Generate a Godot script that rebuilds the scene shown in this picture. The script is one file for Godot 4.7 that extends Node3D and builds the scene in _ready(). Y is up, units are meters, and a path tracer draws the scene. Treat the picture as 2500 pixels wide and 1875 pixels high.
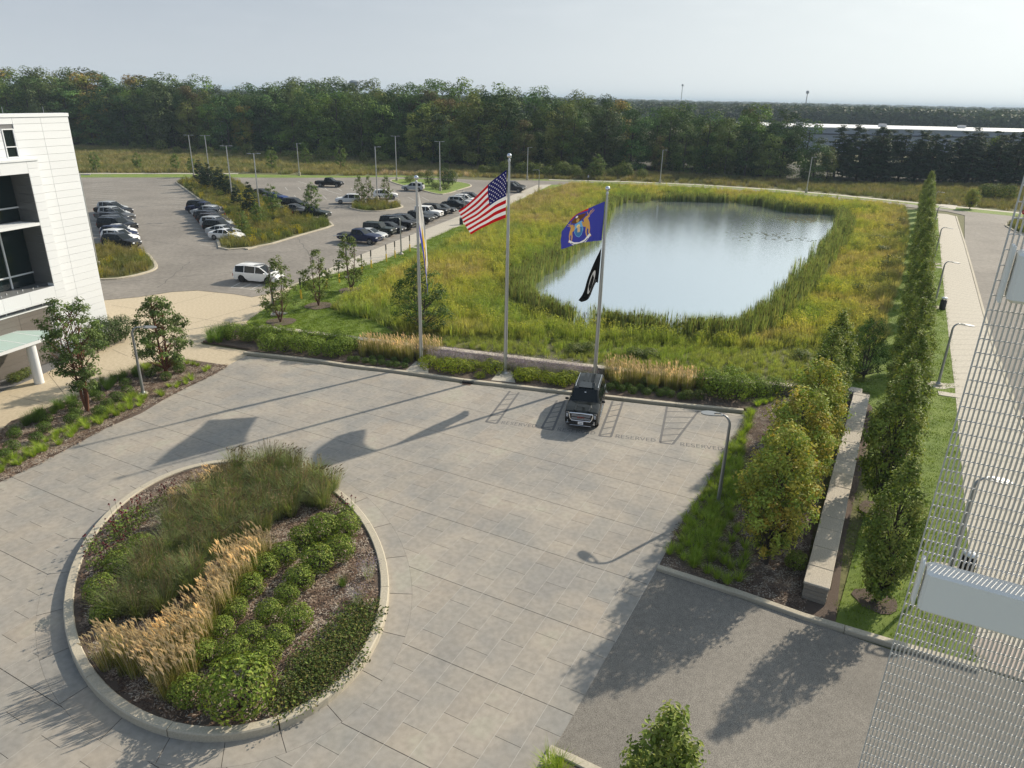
extends Node3D
# A corporate campus seen from an upper floor: plaza, flag poles, pond, car park, woods.
# x to the right, z towards the viewer, y up, metres.

var rng := RandomNumberGenerator.new()
var M := {}
var used := {}
var P := {}

func _ready() -> void:
	rng.seed = 7
	setup_view()
	make_materials()
	build_ground()
	build_plaza()
	build_parking()
	build_pond()
	make_plants()
	build_walls()
	build_left_building()
	build_screen()
	build_woods()
	build_beds()
	build_meadow()
	build_trees()
	build_vehicles()
	build_lamps()
	build_flags()
	build_small()

func setup_view() -> void:
	var cam := Camera3D.new()
	cam.name = "camera"
	cam.fov = 56.84
	cam.near = 0.2
	cam.far = 12000.0
	var pitch := deg_to_rad(21.9)
	var fwd := Vector3(0, -sin(pitch), -cos(pitch))
	var up := Vector3.RIGHT.cross(fwd)
	var roll := 0.0237
	var right := Vector3.RIGHT * cos(roll) + up * sin(roll)
	cam.transform = Transform3D(Basis(right, right.cross(fwd), -fwd), Vector3(0, 18.5, 0))
	add_child(cam)
	cam.current = true
	var sun := DirectionalLight3D.new()
	sun.name = "sun"
	var to_sun := sun_direction()
	sun.transform = Transform3D(Basis.looking_at(-to_sun, Vector3.UP), to_sun * 100.0)
	sun.light_energy = 1.6
	sun.light_color = Color(1.0, 0.95, 0.87)
	sun.light_angular_distance = 0.6
	sun.shadow_enabled = true
	add_child(sun)
	var w := 1024
	var h := 512
	var img := Image.create(w, h, false, Image.FORMAT_RGBF)
	var wisps := FastNoiseLite.new()
	wisps.seed = 4
	wisps.frequency = 1.6
	wisps.fractal_octaves = 4
	for y in h:
		var el := PI / 2 - (y + 0.5) / h * PI
		var low := pow(clampf(1.0 - sin(maxf(el, 0.0)), 0.0, 1.0), 4.0)
		for x in w:
			var az := ((x + 0.5) / w) * TAU
			var d := Vector3(cos(el) * sin(az), sin(el), -cos(el) * cos(az))
			var c := Vector3(0.20, 0.27, 0.38).lerp(Vector3(0.535, 0.575, 0.605), low)
			var near := maxf(d.dot(to_sun), 0.0)
			c += Vector3(0.62, 0.62, 0.52) * pow(near, 3.0) + Vector3(0.9, 0.85, 0.72) * pow(near, 24.0)
			if el > 0.0:
				var f := wisps.get_noise_2d(d.x / (d.y + 0.12) * 0.7, d.z / (d.y + 0.12) * 2.6)
				c += Vector3(0.06, 0.055, 0.05) * clampf(f * 1.6, 0.0, 1.0) * smoothstep(0.0, 0.2, el)
			img.set_pixel(x, y, Color(c.x, c.y, c.z))
	var sky_mat := PanoramaSkyMaterial.new()
	sky_mat.panorama = ImageTexture.create_from_image(img)
	var env := Environment.new()
	env.background_mode = Environment.BG_SKY
	env.sky = Sky.new()
	env.sky.sky_material = sky_mat
	env.tonemap_mode = Environment.TONE_MAPPER_LINEAR
	env.tonemap_exposure = 1.17
	env.fog_enabled = true
	env.fog_density = 0.0002
	env.fog_light_color = Color(0.80, 0.88, 0.95)
	env.sdfgi_enabled = true
	env.ssao_enabled = true
	env.ssil_enabled = true
	var we := WorldEnvironment.new()
	we.name = "environment"
	we.environment = env
	add_child(we)

func sun_direction() -> Vector3:
	var az := deg_to_rad(50.4)
	var el := deg_to_rad(30.8)
	return Vector3(sin(az) * cos(el), sin(el), -cos(az) * cos(el))

# ---------------------------------------------------------------- helpers

class MB:
	var v := PackedVector3Array()
	var c := PackedColorArray()
	var uv := PackedVector2Array()
	var i := PackedInt32Array()
	var col := Color.WHITE
	func p(a: Vector3) -> int:
		v.append(a)
		c.append(col)
		return v.size() - 1
	func tri(a: Vector3, b: Vector3, d: Vector3) -> void:
		var k := v.size()
		v.append(a); v.append(b); v.append(d)
		c.append(col); c.append(col); c.append(col)
		i.append(k); i.append(k + 1); i.append(k + 2)
	func quad(a: Vector3, b: Vector3, d: Vector3, e: Vector3) -> void:
		var k := v.size()
		v.append(a); v.append(b); v.append(d); v.append(e)
		c.append(col); c.append(col); c.append(col); c.append(col)
		i.append(k); i.append(k + 1); i.append(k + 2)
		i.append(k); i.append(k + 2); i.append(k + 3)
	func box(at: Vector3, size: Vector3, b := Basis.IDENTITY) -> void:
		var x := b.x * size.x * 0.5
		var y := b.y * size.y * 0.5
		var z := b.z * size.z * 0.5
		quad(at - x + y + z, at - x + y - z, at + x + y - z, at + x + y + z)
		quad(at - x - y - z, at - x - y + z, at + x - y + z, at + x - y - z)
		quad(at - x - y + z, at - x + y + z, at + x + y + z, at + x - y + z)
		quad(at + x - y - z, at + x + y - z, at - x + y - z, at - x - y - z)
		quad(at + x - y + z, at + x + y + z, at + x + y - z, at + x - y - z)
		quad(at - x - y - z, at - x + y - z, at - x + y + z, at - x - y + z)
	# box with its edges cut back by ch
	func cbox(at: Vector3, size: Vector3, ch: float, b := Basis.IDENTITY) -> void:
		var s := size * 0.5
		var rings := [[-s.y, ch], [-s.y + ch, 0.0], [s.y - ch, 0.0], [s.y, ch]]
		var loops := []
		for r in rings:
			var q: float = r[1]
			var a := s.x - q
			var d := s.z - q
			var o := ch
			loops.append([Vector2(a, d - o), Vector2(a - o, d), Vector2(-a + o, d), Vector2(-a, d - o), Vector2(-a, -d + o), Vector2(-a + o, -d), Vector2(a - o, -d), Vector2(a, -d + o)])
		for k in 3:
			for j in 8:
				var u: Vector2 = loops[k][j]
				var w: Vector2 = loops[k][(j + 1) % 8]
				var u2: Vector2 = loops[k + 1][j]
				var w2: Vector2 = loops[k + 1][(j + 1) % 8]
				var y0: float = rings[k][0]
				var y1: float = rings[k + 1][0]
				quad(at + b * Vector3(u.x, y0, u.y), at + b * Vector3(u2.x, y1, u2.y), at + b * Vector3(w2.x, y1, w2.y), at + b * Vector3(w.x, y0, w.y))
		for e in [[0, false], [3, true]]:
			var y: float = rings[e[0]][0]
			for j in range(1, 7):
				var t0: Vector2 = loops[e[0]][0]
				var t1: Vector2 = loops[e[0]][j]
				var t2: Vector2 = loops[e[0]][j + 1]
				if e[1]:
					tri(at + b * Vector3(t0.x, y, t0.y), at + b * Vector3(t2.x, y, t2.y), at + b * Vector3(t1.x, y, t1.y))
				else:
					tri(at + b * Vector3(t0.x, y, t0.y), at + b * Vector3(t1.x, y, t1.y), at + b * Vector3(t2.x, y, t2.y))
	func tube(pts: Array, radii: Array, sides := 8, caps := true, flat := 1.0) -> void:
		var first := v.size()
		var side := Vector3.ZERO
		for k in pts.size():
			var d: Vector3 = (pts[mini(k + 1, pts.size() - 1)] - pts[maxi(k - 1, 0)]).normalized()
			if side == Vector3.ZERO:
				side = d.cross(Vector3.FORWARD if absf(d.z) < 0.9 else Vector3.RIGHT).normalized()
			side = (side - d * side.dot(d)).normalized()
			var other := d.cross(side)
			for s in sides:
				var a := TAU * s / sides
				p(pts[k] + (side * cos(a) * flat + other * sin(a)) * radii[k])
		for k in pts.size() - 1:
			for s in sides:
				var a := first + k * sides + s
				var b := first + k * sides + (s + 1) % sides
				i.append(a); i.append(b); i.append(b + sides)
				i.append(a); i.append(b + sides); i.append(a + sides)
		if caps:
			for e in [0, pts.size() - 1]:
				var m := p(pts[e])
				for s in sides:
					var a := first + int(e) * sides + s
					var b := first + int(e) * sides + (s + 1) % sides
					if e == 0:
						i.append(m); i.append(b); i.append(a)
					else:
						i.append(m); i.append(a); i.append(b)
	func lathe(at: Vector3, prof: Array, sides := 16, b := Basis.IDENTITY) -> void:
		var first := v.size()
		for q in prof:
			for s in sides:
				var a := TAU * s / sides
				p(at + b * Vector3(cos(a) * q.x, q.y, sin(a) * q.x))
		for k in prof.size() - 1:
			for s in sides:
				var a := first + k * sides + s
				var d := first + k * sides + (s + 1) % sides
				i.append(a); i.append(a + sides); i.append(d + sides)
				i.append(a); i.append(d + sides); i.append(d)
	# flat-topped solid over a polygon in x and z
	func prism(poly: PackedVector2Array, y0: float, y1: float, sides := true) -> void:
		var q := poly
		if Geometry2D.is_polygon_clockwise(q):
			q = q.duplicate()
			q.reverse()
		var t := Geometry2D.triangulate_polygon(q)
		var first := v.size()
		for a in q:
			p(Vector3(a.x, y1, a.y))
		for k in range(0, t.size(), 3):
			var a := q[t[k]]
			var b := q[t[k + 1]]
			var d := q[t[k + 2]]
			var up := (b - a).cross(d - a) > 0.0
			i.append(first + t[k])
			i.append(first + (t[k + 1] if up else t[k + 2]))
			i.append(first + (t[k + 2] if up else t[k + 1]))
		if sides:
			for k in q.size():
				var a := q[k]
				var b := q[(k + 1) % q.size()]
				quad(Vector3(a.x, y0, a.y), Vector3(a.x, y1, a.y), Vector3(b.x, y1, b.y), Vector3(b.x, y0, b.y))
	# sweep a section of (outwards, up) pairs along a line of points in x and z
	func sweep(path: PackedVector2Array, sec: Array, closed := false) -> void:
		var n := path.size()
		var rows := []
		for k in n:
			var a := path[(k - 1 + n) % n] if closed else path[maxi(k - 1, 0)]
			var b := path[(k + 1) % n] if closed else path[mini(k + 1, n - 1)]
			var d0 := (path[k] - a).normalized()
			var d1 := (b - path[k]).normalized()
			if d0 == Vector2.ZERO: d0 = d1
			if d1 == Vector2.ZERO: d1 = d0
			var m := (d0 + d1).normalized()
			var nn := Vector2(-m.y, m.x) / maxf(m.dot(d0), 0.4)
			var row := PackedVector3Array()
			for s in sec:
				row.append(Vector3(path[k].x + nn.x * s.x, s.y, path[k].y + nn.y * s.x))
			rows.append(row)
		for k in (n if closed else n - 1):
			var r0: PackedVector3Array = rows[k]
			var r1: PackedVector3Array = rows[(k + 1) % n]
			for j in sec.size() - 1:
				quad(r0[j], r1[j], r1[j + 1], r0[j + 1])
		if not closed:
			for e in [0, n - 1]:
				var r: PackedVector3Array = rows[e]
				for j in range(1, sec.size() - 1):
					tri(r[0], r[j], r[j + 1])
	func mesh(smooth := false) -> ArrayMesh:
		var a := []
		a.resize(Mesh.ARRAY_MAX)
		a[Mesh.ARRAY_VERTEX] = v
		a[Mesh.ARRAY_COLOR] = c
		a[Mesh.ARRAY_INDEX] = i
		if uv.size() == v.size():
			a[Mesh.ARRAY_TEX_UV] = uv
		if smooth:
			var n := PackedVector3Array()
			n.resize(v.size())
			for k in range(0, i.size(), 3):
				var f := (v[i[k + 2]] - v[i[k]]).cross(v[i[k + 1]] - v[i[k]])
				n[i[k]] += f
				n[i[k + 1]] += f
				n[i[k + 2]] += f
			for k in n.size():
				n[k] = n[k].normalized() if n[k].length_squared() > 0.0 else Vector3.UP
			a[Mesh.ARRAY_NORMAL] = n
		var m := ArrayMesh.new()
		m.add_surface_from_arrays(Mesh.PRIMITIVE_TRIANGLES, a)
		return m

func numbered(called: String) -> String:
	var k: int = used.get(called, -1) + 1
	used[called] = k
	return called if k == 0 else "%s_%03d" % [called, k]

func tag(o: Node, label: String, category: String, group := "", kind := "") -> Node:
	if label: o.set_meta("label", label)
	if category: o.set_meta("category", category)
	if group: o.set_meta("group", group)
	if kind: o.set_meta("kind", kind)
	return o

func base(called: String, at: Vector3, turn := 0.0) -> Node3D:
	var o := Node3D.new()
	o.name = numbered(called)
	o.position = at
	o.rotation.y = turn
	add_child(o)
	return o

func put(mesh: Mesh, called: String, mat: Material, parent: Node = null) -> MeshInstance3D:
	var o := MeshInstance3D.new()
	o.mesh = mesh
	o.material_override = mat
	o.cast_shadow = GeometryInstance3D.SHADOW_CASTING_SETTING_ON
	if parent == null:
		o.name = numbered(called)
		add_child(o)
	else:
		o.name = called
		parent.add_child(o, true)
	return o

func structure(mb: MB, called: String, mat: Material, smooth := false) -> MeshInstance3D:
	var o := put(mb.mesh(smooth), called, mat)
	o.set_meta("kind", "structure")
	return o

func copy(src: Node3D, at: Vector3, turn: float, scale := 1.0, label := "") -> Node3D:
	var o: Node3D = src.duplicate()
	o.name = numbered(String(src.name).trim_suffix(src.get_meta("suffix", "")))
	add_child(o)
	o.transform = Transform3D(Basis(Vector3.UP, turn).scaled(Vector3.ONE * scale), at)
	if label: o.set_meta("label", label)
	return o

func many(mesh: Mesh, mat: Material, spots: PackedFloat32Array, called: String, parent: Node = null) -> MultiMeshInstance3D:
	var mm := MultiMesh.new()
	mm.transform_format = MultiMesh.TRANSFORM_3D
	mm.use_colors = true
	mm.mesh = mesh
	mm.instance_count = spots.size() / 16
	mm.buffer = spots
	var o := MultiMeshInstance3D.new()
	o.multimesh = mm
	o.material_override = mat
	if parent == null:
		o.name = numbered(called)
		add_child(o)
	else:
		o.name = called
		parent.add_child(o, true)
	o.set_meta("kind", "stuff")
	return o

func spot(buf: PackedFloat32Array, at: Vector3, turn: float, s: float, sy: float, c: Color) -> void:
	var co := cos(turn) * s
	var si := sin(turn) * s
	buf.append(co); buf.append(0.0); buf.append(si); buf.append(at.x)
	buf.append(0.0); buf.append(sy); buf.append(0.0); buf.append(at.y)
	buf.append(-si); buf.append(0.0); buf.append(co); buf.append(at.z)
	buf.append(c.r); buf.append(c.g); buf.append(c.b); buf.append(1.0)

func rr(a: float, b: float) -> float:
	return rng.randf_range(a, b)

func v3(p: Vector2, y := 0.0) -> Vector3:
	return Vector3(p.x, y, p.y)

func poly(a: Array) -> PackedVector2Array:
	return PackedVector2Array(a)

# a smooth closed outline through the given points
func rounded(a: Array, steps := 6) -> PackedVector2Array:
	var out := PackedVector2Array()
	var n := a.size()
	for k in n:
		for s in steps:
			out.append((a[k] as Vector2).cubic_interpolate(a[(k + 1) % n], a[(k - 1 + n) % n], a[(k + 2) % n], float(s) / steps))
	return out

func ordinal(k: int) -> String:
	var w := ["first", "second", "third", "fourth", "fifth", "sixth", "seventh", "eighth", "ninth", "tenth", "eleventh", "twelfth", "thirteenth", "fourteenth", "fifteenth", "sixteenth", "seventeenth", "eighteenth", "nineteenth", "twentieth", "twenty-first", "twenty-second", "twenty-third", "twenty-fourth", "twenty-fifth", "twenty-sixth", "twenty-seventh", "twenty-eighth", "twenty-ninth", "thirtieth"]
	return w[mini(k, w.size() - 1)]

# ---------------------------------------------------------------- materials

func lin(r: float, g: float, b: float) -> Color:
	return Color(r, g, b)

func mat(c: Color, rough := 0.8, metal := 0.0, vertex := true) -> StandardMaterial3D:
	var m := StandardMaterial3D.new()
	m.albedo_color = c.linear_to_srgb()
	m.roughness = rough
	m.metallic = metal
	m.vertex_color_use_as_albedo = vertex
	m.cull_mode = BaseMaterial3D.CULL_DISABLED
	return m

func noise_image(seed_: int, freq: float, size: int, octaves := 4) -> Image:
	var n := FastNoiseLite.new()
	n.seed = seed_
	n.frequency = freq
	n.fractal_octaves = octaves
	return n.get_seamless_image(size, size)

# world-mapped colour texture: two noises mixed into a ramp around one
func tint_texture(seed_: int, f1: float, f2: float, share: float, lo: Color, hi: Color, size := 512) -> ImageTexture:
	var a := noise_image(seed_, f1, size)
	var b := noise_image(seed_ + 1, f2, size, 2)
	var out := Image.create(size, size, false, Image.FORMAT_RGB8)
	for y in size:
		for x in size:
			var t := a.get_pixel(x, y).r * (1.0 - share) + b.get_pixel(x, y).r * share
			t = clampf((t - 0.5) * 1.8 + 0.5, 0.0, 1.0)
			out.set_pixel(x, y, lo.lerp(hi, t).linear_to_srgb())
	return ImageTexture.create_from_image(out)

func surface(lo: Color, hi: Color, seed_: int, metres: float, f1: float, f2: float, share: float, rough := 0.85) -> StandardMaterial3D:
	var m := mat(Color.WHITE, rough)
	m.albedo_texture = tint_texture(seed_, f1, f2, share, lo, hi)
	m.uv1_triplanar = true
	m.uv1_world_triplanar = true
	m.uv1_scale = Vector3.ONE / metres
	return m

func add_patches(m: StandardMaterial3D, seed_: int, metres: float, freq: float, lo: Color, hi: Color) -> void:
	m.detail_enabled = true
	m.detail_blend_mode = BaseMaterial3D.BLEND_MODE_MUL
	m.detail_uv_layer = BaseMaterial3D.DETAIL_UV_2
	m.detail_albedo = tint_texture(seed_, freq, freq * 5.0, 0.25, lo, hi, 256)
	m.uv2_triplanar = true
	m.uv2_world_triplanar = true
	m.uv2_scale = Vector3.ONE / metres

func relief(m: StandardMaterial3D, seed_: int, freq: float, cm: float) -> void:
	m.heightmap_enabled = true
	m.heightmap_texture = ImageTexture.create_from_image(noise_image(seed_, freq, 512, 3))
	m.heightmap_scale = cm

func leafy(light := 0.55, rough := 0.6) -> StandardMaterial3D:
	var m := mat(Color.WHITE, rough)
	m.backlight_enabled = true
	m.backlight = Color(light, light, light * 0.72)
	m.metallic_specular = 0.35
	return m

func make_materials() -> void:
	M.concrete = surface(lin(0.30, 0.28, 0.248), lin(0.37, 0.345, 0.308), 11, 3.5, 0.02, 0.2, 0.3)
	add_patches(M.concrete, 13, 19.0, 0.012, lin(0.74, 0.76, 0.78), lin(1.05, 1.0, 0.93))
	relief(M.concrete, 15, 0.2, 0.12)
	M.joint = mat(lin(0.07, 0.06, 0.05), 0.95)
	M.white_joint = mat(lin(0.5, 0.48, 0.45), 0.9)
	M.dark_stain = mat(lin(0.125, 0.122, 0.12), 0.85)
	M.tan_concrete = surface(lin(0.42, 0.35, 0.245), lin(0.52, 0.44, 0.315), 17, 3.0, 0.02, 0.2, 0.35)
	M.pale_concrete = surface(lin(0.40, 0.365, 0.30), lin(0.52, 0.48, 0.40), 19, 3.0, 0.02, 0.2, 0.35)
	M.kerb = surface(lin(0.38, 0.34, 0.26), lin(0.52, 0.47, 0.37), 21, 1.6, 0.03, 0.25, 0.4)
	M.asphalt = surface(lin(0.085, 0.077, 0.066), lin(0.36, 0.333, 0.288), 23, 8.0, 0.05, 0.42, 0.85, 0.9)
	add_patches(M.asphalt, 25, 30.0, 0.012, lin(0.8, 0.8, 0.8), lin(1.0, 1.0, 1.0))
	relief(M.asphalt, 27, 0.35, 0.3)
	M.lot = surface(lin(0.18, 0.162, 0.14), lin(0.31, 0.283, 0.245), 29, 10.0, 0.03, 0.3, 0.6, 0.9)
	add_patches(M.lot, 31, 45.0, 0.015, lin(0.78, 0.78, 0.78), lin(1.0, 1.0, 1.0))
	M.tar = mat(lin(0.05, 0.048, 0.045), 0.7)
	M.paint = mat(lin(0.5, 0.49, 0.45), 0.8)
	M.mulch = surface(lin(0.045, 0.028, 0.02), lin(0.21, 0.16, 0.125), 33, 0.9, 0.06, 0.3, 0.65, 0.95)
	relief(M.mulch, 35, 0.14, 2.0)
	M.soil = surface(lin(0.07, 0.075, 0.025), lin(0.17, 0.165, 0.06), 37, 6.0, 0.03, 0.2, 0.4, 0.95)
	M.lawn = surface(lin(0.095, 0.155, 0.014), lin(0.27, 0.34, 0.055), 39, 1.3, 0.05, 0.3, 0.65, 0.9)
	add_patches(M.lawn, 41, 14.0, 0.02, lin(0.72, 0.8, 0.7), lin(1.0, 1.0, 1.0))
	relief(M.lawn, 43, 0.25, 2.5)
	M.stone = surface(lin(0.38, 0.33, 0.26), lin(0.58, 0.53, 0.44), 45, 1.2, 0.03, 0.2, 0.35)
	relief(M.stone, 47, 0.08, 1.5)
	M.rubble = surface(lin(0.19, 0.165, 0.13), lin(0.36, 0.32, 0.26), 49, 0.8, 0.03, 0.2, 0.4)
	relief(M.rubble, 51, 0.06, 1.5)
	M.gravel = surface(lin(0.05, 0.05, 0.05), lin(0.25, 0.25, 0.26), 53, 0.6, 0.08, 0.3, 0.6, 0.9)
	M.leaf = leafy(0.8)
	M.grass = leafy(0.95, 0.7)
	M.straw = leafy(0.9, 0.7)
	M.straw.backlight = Color(0.9, 0.86, 0.75)
	M.wood_tints = []
	for q in [[1.0, 1.0, 1.0], [1.3, 1.3, 1.1], [0.72, 0.78, 0.85], [1.75, 1.6, 1.0], [1.1, 1.25, 1.1], [1.35, 1.2, 0.9]]:
		var wm := leafy(0.45, 0.7)
		wm.albedo_color = Color(q[0] * 0.52, q[1] * 0.52, q[2] * 0.52).linear_to_srgb()
		M.wood_tints.append(wm)
	M.forest_floor = mat(lin(0.035, 0.035, 0.018), 0.95)
	M.bark = mat(Color.WHITE, 0.95)
	M.wood_leaf = leafy(0.75, 0.7)
	M.steel = mat(lin(0.62, 0.63, 0.64), 0.32, 0.9)
	M.grey_metal = mat(lin(0.30, 0.31, 0.315), 0.42, 0.55)
	M.white_metal = mat(lin(0.72, 0.74, 0.75), 0.35)
	M.white_panel = mat(lin(0.70, 0.725, 0.75), 0.5)
	M.dark_panel = mat(lin(0.145, 0.13, 0.115), 0.55)
	M.seam = mat(lin(0.16, 0.16, 0.165), 0.8)
	M.glass = mat(lin(0.012, 0.022, 0.024), 0.04)
	M.glass.metallic_specular = 0.5
	M.car_glass = mat(lin(0.006, 0.009, 0.01), 0.03)
	M.car_glass.metallic_specular = 0.4
	M.plain = mat(Color.WHITE, 0.6)
	M.rubber = mat(lin(0.015, 0.015, 0.016), 0.85)
	M.black = mat(lin(0.012, 0.012, 0.013), 0.5)
	M.chrome = mat(lin(0.75, 0.76, 0.78), 0.12, 1.0)
	M.yellow = mat(lin(0.68, 0.46, 0.035), 0.5)
	M.cloth = leafy(0.45, 0.75)
	M.grille = mat(lin(0.52, 0.525, 0.52), 0.5, 0.15)
	M.white_beam = mat(lin(0.84, 0.84, 0.80), 0.8)
	M.pole = mat(lin(0.55, 0.56, 0.57), 0.3, 0.7)
	M.rim = mat(lin(0.4, 0.41, 0.42), 0.3, 0.8)
	M.lamp = mat(lin(0.75, 0.77, 0.8), 0.12)
	M.red = mat(lin(0.28, 0.012, 0.012), 0.2)
	M.red_letter = mat(lin(0.3, 0.03, 0.03), 0.4)
	M.drain = mat(lin(0.14, 0.07, 0.035), 0.8)

# ---------------------------------------------------------------- ground and paving

const WATER := -0.7
var pond := PackedVector2Array()
var island := PackedVector2Array()
var rows := {}

func pond_distance(q: Vector2) -> float:
	var best := 1e9
	var n := pond.size()
	for k in n:
		var c := Geometry2D.get_closest_point_to_segment(q, pond[k], pond[(k + 1) % n])
		best = minf(best, q.distance_to(c))
	return -best if Geometry2D.is_point_in_polygon(q, pond) else best

func gy(x: float, z: float) -> float:
	if x < -15.0 or x > 78.0 or z > -46.0 or z < -166.0:
		return -0.06
	var d := pond_distance(Vector2(x, z))
	if d >= 0.0:
		return -0.06 - 0.64 * smoothstep(10.0, 0.0, d)
	return -0.7 - 1.2 * smoothstep(0.0, 5.0, -d)

func build_ground() -> void:
	pond = rounded([Vector2(0.71, -75.38), Vector2(1.39, -68.93), Vector2(3.55, -65.05), Vector2(6.01, -62.72), Vector2(8.85, -61.53), Vector2(12.06, -60.68), Vector2(16.05, -60.05), Vector2(19.41, -60.31), Vector2(22.92, -63.63), Vector2(27.39, -70.34), Vector2(33.35, -80.64), Vector2(40.79, -94.02), Vector2(48.44, -108.04), Vector2(57.42, -126.37), Vector2(61.06, -137.02), Vector2(57.41, -139.36), Vector2(52.88, -141.66), Vector2(49.95, -149.62), Vector2(43.14, -152.64), Vector2(35.56, -153.48), Vector2(27.51, -152.05), Vector2(20.43, -145.92), Vector2(16.84, -136.44), Vector2(14.32, -122.56), Vector2(11.83, -109.85), Vector2(8.12, -97.89), Vector2(4.81, -88.11), Vector2(2.07, -80.89)], 3)
	var xs := []
	var zs := []
	for a in [-9000.0, -3500.0, -1500.0, -700.0, -400.0, -250.0, -150.0, -90.0, -50.0, -25.0]: xs.append(a)
	for k in 63: xs.append(-15.0 + k * 1.5)
	for a in [100.0, 150.0, 250.0, 400.0, 700.0, 1500.0, 3500.0, 9000.0]: xs.append(a)
	for a in [60.0, 20.0, -10.0, -30.0]: zs.append(a)
	for k in 81: zs.append(-46.0 - k * 1.5)
	for a in [-180.0, -220.0, -300.0, -450.0, -700.0, -1200.0, -2200.0, -4500.0, -9000.0]: zs.append(a)
	var b := MB.new()
	for z in zs:
		for x in xs:
			b.p(Vector3(x, gy(x, z) - 0.02, z))
	for k in zs.size() - 1:
		for j in xs.size() - 1:
			var a: int = k * xs.size() + j
			var d: int = a + xs.size()
			b.i.append_array([a, d, d + 1, a, d + 1, a + 1])
	structure(b, "ground", M.soil, true)

var e1 := Vector2(cos(deg_to_rad(27.3)), sin(deg_to_rad(27.3)))
var e2 := Vector2(sin(deg_to_rad(27.3)), -cos(deg_to_rad(27.3)))

func ellipse(grow: float, n := 72) -> PackedVector2Array:
	var out := PackedVector2Array()
	var la := Vector2(-0.4855, -0.8742)
	var sa := Vector2(-0.8742, 0.4855)
	for k in n:
		var a := TAU * k / n
		out.append(Vector2(-11.63, -24.83) + la * (9.2 + grow) * cos(a) + sa * (5.75 + grow) * sin(a))
	return out

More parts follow.
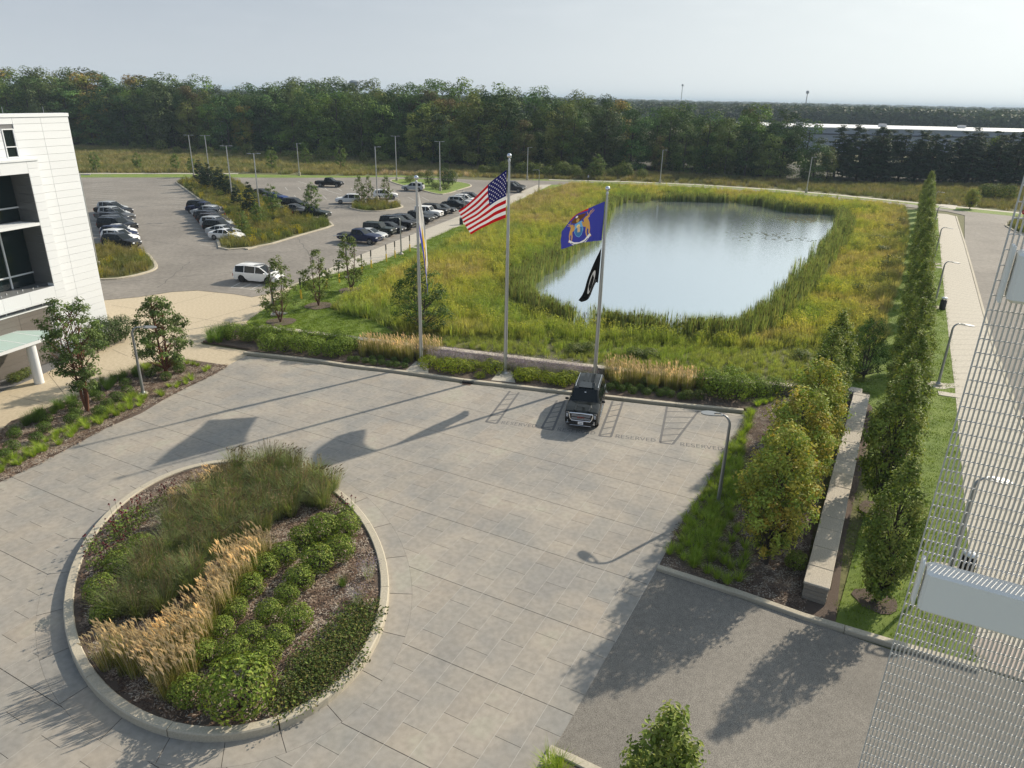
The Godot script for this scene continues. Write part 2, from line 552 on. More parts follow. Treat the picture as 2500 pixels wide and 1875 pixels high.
func build_plaza() -> void:
	var edge := poly([Vector2(-20.78, -48.33), Vector2(-21.11, -46.60), Vector2(-22.33, -42.61), Vector2(-22.85, -39.75), Vector2(-23.90, -37.47), Vector2(-24.40, -35.33), Vector2(-25.00, -33.13), Vector2(-25.72, -31.18), Vector2(-33, -20), Vector2(-36, -6), Vector2(-2.5, -6), Vector2(1.16, -15.49), Vector2(1.78, -16.49), Vector2(6.45, -25.35), Vector2(7.82, -28.19), Vector2(9.88, -31.76), Vector2(11.91, -35.49), Vector2(14.40, -40.33), Vector2(15.10, -41.66), Vector2(12.18, -42.29), Vector2(9.30, -42.89), Vector2(6.36, -43.58), Vector2(3.34, -44.34), Vector2(-1.41, -45.48), Vector2(-3.28, -45.85), Vector2(-5.96, -46.72), Vector2(-8.94, -47.61), Vector2(-11.86, -48.26), Vector2(-14.45, -49.11), Vector2(-17.29, -49.78), Vector2(-20.19, -50.46), Vector2(-20.74, -48.31)])
	var b := MB.new()
	b.prism(edge, -0.2, -0.014)
	var bedding := structure(b, "plaza_pavement", M.joint)
	var ring := ellipse(1.25)
	var slabs := []
	var cw := 0.94
	for k in range(-40, 38):
		var u0 := -12.52 + cw * k
		for j in range(-6, 10):
			var va := 20.3 + 3.85 * j
			var cuts := [0.0, 0.963, 2.888, 3.85] if posmod(k, 2) == 0 else [0.0, 1.925, 3.85]
			for s in cuts.size() - 1:
				var a0: float = va + cuts[s] + (0.012 if s == 0 else 0.007)
				var a1: float = va + cuts[s + 1] - (0.012 if s == cuts.size() - 2 else 0.007)
				var ua := u0 + 0.005
				var ub := u0 + cw - 0.005
				var r := poly([e1 * ua + e2 * a0, e1 * ub + e2 * a0, e1 * ub + e2 * a1, e1 * ua + e2 * a1])
				var mid := e1 * (ua + ub) * 0.5 + e2 * (a0 + a1) * 0.5
				if mid.y > -5.0 or mid.y < -54.0 or mid.x < -38.0 or mid.x > 18.0: continue
				for q in Geometry2D.intersect_polygons(r, edge):
					for w in Geometry2D.clip_polygons(q, ring):
						if w.size() >= 3: slabs.append([w, mid])
	var inner := ellipse(0.3)
	for k in 24:
		var w := PackedVector2Array()
		for s in 4: w.append(ring[k * 3 + s if k * 3 + s < 72 else 0])
		for s in 4: w.append(inner[k * 3 + 3 - s if k * 3 + 3 - s < 72 else 0])
		var mid := (ring[k * 3 + 1] + inner[k * 3 + 2]) * 0.5
		var small := PackedVector2Array()
		for q in w: small.append(mid + (q - mid) * 0.988)
		slabs.append([small, mid])
	slabs.sort_custom(func(a, c): return (a[1] as Vector2).length() < (c[1] as Vector2).length())
	var rest := MB.new()
	var done := 0
	for s in slabs:
		var mid: Vector2 = s[1]
		var inside := absf(mid.x) < -mid.y * 0.78 and mid.y < -13.5
		var t := rr(0.94, 1.05)
		var warm := rr(-0.02, 0.02)
		var c := Color(t + warm, t, t - warm)
		if inside and done < 300:
			done += 1
			var one := MB.new()
			one.col = c
			one.prism(s[0], -0.05, 0.0)
			put(one.mesh(), "paver", M.concrete, bedding)
		else:
			rest.col = c
			rest.prism(s[0], -0.05, 0.0)
	put(rest.mesh(), "paver_field", M.concrete, bedding).set_meta("kind", "stuff")
	# pale sealant that fills the joints along the slabs
	var seal := MB.new()
	for k in range(-40, 38):
		var u := -12.52 + cw * k
		for piece in Geometry2D.intersect_polyline_with_polygon(poly([e1 * u + e2 * 2.0, e1 * u + e2 * 62.0]), edge):
			for q in Geometry2D.clip_polyline_with_polygon(piece, ring):
				var a: Vector2 = q[0]
				var d: Vector2 = q[1]
				if a.distance_to(d) > 0.3:
					seal.quad(v3(a - e1 * 0.006, -0.003), v3(d - e1 * 0.006, -0.003), v3(d + e1 * 0.006, -0.003), v3(a + e1 * 0.006, -0.003))
	put(seal.mesh(), "joint_sealant", M.white_joint, bedding)
	# kerb of the oval island, in lengths
	island = ellipse(0.0)
	var kerb := Node3D.new()
	kerb.name = numbered("island_kerb")
	kerb.set_meta("kind", "structure")
	add_child(kerb)
	for k in 12:
		var path := PackedVector2Array()
		for s in 7: path.append(island[(k * 6 + s) % 72])
		path[0] = path[0].lerp(path[1], 0.006)
		path[6] = path[6].lerp(path[5], 0.006)
		var m := MB.new()
		m.col = Color.WHITE * rr(0.92, 1.05)
		m.sweep(path, [Vector2(-0.02, -0.05), Vector2(-0.02, 0.28), Vector2(0.01, 0.31), Vector2(0.28, 0.31), Vector2(0.32, 0.27), Vector2(0.33, -0.05)] if Geometry2D.is_polygon_clockwise(island) else [Vector2(0.02, -0.05), Vector2(0.02, 0.28), Vector2(-0.01, 0.31), Vector2(-0.28, 0.31), Vector2(-0.32, 0.27), Vector2(-0.33, -0.05)])
		put(m.mesh(), "kerb_stone", M.kerb, kerb)
	var bed := MB.new()
	bed.prism(ellipse(-0.02), -0.1, 0.22, false)
	structure(bed, "island_mulch", M.mulch)
	# back kerb with concrete gutter joints
	var back := [Vector2(-20.44, -51.15), Vector2(-17.51, -50.48), Vector2(-14.64, -49.80), Vector2(-12.01, -48.93), Vector2(-9.04, -48.20), Vector2(-6.04, -47.38), Vector2(-3.32, -46.52), Vector2(-1.43, -46.08), Vector2(3.37, -44.91), Vector2(6.43, -44.16), Vector2(9.41, -43.48), Vector2(12.32, -42.87), Vector2(15.09, -42.36)]
	kerb_line("back_kerb", back, 0.15, 0.34)
	kerb_line("drive_kerb", [Vector2(6.46, -25.39), Vector2(9.02, -24.03), Vector2(9.41, -23.85), Vector2(11.66, -22.47), Vector2(14.22, -21.22), Vector2(16.96, -19.96)], 0.15, 0.3)
	kerb_line("corner_kerb", [Vector2(1.10, -15.38), Vector2(1.44, -16.10), Vector2(2.13, -15.76), Vector2(8, -12.5)], 0.16, 0.3)
	# asphalt drive
	b = MB.new()
	b.prism(poly([Vector2(6.45, -25.35), Vector2(1.78, -16.49), Vector2(1.16, -15.49), Vector2(-1.5, -5), Vector2(30, 2), Vector2(36, -9), Vector2(16.90, -19.86), Vector2(14.16, -20.71), Vector2(11.53, -22.21), Vector2(9.30, -23.47)]), -0.2, -0.006)
	structure(b, "drive_road", M.asphalt)
	# reserved bays
	var bays := [[Vector2(-0.12, -44.75), Vector2(0.49, -44.53), Vector2(-1.56, -39.65), Vector2(-0.88, -39.47)], [Vector2(3.01, -43.30), Vector2(3.55, -43.37), Vector2(1.85, -38.93), Vector2(2.52, -38.71)], [Vector2(6.71, -43.37), Vector2(7.37, -43.26), Vector2(5.26, -38.07), Vector2(5.94, -37.96)], [Vector2(10.20, -42.71), Vector2(12.17, -42.20), Vector2(8.75, -37.37), Vector2(9.46, -37.19)]]
	var where := ["beside the middle flagpole", "beside the black vehicle's passenger side", "beside the black vehicle's driver side", "nearest the grass bed"]
	for k in 4:
		var q: Array = bays[k]
		var m := MB.new()
		stripe(m, q[0], q[2], 0.14)
		stripe(m, q[1], q[3], 0.14)
		stripe(m, q[2], q[3], 0.14)
		for s in 6:
			stripe(m, (q[0] as Vector2).lerp(q[2], (s + 0.9) / 6.0), (q[1] as Vector2).lerp(q[3], (s + 0.35) / 6.0), 0.09)
		var o := put(m.mesh(), "bay_marking", M.dark_stain)
		tag(o, "hatched dark bay marking on the paving " + where[k], "marking", "hatched bay markings", "structure")
	var texts := [[Vector2(-0.62, -39.42), Vector2(1.50, -39.00), Vector2(-0.59, -39.78)], [Vector2(2.78, -38.67), Vector2(5.01, -38.21), Vector2(2.84, -38.98)], [Vector2(6.20, -37.90), Vector2(8.49, -37.43), Vector2(6.29, -38.25)], [Vector2(9.87, -37.03), Vector2(12.22, -36.53), Vector2(10.01, -37.44)]]
	var tx := ["between the middle flagpole and the black vehicle", "in front of the black vehicle", "in the empty bay right of the black vehicle", "in the bay nearest the curved lamp"]
	for k in 4:
		var t := TextMesh.new()
		t.text = "RESERVED"
		var f := SystemFont.new()
		f.font_names = PackedStringArray(["Droid Sans"])
		t.font = f
		t.font_size = 64
		t.pixel_size = 0.01
		t.depth = 0.01
		t.curve_step = 1.0
		var wide: float = t.get_aabb().size.x
		var tall: float = t.get_aabb().size.y
		var a: Vector2 = texts[k][0]
		var d: Vector2 = texts[k][1]
		var o := put(t, "reserved_lettering", M.dark_stain)
		var run := v3((d - a).normalized())
		var upw := v3(e2)
		upw = (upw - run * upw.dot(run)).normalized()
		o.transform = Transform3D(Basis(run * (a.distance_to(d) / wide), upw * (0.44 / tall), Vector3(0, 0.1, 0)), v3((a + d) * 0.5, 0.004) + upw * 0.22)
		tag(o, "dark word RESERVED on the paving " + tx[k], "lettering", "reserved lettering", "structure")

func stripe(m: MB, a: Vector2, d: Vector2, wide: float, y := 0.004) -> void:
	var s := (d - a).normalized().orthogonal() * wide * 0.5
	m.quad(v3(a - s, y), v3(d - s, y), v3(d + s, y), v3(a + s, y))

# kerb in lengths of about three metres; the section lies on the right of the line
func kerb_line(called: String, line: Array, high: float, wide: float, closed := false, sign_ := 1.0, mat_: Material = null) -> void:
	var o := Node3D.new()
	o.name = numbered(called)
	o.set_meta("kind", "structure")
	add_child(o)
	var pts := PackedVector2Array()
	var n := line.size()
	for k in (n if closed else n - 1):
		var a: Vector2 = line[k]
		var d: Vector2 = line[(k + 1) % n]
		var steps := maxi(1, int(a.distance_to(d) / 1.0))
		for s in steps: pts.append(a.lerp(d, float(s) / steps))
	pts.append(line[0] if closed else line[n - 1])
	var at := 0
	while at < pts.size() - 1:
		var end := mini(at + 3, pts.size() - 1)
		if pts.size() - 1 - end < 2: end = pts.size() - 1
		var path := pts.slice(at, end + 1)
		path[0] = path[0].lerp(path[1], 0.008)
		path[path.size() - 1] = path[path.size() - 1].lerp(path[path.size() - 2], 0.008)
		var m := MB.new()
		m.col = Color.WHITE * rr(0.9, 1.06)
		var sec := []
		for q in [Vector2(0.0, -0.1), Vector2(0.0, high - 0.03), Vector2(0.03, high), Vector2(wide - 0.03, high), Vector2(wide, high - 0.03), Vector2(wide, -0.1)]:
			sec.append(Vector2(q.x * sign_, q.y))
		m.sweep(path, sec)
		put(m.mesh(), "kerb_stone", mat_ if mat_ else M.kerb, o)
		at = end

func sheet(called: String, line: Array, y: float, m: Material, deep := 0.15) -> MeshInstance3D:
	var b := MB.new()
	b.prism(poly(line), y - deep, y)
	return structure(b, called, m)

func build_parking() -> void:
	# car park, its access road and the road behind the pond
	sheet("car_park", [Vector2(-39.39, -64.48), Vector2(-36.22, -66.22), Vector2(-33.94, -68.41), Vector2(-31.77, -69.20), Vector2(-27.66, -68.13), Vector2(-25.58, -67.19), Vector2(-24.24, -68.85), Vector2(-19.3, -88), Vector2(-13.9, -106.3), Vector2(1.3, -158), Vector2(4.6, -170.5), Vector2(13.3, -173.8), Vector2(22.8, -173), Vector2(41.3, -169.8), Vector2(58.2, -163), Vector2(67.2, -155.5), Vector2(77.9, -148), Vector2(84, -141.5), Vector2(84.5, -136.6), Vector2(66.61, -106.00), Vector2(55.65, -85.50), Vector2(46.33, -68.12), Vector2(37.89, -52.20), Vector2(33.12, -42.51), Vector2(40, -22), Vector2(75, -22), Vector2(160, -115), Vector2(110, -122), Vector2(93.4, -137.5), Vector2(86.8, -143.5), Vector2(80.7, -153.3), Vector2(70.2, -162.6), Vector2(60.5, -169.4), Vector2(43, -176.8), Vector2(23.8, -180.1), Vector2(3.8, -180.4), Vector2(-8, -178), Vector2(-16.6, -180.6), Vector2(-29.9, -180.7), Vector2(-42.3, -176.3), Vector2(-54.4, -173.5), Vector2(-78.6, -168.5), Vector2(-97.6, -164.1), Vector2(-150, -152), Vector2(-130, -60), Vector2(-60, -60)], -0.004, M.lot)
	# concrete by the building and the walk beside the car park
	sheet("forecourt_pavement", [Vector2(-39.34, -64.38), Vector2(-36.17, -66.11), Vector2(-33.89, -68.30), Vector2(-31.72, -69.09), Vector2(-27.62, -68.02), Vector2(-25.54, -67.08), Vector2(-24.20, -68.74), Vector2(-22.6, -73.5), Vector2(-23.26, -59.05), Vector2(-22.60, -57.94), Vector2(-24.81, -53.21), Vector2(-24.43, -52.87), Vector2(-20.07, -51.42), Vector2(-20.74, -48.31), Vector2(-24.64, -49.55), Vector2(-26.96, -48.41), Vector2(-27.77, -41.98), Vector2(-28.30, -41.39), Vector2(-29.81, -38.21), Vector2(-29.55, -36.82), Vector2(-36, -34), Vector2(-38, -46), Vector2(-42, -62)], -0.008, M.tan_concrete)
	var lines := MB.new()
	for s in [[Vector2(-28.44, -56.84), Vector2(-22.18, -67.22)], [Vector2(-34.93, -57.80), Vector2(-29.40, -68.84)], [Vector2(-27.14, -51.43), Vector2(-24.32, -57.80)], [Vector2(-30.66, -51.17), Vector2(-28.81, -49.79)], [Vector2(-29.74, -47.06), Vector2(-27.23, -46.49)], [Vector2(-32.48, -41.99), Vector2(-29.20, -40.87)], [Vector2(-34.80, -48.56), Vector2(-28.97, -42.21)], [Vector2(-25.53, -52.97), Vector2(-21.78, -51.12)], [Vector2(-37.19, -63.22), Vector2(-20.85, -57.23)]]:
		stripe(lines, s[0], s[1], 0.025, -0.004)
	structure(lines, "pavement_joints", M.joint)
	var wl := sheet("side_walk", [Vector2(-22.6, -73.5), Vector2(-24.0, -69.0), Vector2(-19.3, -88), Vector2(-13.9, -106.3), Vector2(1.3, -158), Vector2(4.6, -170.5), Vector2(8.2, -172.2), Vector2(-1.5, -136.0), Vector2(-9.2, -110.0), Vector2(-16.3, -84.0)], 0.0, M.pale_concrete)
	wl.name = "sidewalk"
	lines = MB.new()
	for k in 60:
		var t := k / 60.0
		stripe(lines, Vector2(-22.0, -78.0).lerp(Vector2(4.6, -170.5), t), Vector2(-17.4, -79.5).lerp(Vector2(8.0, -171.8), t), 0.03, 0.004)
	structure(lines, "sidewalk_joints", M.joint)
	# mown lawns
	sheet("lawn", [Vector2(8.2, -172.3), Vector2(-1.5, -136.0), Vector2(-9.2, -110.0), Vector2(-16.3, -84.0), Vector2(-22.6, -73.5), Vector2(-23.23, -58.97), Vector2(-25.5, -58.4), Vector2(-13.5, -55.6), Vector2(-8, -54.0), Vector2(-12.0, -60), Vector2(-16.9, -63.5), Vector2(-15.4, -70), Vector2(-13.6, -80), Vector2(-10.5, -91), Vector2(-6, -112), Vector2(-1, -132), Vector2(4.1, -152), Vector2(13.4, -173.6)], -0.02, M.lawn)
	sheet("back_lawn", [Vector2(-78.6, -168.7), Vector2(-54.4, -173.7), Vector2(-42.3, -176.5), Vector2(-29.9, -180.9), Vector2(-16.6, -180.8), Vector2(-16, -183.5), Vector2(-30, -184.5), Vector2(-43, -180.5), Vector2(-68.3, -178.6), Vector2(-85.1, -174.6), Vector2(-101.4, -170.9), Vector2(-150, -158), Vector2(-150, -153), Vector2(-97.6, -164.3)], -0.01, M.lawn)
	sheet("back_path", [Vector2(-101.4, -171.2), Vector2(-85.1, -175.0), Vector2(-68.3, -179.0), Vector2(-68.5, -181.0), Vector2(-85.1, -177.0), Vector2(-101.4, -173.2), Vector2(-150, -160.5), Vector2(-150, -158.4)], 0.0, M.pale_concrete)
	sheet("verge_lawn", [Vector2(3.8, -180.6), Vector2(23.8, -180.3), Vector2(43, -177.0), Vector2(60.5, -169.6), Vector2(70.2, -162.8), Vector2(80.7, -153.5), Vector2(86.8, -143.7), Vector2(93.4, -137.7), Vector2(112, -122), Vector2(118, -126), Vector2(98.5, -143), Vector2(84.3, -155.6), Vector2(72.4, -166.5), Vector2(61.8, -173.2), Vector2(43.4, -180.4), Vector2(23.8, -183.0), Vector2(4, -183)], -0.01, M.lawn)
	sheet("far_path", [Vector2(8, -182.0), Vector2(27.2, -181.6), Vector2(43.4, -178.9), Vector2(61.1, -171.6), Vector2(71.0, -164.6), Vector2(82.4, -154.4), Vector2(97, -141.6), Vector2(116, -124.5), Vector2(117.4, -126), Vector2(98.3, -143.0), Vector2(83.8, -155.8), Vector2(72.2, -166.3), Vector2(61.7, -173.4), Vector2(43.7, -180.6), Vector2(27.2, -183.3), Vector2(8, -183.7)], 0.0, M.pale_concrete)
	# right-hand lawn, walk and road kerb
	sheet("side_lawn", [Vector2(81.92, -141.31), Vector2(65.21, -110.23), Vector2(55.23, -91.60), Vector2(43.06, -68.81), Vector2(33.97, -51.63), Vector2(31.85, -47.57), Vector2(23.79, -32.63), Vector2(21.22, -27.87), Vector2(17.89, -21.61), Vector2(16.97, -19.98), Vector2(14.26, -21.31), Vector2(12.74, -22.17), Vector2(18.73, -32.25), Vector2(24.12, -44.42), Vector2(25.14, -46.18), Vector2(23.42, -47.04), Vector2(32.97, -61.48), Vector2(45.87, -83.60), Vector2(63.31, -116.33), Vector2(76.68, -143.73), Vector2(80.07, -141.53)], -0.02, M.lawn)
	sheet("walk", [Vector2(80.33, -138.42), Vector2(65.21, -110.23), Vector2(55.23, -91.60), Vector2(43.06, -68.81), Vector2(33.97, -51.63), Vector2(31.85, -47.57), Vector2(23.79, -32.63), Vector2(21.22, -27.87), Vector2(17.89, -21.61), Vector2(16.97, -19.98), Vector2(23, -17), Vector2(26.5, -22), Vector2(31.38, -39.35), Vector2(34.43, -45.29), Vector2(38.53, -53.31), Vector2(37.78, -52.19), Vector2(46.24, -68.11), Vector2(55.54, -85.49), Vector2(66.48, -105.98), Vector2(81.91, -135.29), Vector2(81.79, -137.79)], 0.0, M.pale_concrete).name = "main_walk"
	kerb_line("road_kerb", [Vector2(26.6, -22), Vector2(31.40, -39.35), Vector2(34.45, -45.29), Vector2(38.55, -53.31), Vector2(37.80, -52.19), Vector2(46.26, -68.11), Vector2(55.58, -85.49), Vector2(66.52, -105.99), Vector2(81.99, -135.30)], 0.03, 0.25)
	lines = MB.new()
	var la := [Vector2(80.33, -138.42), Vector2(65.21, -110.23), Vector2(55.23, -91.60), Vector2(43.06, -68.81), Vector2(33.97, -51.63), Vector2(23.79, -32.63), Vector2(17.15, -20.38)]
	var lb := [Vector2(82.15, -136.15), Vector2(66.39, -105.97), Vector2(55.47, -85.48), Vector2(46.16, -68.11), Vector2(37.72, -52.18), Vector2(30, -30), Vector2(26, -21)]
	for k in 6:
		var steps := int((la[k] as Vector2).distance_to(la[k + 1]) / 1.5)
		for s in steps:
			stripe(lines, (la[k] as Vector2).lerp(la[k + 1], float(s) / steps), (lb[k] as Vector2).lerp(lb[k + 1], float(s) / steps), 0.02, 0.004)
	structure(lines, "walk_joints", M.joint)
	sheet("crosswalk_pavement", [Vector2(88.85, -152.65), Vector2(91.34, -151.03), Vector2(87.44, -144.93), Vector2(85.56, -147.68)], 0.012, M.pale_concrete)
	# planted islands
	rows.big = [Vector2(-74.02, -158.40), Vector2(-56.94, -130.76), Vector2(-38.95, -92.59), Vector2(-37.84, -90.00), Vector2(-36.13, -88.90), Vector2(-33.78, -90.49), Vector2(-34.15, -89.57), Vector2(-31.96, -93.46), Vector2(-30.16, -99.69), Vector2(-28.03, -106.40), Vector2(-27.62, -108.89), Vector2(-28.72, -111.67), Vector2(-36, -118), Vector2(-52, -145), Vector2(-66, -169), Vector2(-72, -169.5)]
	rows.left = [Vector2(-43.75, -72.14), Vector2(-41.29, -73.11), Vector2(-40.00, -75.75), Vector2(-40.07, -78.42), Vector2(-42.48, -82.49), Vector2(-45.83, -86.72), Vector2(-52, -88.5), Vector2(-60, -86), Vector2(-56, -70)]
	rows.oval = [Vector2(-29.46, -127.41), Vector2(-27.47, -124.78), Vector2(-25.34, -123.53), Vector2(-22.56, -124.93), Vector2(-20.29, -129.28), Vector2(-21.76, -133.24), Vector2(-26.07, -133.59), Vector2(-29.36, -131.40)]
	rows.far = [Vector2(-29.47, -170.04), Vector2(-19.93, -154.37), Vector2(-15.07, -148.87), Vector2(-11.64, -158.95), Vector2(-10.12, -165.49), Vector2(-12.55, -171.40), Vector2(-21.14, -177.00), Vector2(-27.57, -176.17)]
	rows.road = [Vector2(84.73, -125.13), Vector2(83.65, -122.75), Vector2(81.99, -117.89), Vector2(82.57, -116.08), Vector2(96, -106), Vector2(101, -112), Vector2(90.78, -129.52), Vector2(87.04, -127.49)]
	for key in rows:
		var line: PackedVector2Array = rounded(rows[key], 3) if key in ["oval", "far", "left", "road"] else poly(rows[key])
		var closed := Array(line)
		kerb_line("island_kerb", closed, 0.14, 0.35, true, -1.0 if Geometry2D.is_polygon_clockwise(line) else 1.0)
		var b := MB.new()
		b.prism(line, -0.1, 0.1, false)
		structure(b, "island_soil", M.lawn if key == "far" else M.soil)
	# stall lines
	var paint := MB.new()
	var dir := Vector2(sin(deg_to_rad(103)), -cos(deg_to_rad(103)))
	for k in 34:
		var a := Vector2(-46.5, -84.5) + Vector2(-0.485, -0.875) * (k * 3.42)
		if k > 0: stripe(paint, a, a - dir * 5.4, 0.1, 0.002)
		var d := Vector2(-41.0, -92.0) + Vector2(-0.485, -0.875) * (k * 3.42)
		if k < 25: stripe(paint, d, d + dir * 5.2, 0.1, 0.002)
	var rowdir := Vector2(sin(deg_to_rad(16.0)), -cos(deg_to_rad(16.0)))
	var face := Vector2(sin(deg_to_rad(106.0)), -cos(deg_to_rad(106.0)))
	for k in 27:
		var a := Vector2(-18.2, -90.5) + rowdir * (k * 2.75)
		stripe(paint, a, a - face * 5.4, 0.1, 0.002)
	for k in 12:
		var a := Vector2(-50, -150) + Vector2(2.75, -0.2) * k
		stripe(paint, a, a + Vector2(-2.0, -5.0), 0.1, 0.002)
		stripe(paint, a + Vector2(1, 8), a + Vector2(3, 13), 0.1, 0.002)
	stripe(paint, Vector2(-50.01, -166.98), Vector2(-35.01, -145.09), 0.12, 0.002)
	for s in [[Vector2(-28.92, -70.68), Vector2(-28.70, -72.59)], [Vector2(-27.87, -70.30), Vector2(-27.48, -72.20)], [Vector2(-26.68, -69.93), Vector2(-26.35, -72.05)], [Vector2(-28.92, -70.68), Vector2(-25.44, -69.80)]]:
		stripe(paint, s[0], s[1], 0.1, 0.002)
	structure(paint, "stall_lines_marking", M.paint)
	# tar seams in the asphalt
	var tar := MB.new()
	for q in [[Vector2(-66, -128), Vector2(-45, -120)], [Vector2(-62, -108), Vector2(-46, -103)], [Vector2(-58, -98), Vector2(-42, -91)], [Vector2(-42, -84), Vector2(-20, -92)], [Vector2(-44, -70), Vector2(-30, -78)], [Vector2(-80, -150), Vector2(-66, -146)], [Vector2(-38, -82), Vector2(-36, -70)], [Vector2(-30, -98), Vector2(-24, -84)], [Vector2(-30, -118), Vector2(-15, -124)], [Vector2(-40, -138), Vector2(-12, -134)], [Vector2(-36, -160), Vector2(-8, -150)], [Vector2(62, -80), Vector2(86, -128)], [Vector2(56, -86), Vector2(80, -84)]]:
		var n := 14
		for k in n:
			var s0: Vector2 = (q[0] as Vector2).lerp(q[1], float(k) / n)
			var s1: Vector2 = (q[0] as Vector2).lerp(q[1], float(k + 1) / n)
			stripe(tar, s0 + Vector2(sin(k * 1.7), cos(k * 2.3)) * 0.12, s1 + Vector2(sin((k + 1) * 1.7), cos((k + 1) * 2.3)) * 0.12, 0.05, 0.003)
	structure(tar, "tar_seams_marking", M.tar)

func build_pond() -> void:
	var m := MB.new()
	var big := PackedVector2Array()
	for q in Geometry2D.offset_polygon(pond, 1.2):
		if q.size() > big.size(): big = q
	m.prism(big, WATER - 0.1, WATER, false)
	var w := mat(lin(0.66, 0.745, 0.785), 0.07, 0.85, false)
	w.metallic_specular = 0.5
	w.heightmap_enabled = true
	var n := noise_image(61, 0.02, 512, 3)
	w.heightmap_texture = ImageTexture.create_from_image(n)
	w.heightmap_scale = 0.7
	w.uv1_triplanar = true
	w.uv1_world_triplanar = true
	w.uv1_scale = Vector3(0.16, 0.16, 0.22)
	M.water = w
	structure(m, "pond_water", w)
	# lily pads and drifting scum
	rng.seed = 15
	var pads := MB.new()
	for k in 420:
		var c: Vector2 = [Vector2(52.32, -133.36), Vector2(52.65, -130.26), Vector2(50.13, -131.44), Vector2(48.85, -147.95), Vector2(25.35, -147.91), Vector2(40.11, -112.31)][k % 6]
		c += Vector2(rr(-1, 1) + rr(-1, 1), rr(-1, 1)) * [3.0, 2.6, 2.2, 2.0, 3.0, 4.0][k % 6]
		var r := rr(0.1, 0.28)
		pads.col = [lin(0.09, 0.10, 0.03), lin(0.14, 0.13, 0.05), lin(0.06, 0.075, 0.025)][k % 3]
		var y := WATER + 0.012 + 0.00002 * k
		for j in 7:
			var a0 := TAU * j / 8.0 + k
			pads.tri(Vector3(c.x, y, c.y), Vector3(c.x + cos(a0) * r, y + rr(0, 0.01), c.y + sin(a0) * r), Vector3(c.x + cos(a0 + 0.785) * r, y + rr(0, 0.01), c.y + sin(a0 + 0.785) * r))
	tag(put(pads.mesh(), "lily_pads_foliage", M.leaf), "dark lily pads floating near the pond's far bank", "lily pads", "", "stuff")

# ---------------------------------------------------------------- plants

func shade(c: Color, k: float) -> Color:
	return Color(c.r * k, c.g * k, c.b * k)

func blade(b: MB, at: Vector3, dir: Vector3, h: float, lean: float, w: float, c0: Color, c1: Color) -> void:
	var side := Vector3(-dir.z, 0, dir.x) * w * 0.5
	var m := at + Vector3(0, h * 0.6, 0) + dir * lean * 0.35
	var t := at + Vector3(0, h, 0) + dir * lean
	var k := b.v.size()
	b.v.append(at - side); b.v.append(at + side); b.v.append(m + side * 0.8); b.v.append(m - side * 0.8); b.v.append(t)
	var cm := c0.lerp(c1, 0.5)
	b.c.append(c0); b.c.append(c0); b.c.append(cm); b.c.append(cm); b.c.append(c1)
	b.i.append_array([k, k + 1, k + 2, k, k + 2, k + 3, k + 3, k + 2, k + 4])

func clump(n: int, r: float, h: float, lean: float, w: float, cols: Array) -> MB:
	var b := MB.new()
	for k in n:
		var a := rr(0, TAU)
		var d := Vector3(cos(a), 0, sin(a))
		var q := sqrt(rng.randf())
		var c: Color = cols[rng.randi() % cols.size()]
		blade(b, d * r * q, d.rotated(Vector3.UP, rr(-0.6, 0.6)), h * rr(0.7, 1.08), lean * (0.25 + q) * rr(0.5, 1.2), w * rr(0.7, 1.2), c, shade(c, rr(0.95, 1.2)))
	return b

# stalks that carry feathery heads, all nodding the same way
func plumes(b: MB, n: int, r: float, h: float, lean: float, c: Color, wind: Vector3, size := 1.0) -> void:
	for k in n:
		var a := rr(0, TAU)
		var at := Vector3(cos(a), 0, sin(a)) * r * sqrt(rng.randf())
		var top := at + Vector3(0, h * rr(0.78, 1.06), 0) + at * 0.5 * lean + wind * rr(0.05, 0.3)
		var bend := wind * rr(0.06, 0.16) + Vector3(rr(-0.04, 0.04), 0, rr(-0.04, 0.04))
		var tone := shade(c, rr(0.75, 1.2))
		b.col = shade(tone, 0.75)
		var s := Vector3(0.006, 0, 0.004)
		b.quad(at - s, at + s, top + s, top - s)
		b.col = tone
		var lo := top - Vector3(0, 0.26, 0) * size - bend * 0.3
		for u in [Vector3(0.022, 0, 0.0), Vector3(0.0, 0, 0.022)]:
			b.quad(lo, top.lerp(lo, 0.45) + u * size, top + bend + Vector3(0, 0.02, 0), top.lerp(lo, 0.45) - u * size)

func leaf(b: MB, at: Vector3, nrm: Vector3, size: float, c: Color) -> void:
	var t := nrm.cross(Vector3(rr(-1, 1), rr(-1, 1), rr(-1, 1))).normalized()
	if t == Vector3.ZERO: t = Vector3.RIGHT
	var s := nrm.cross(t)
	b.col = c
	b.quad(at - t * size * 0.55, at + s * size * 0.3 + nrm * size * 0.08, at + t * size * 0.55 - nrm * size * 0.1, at - s * size * 0.3 + nrm * size * 0.08)

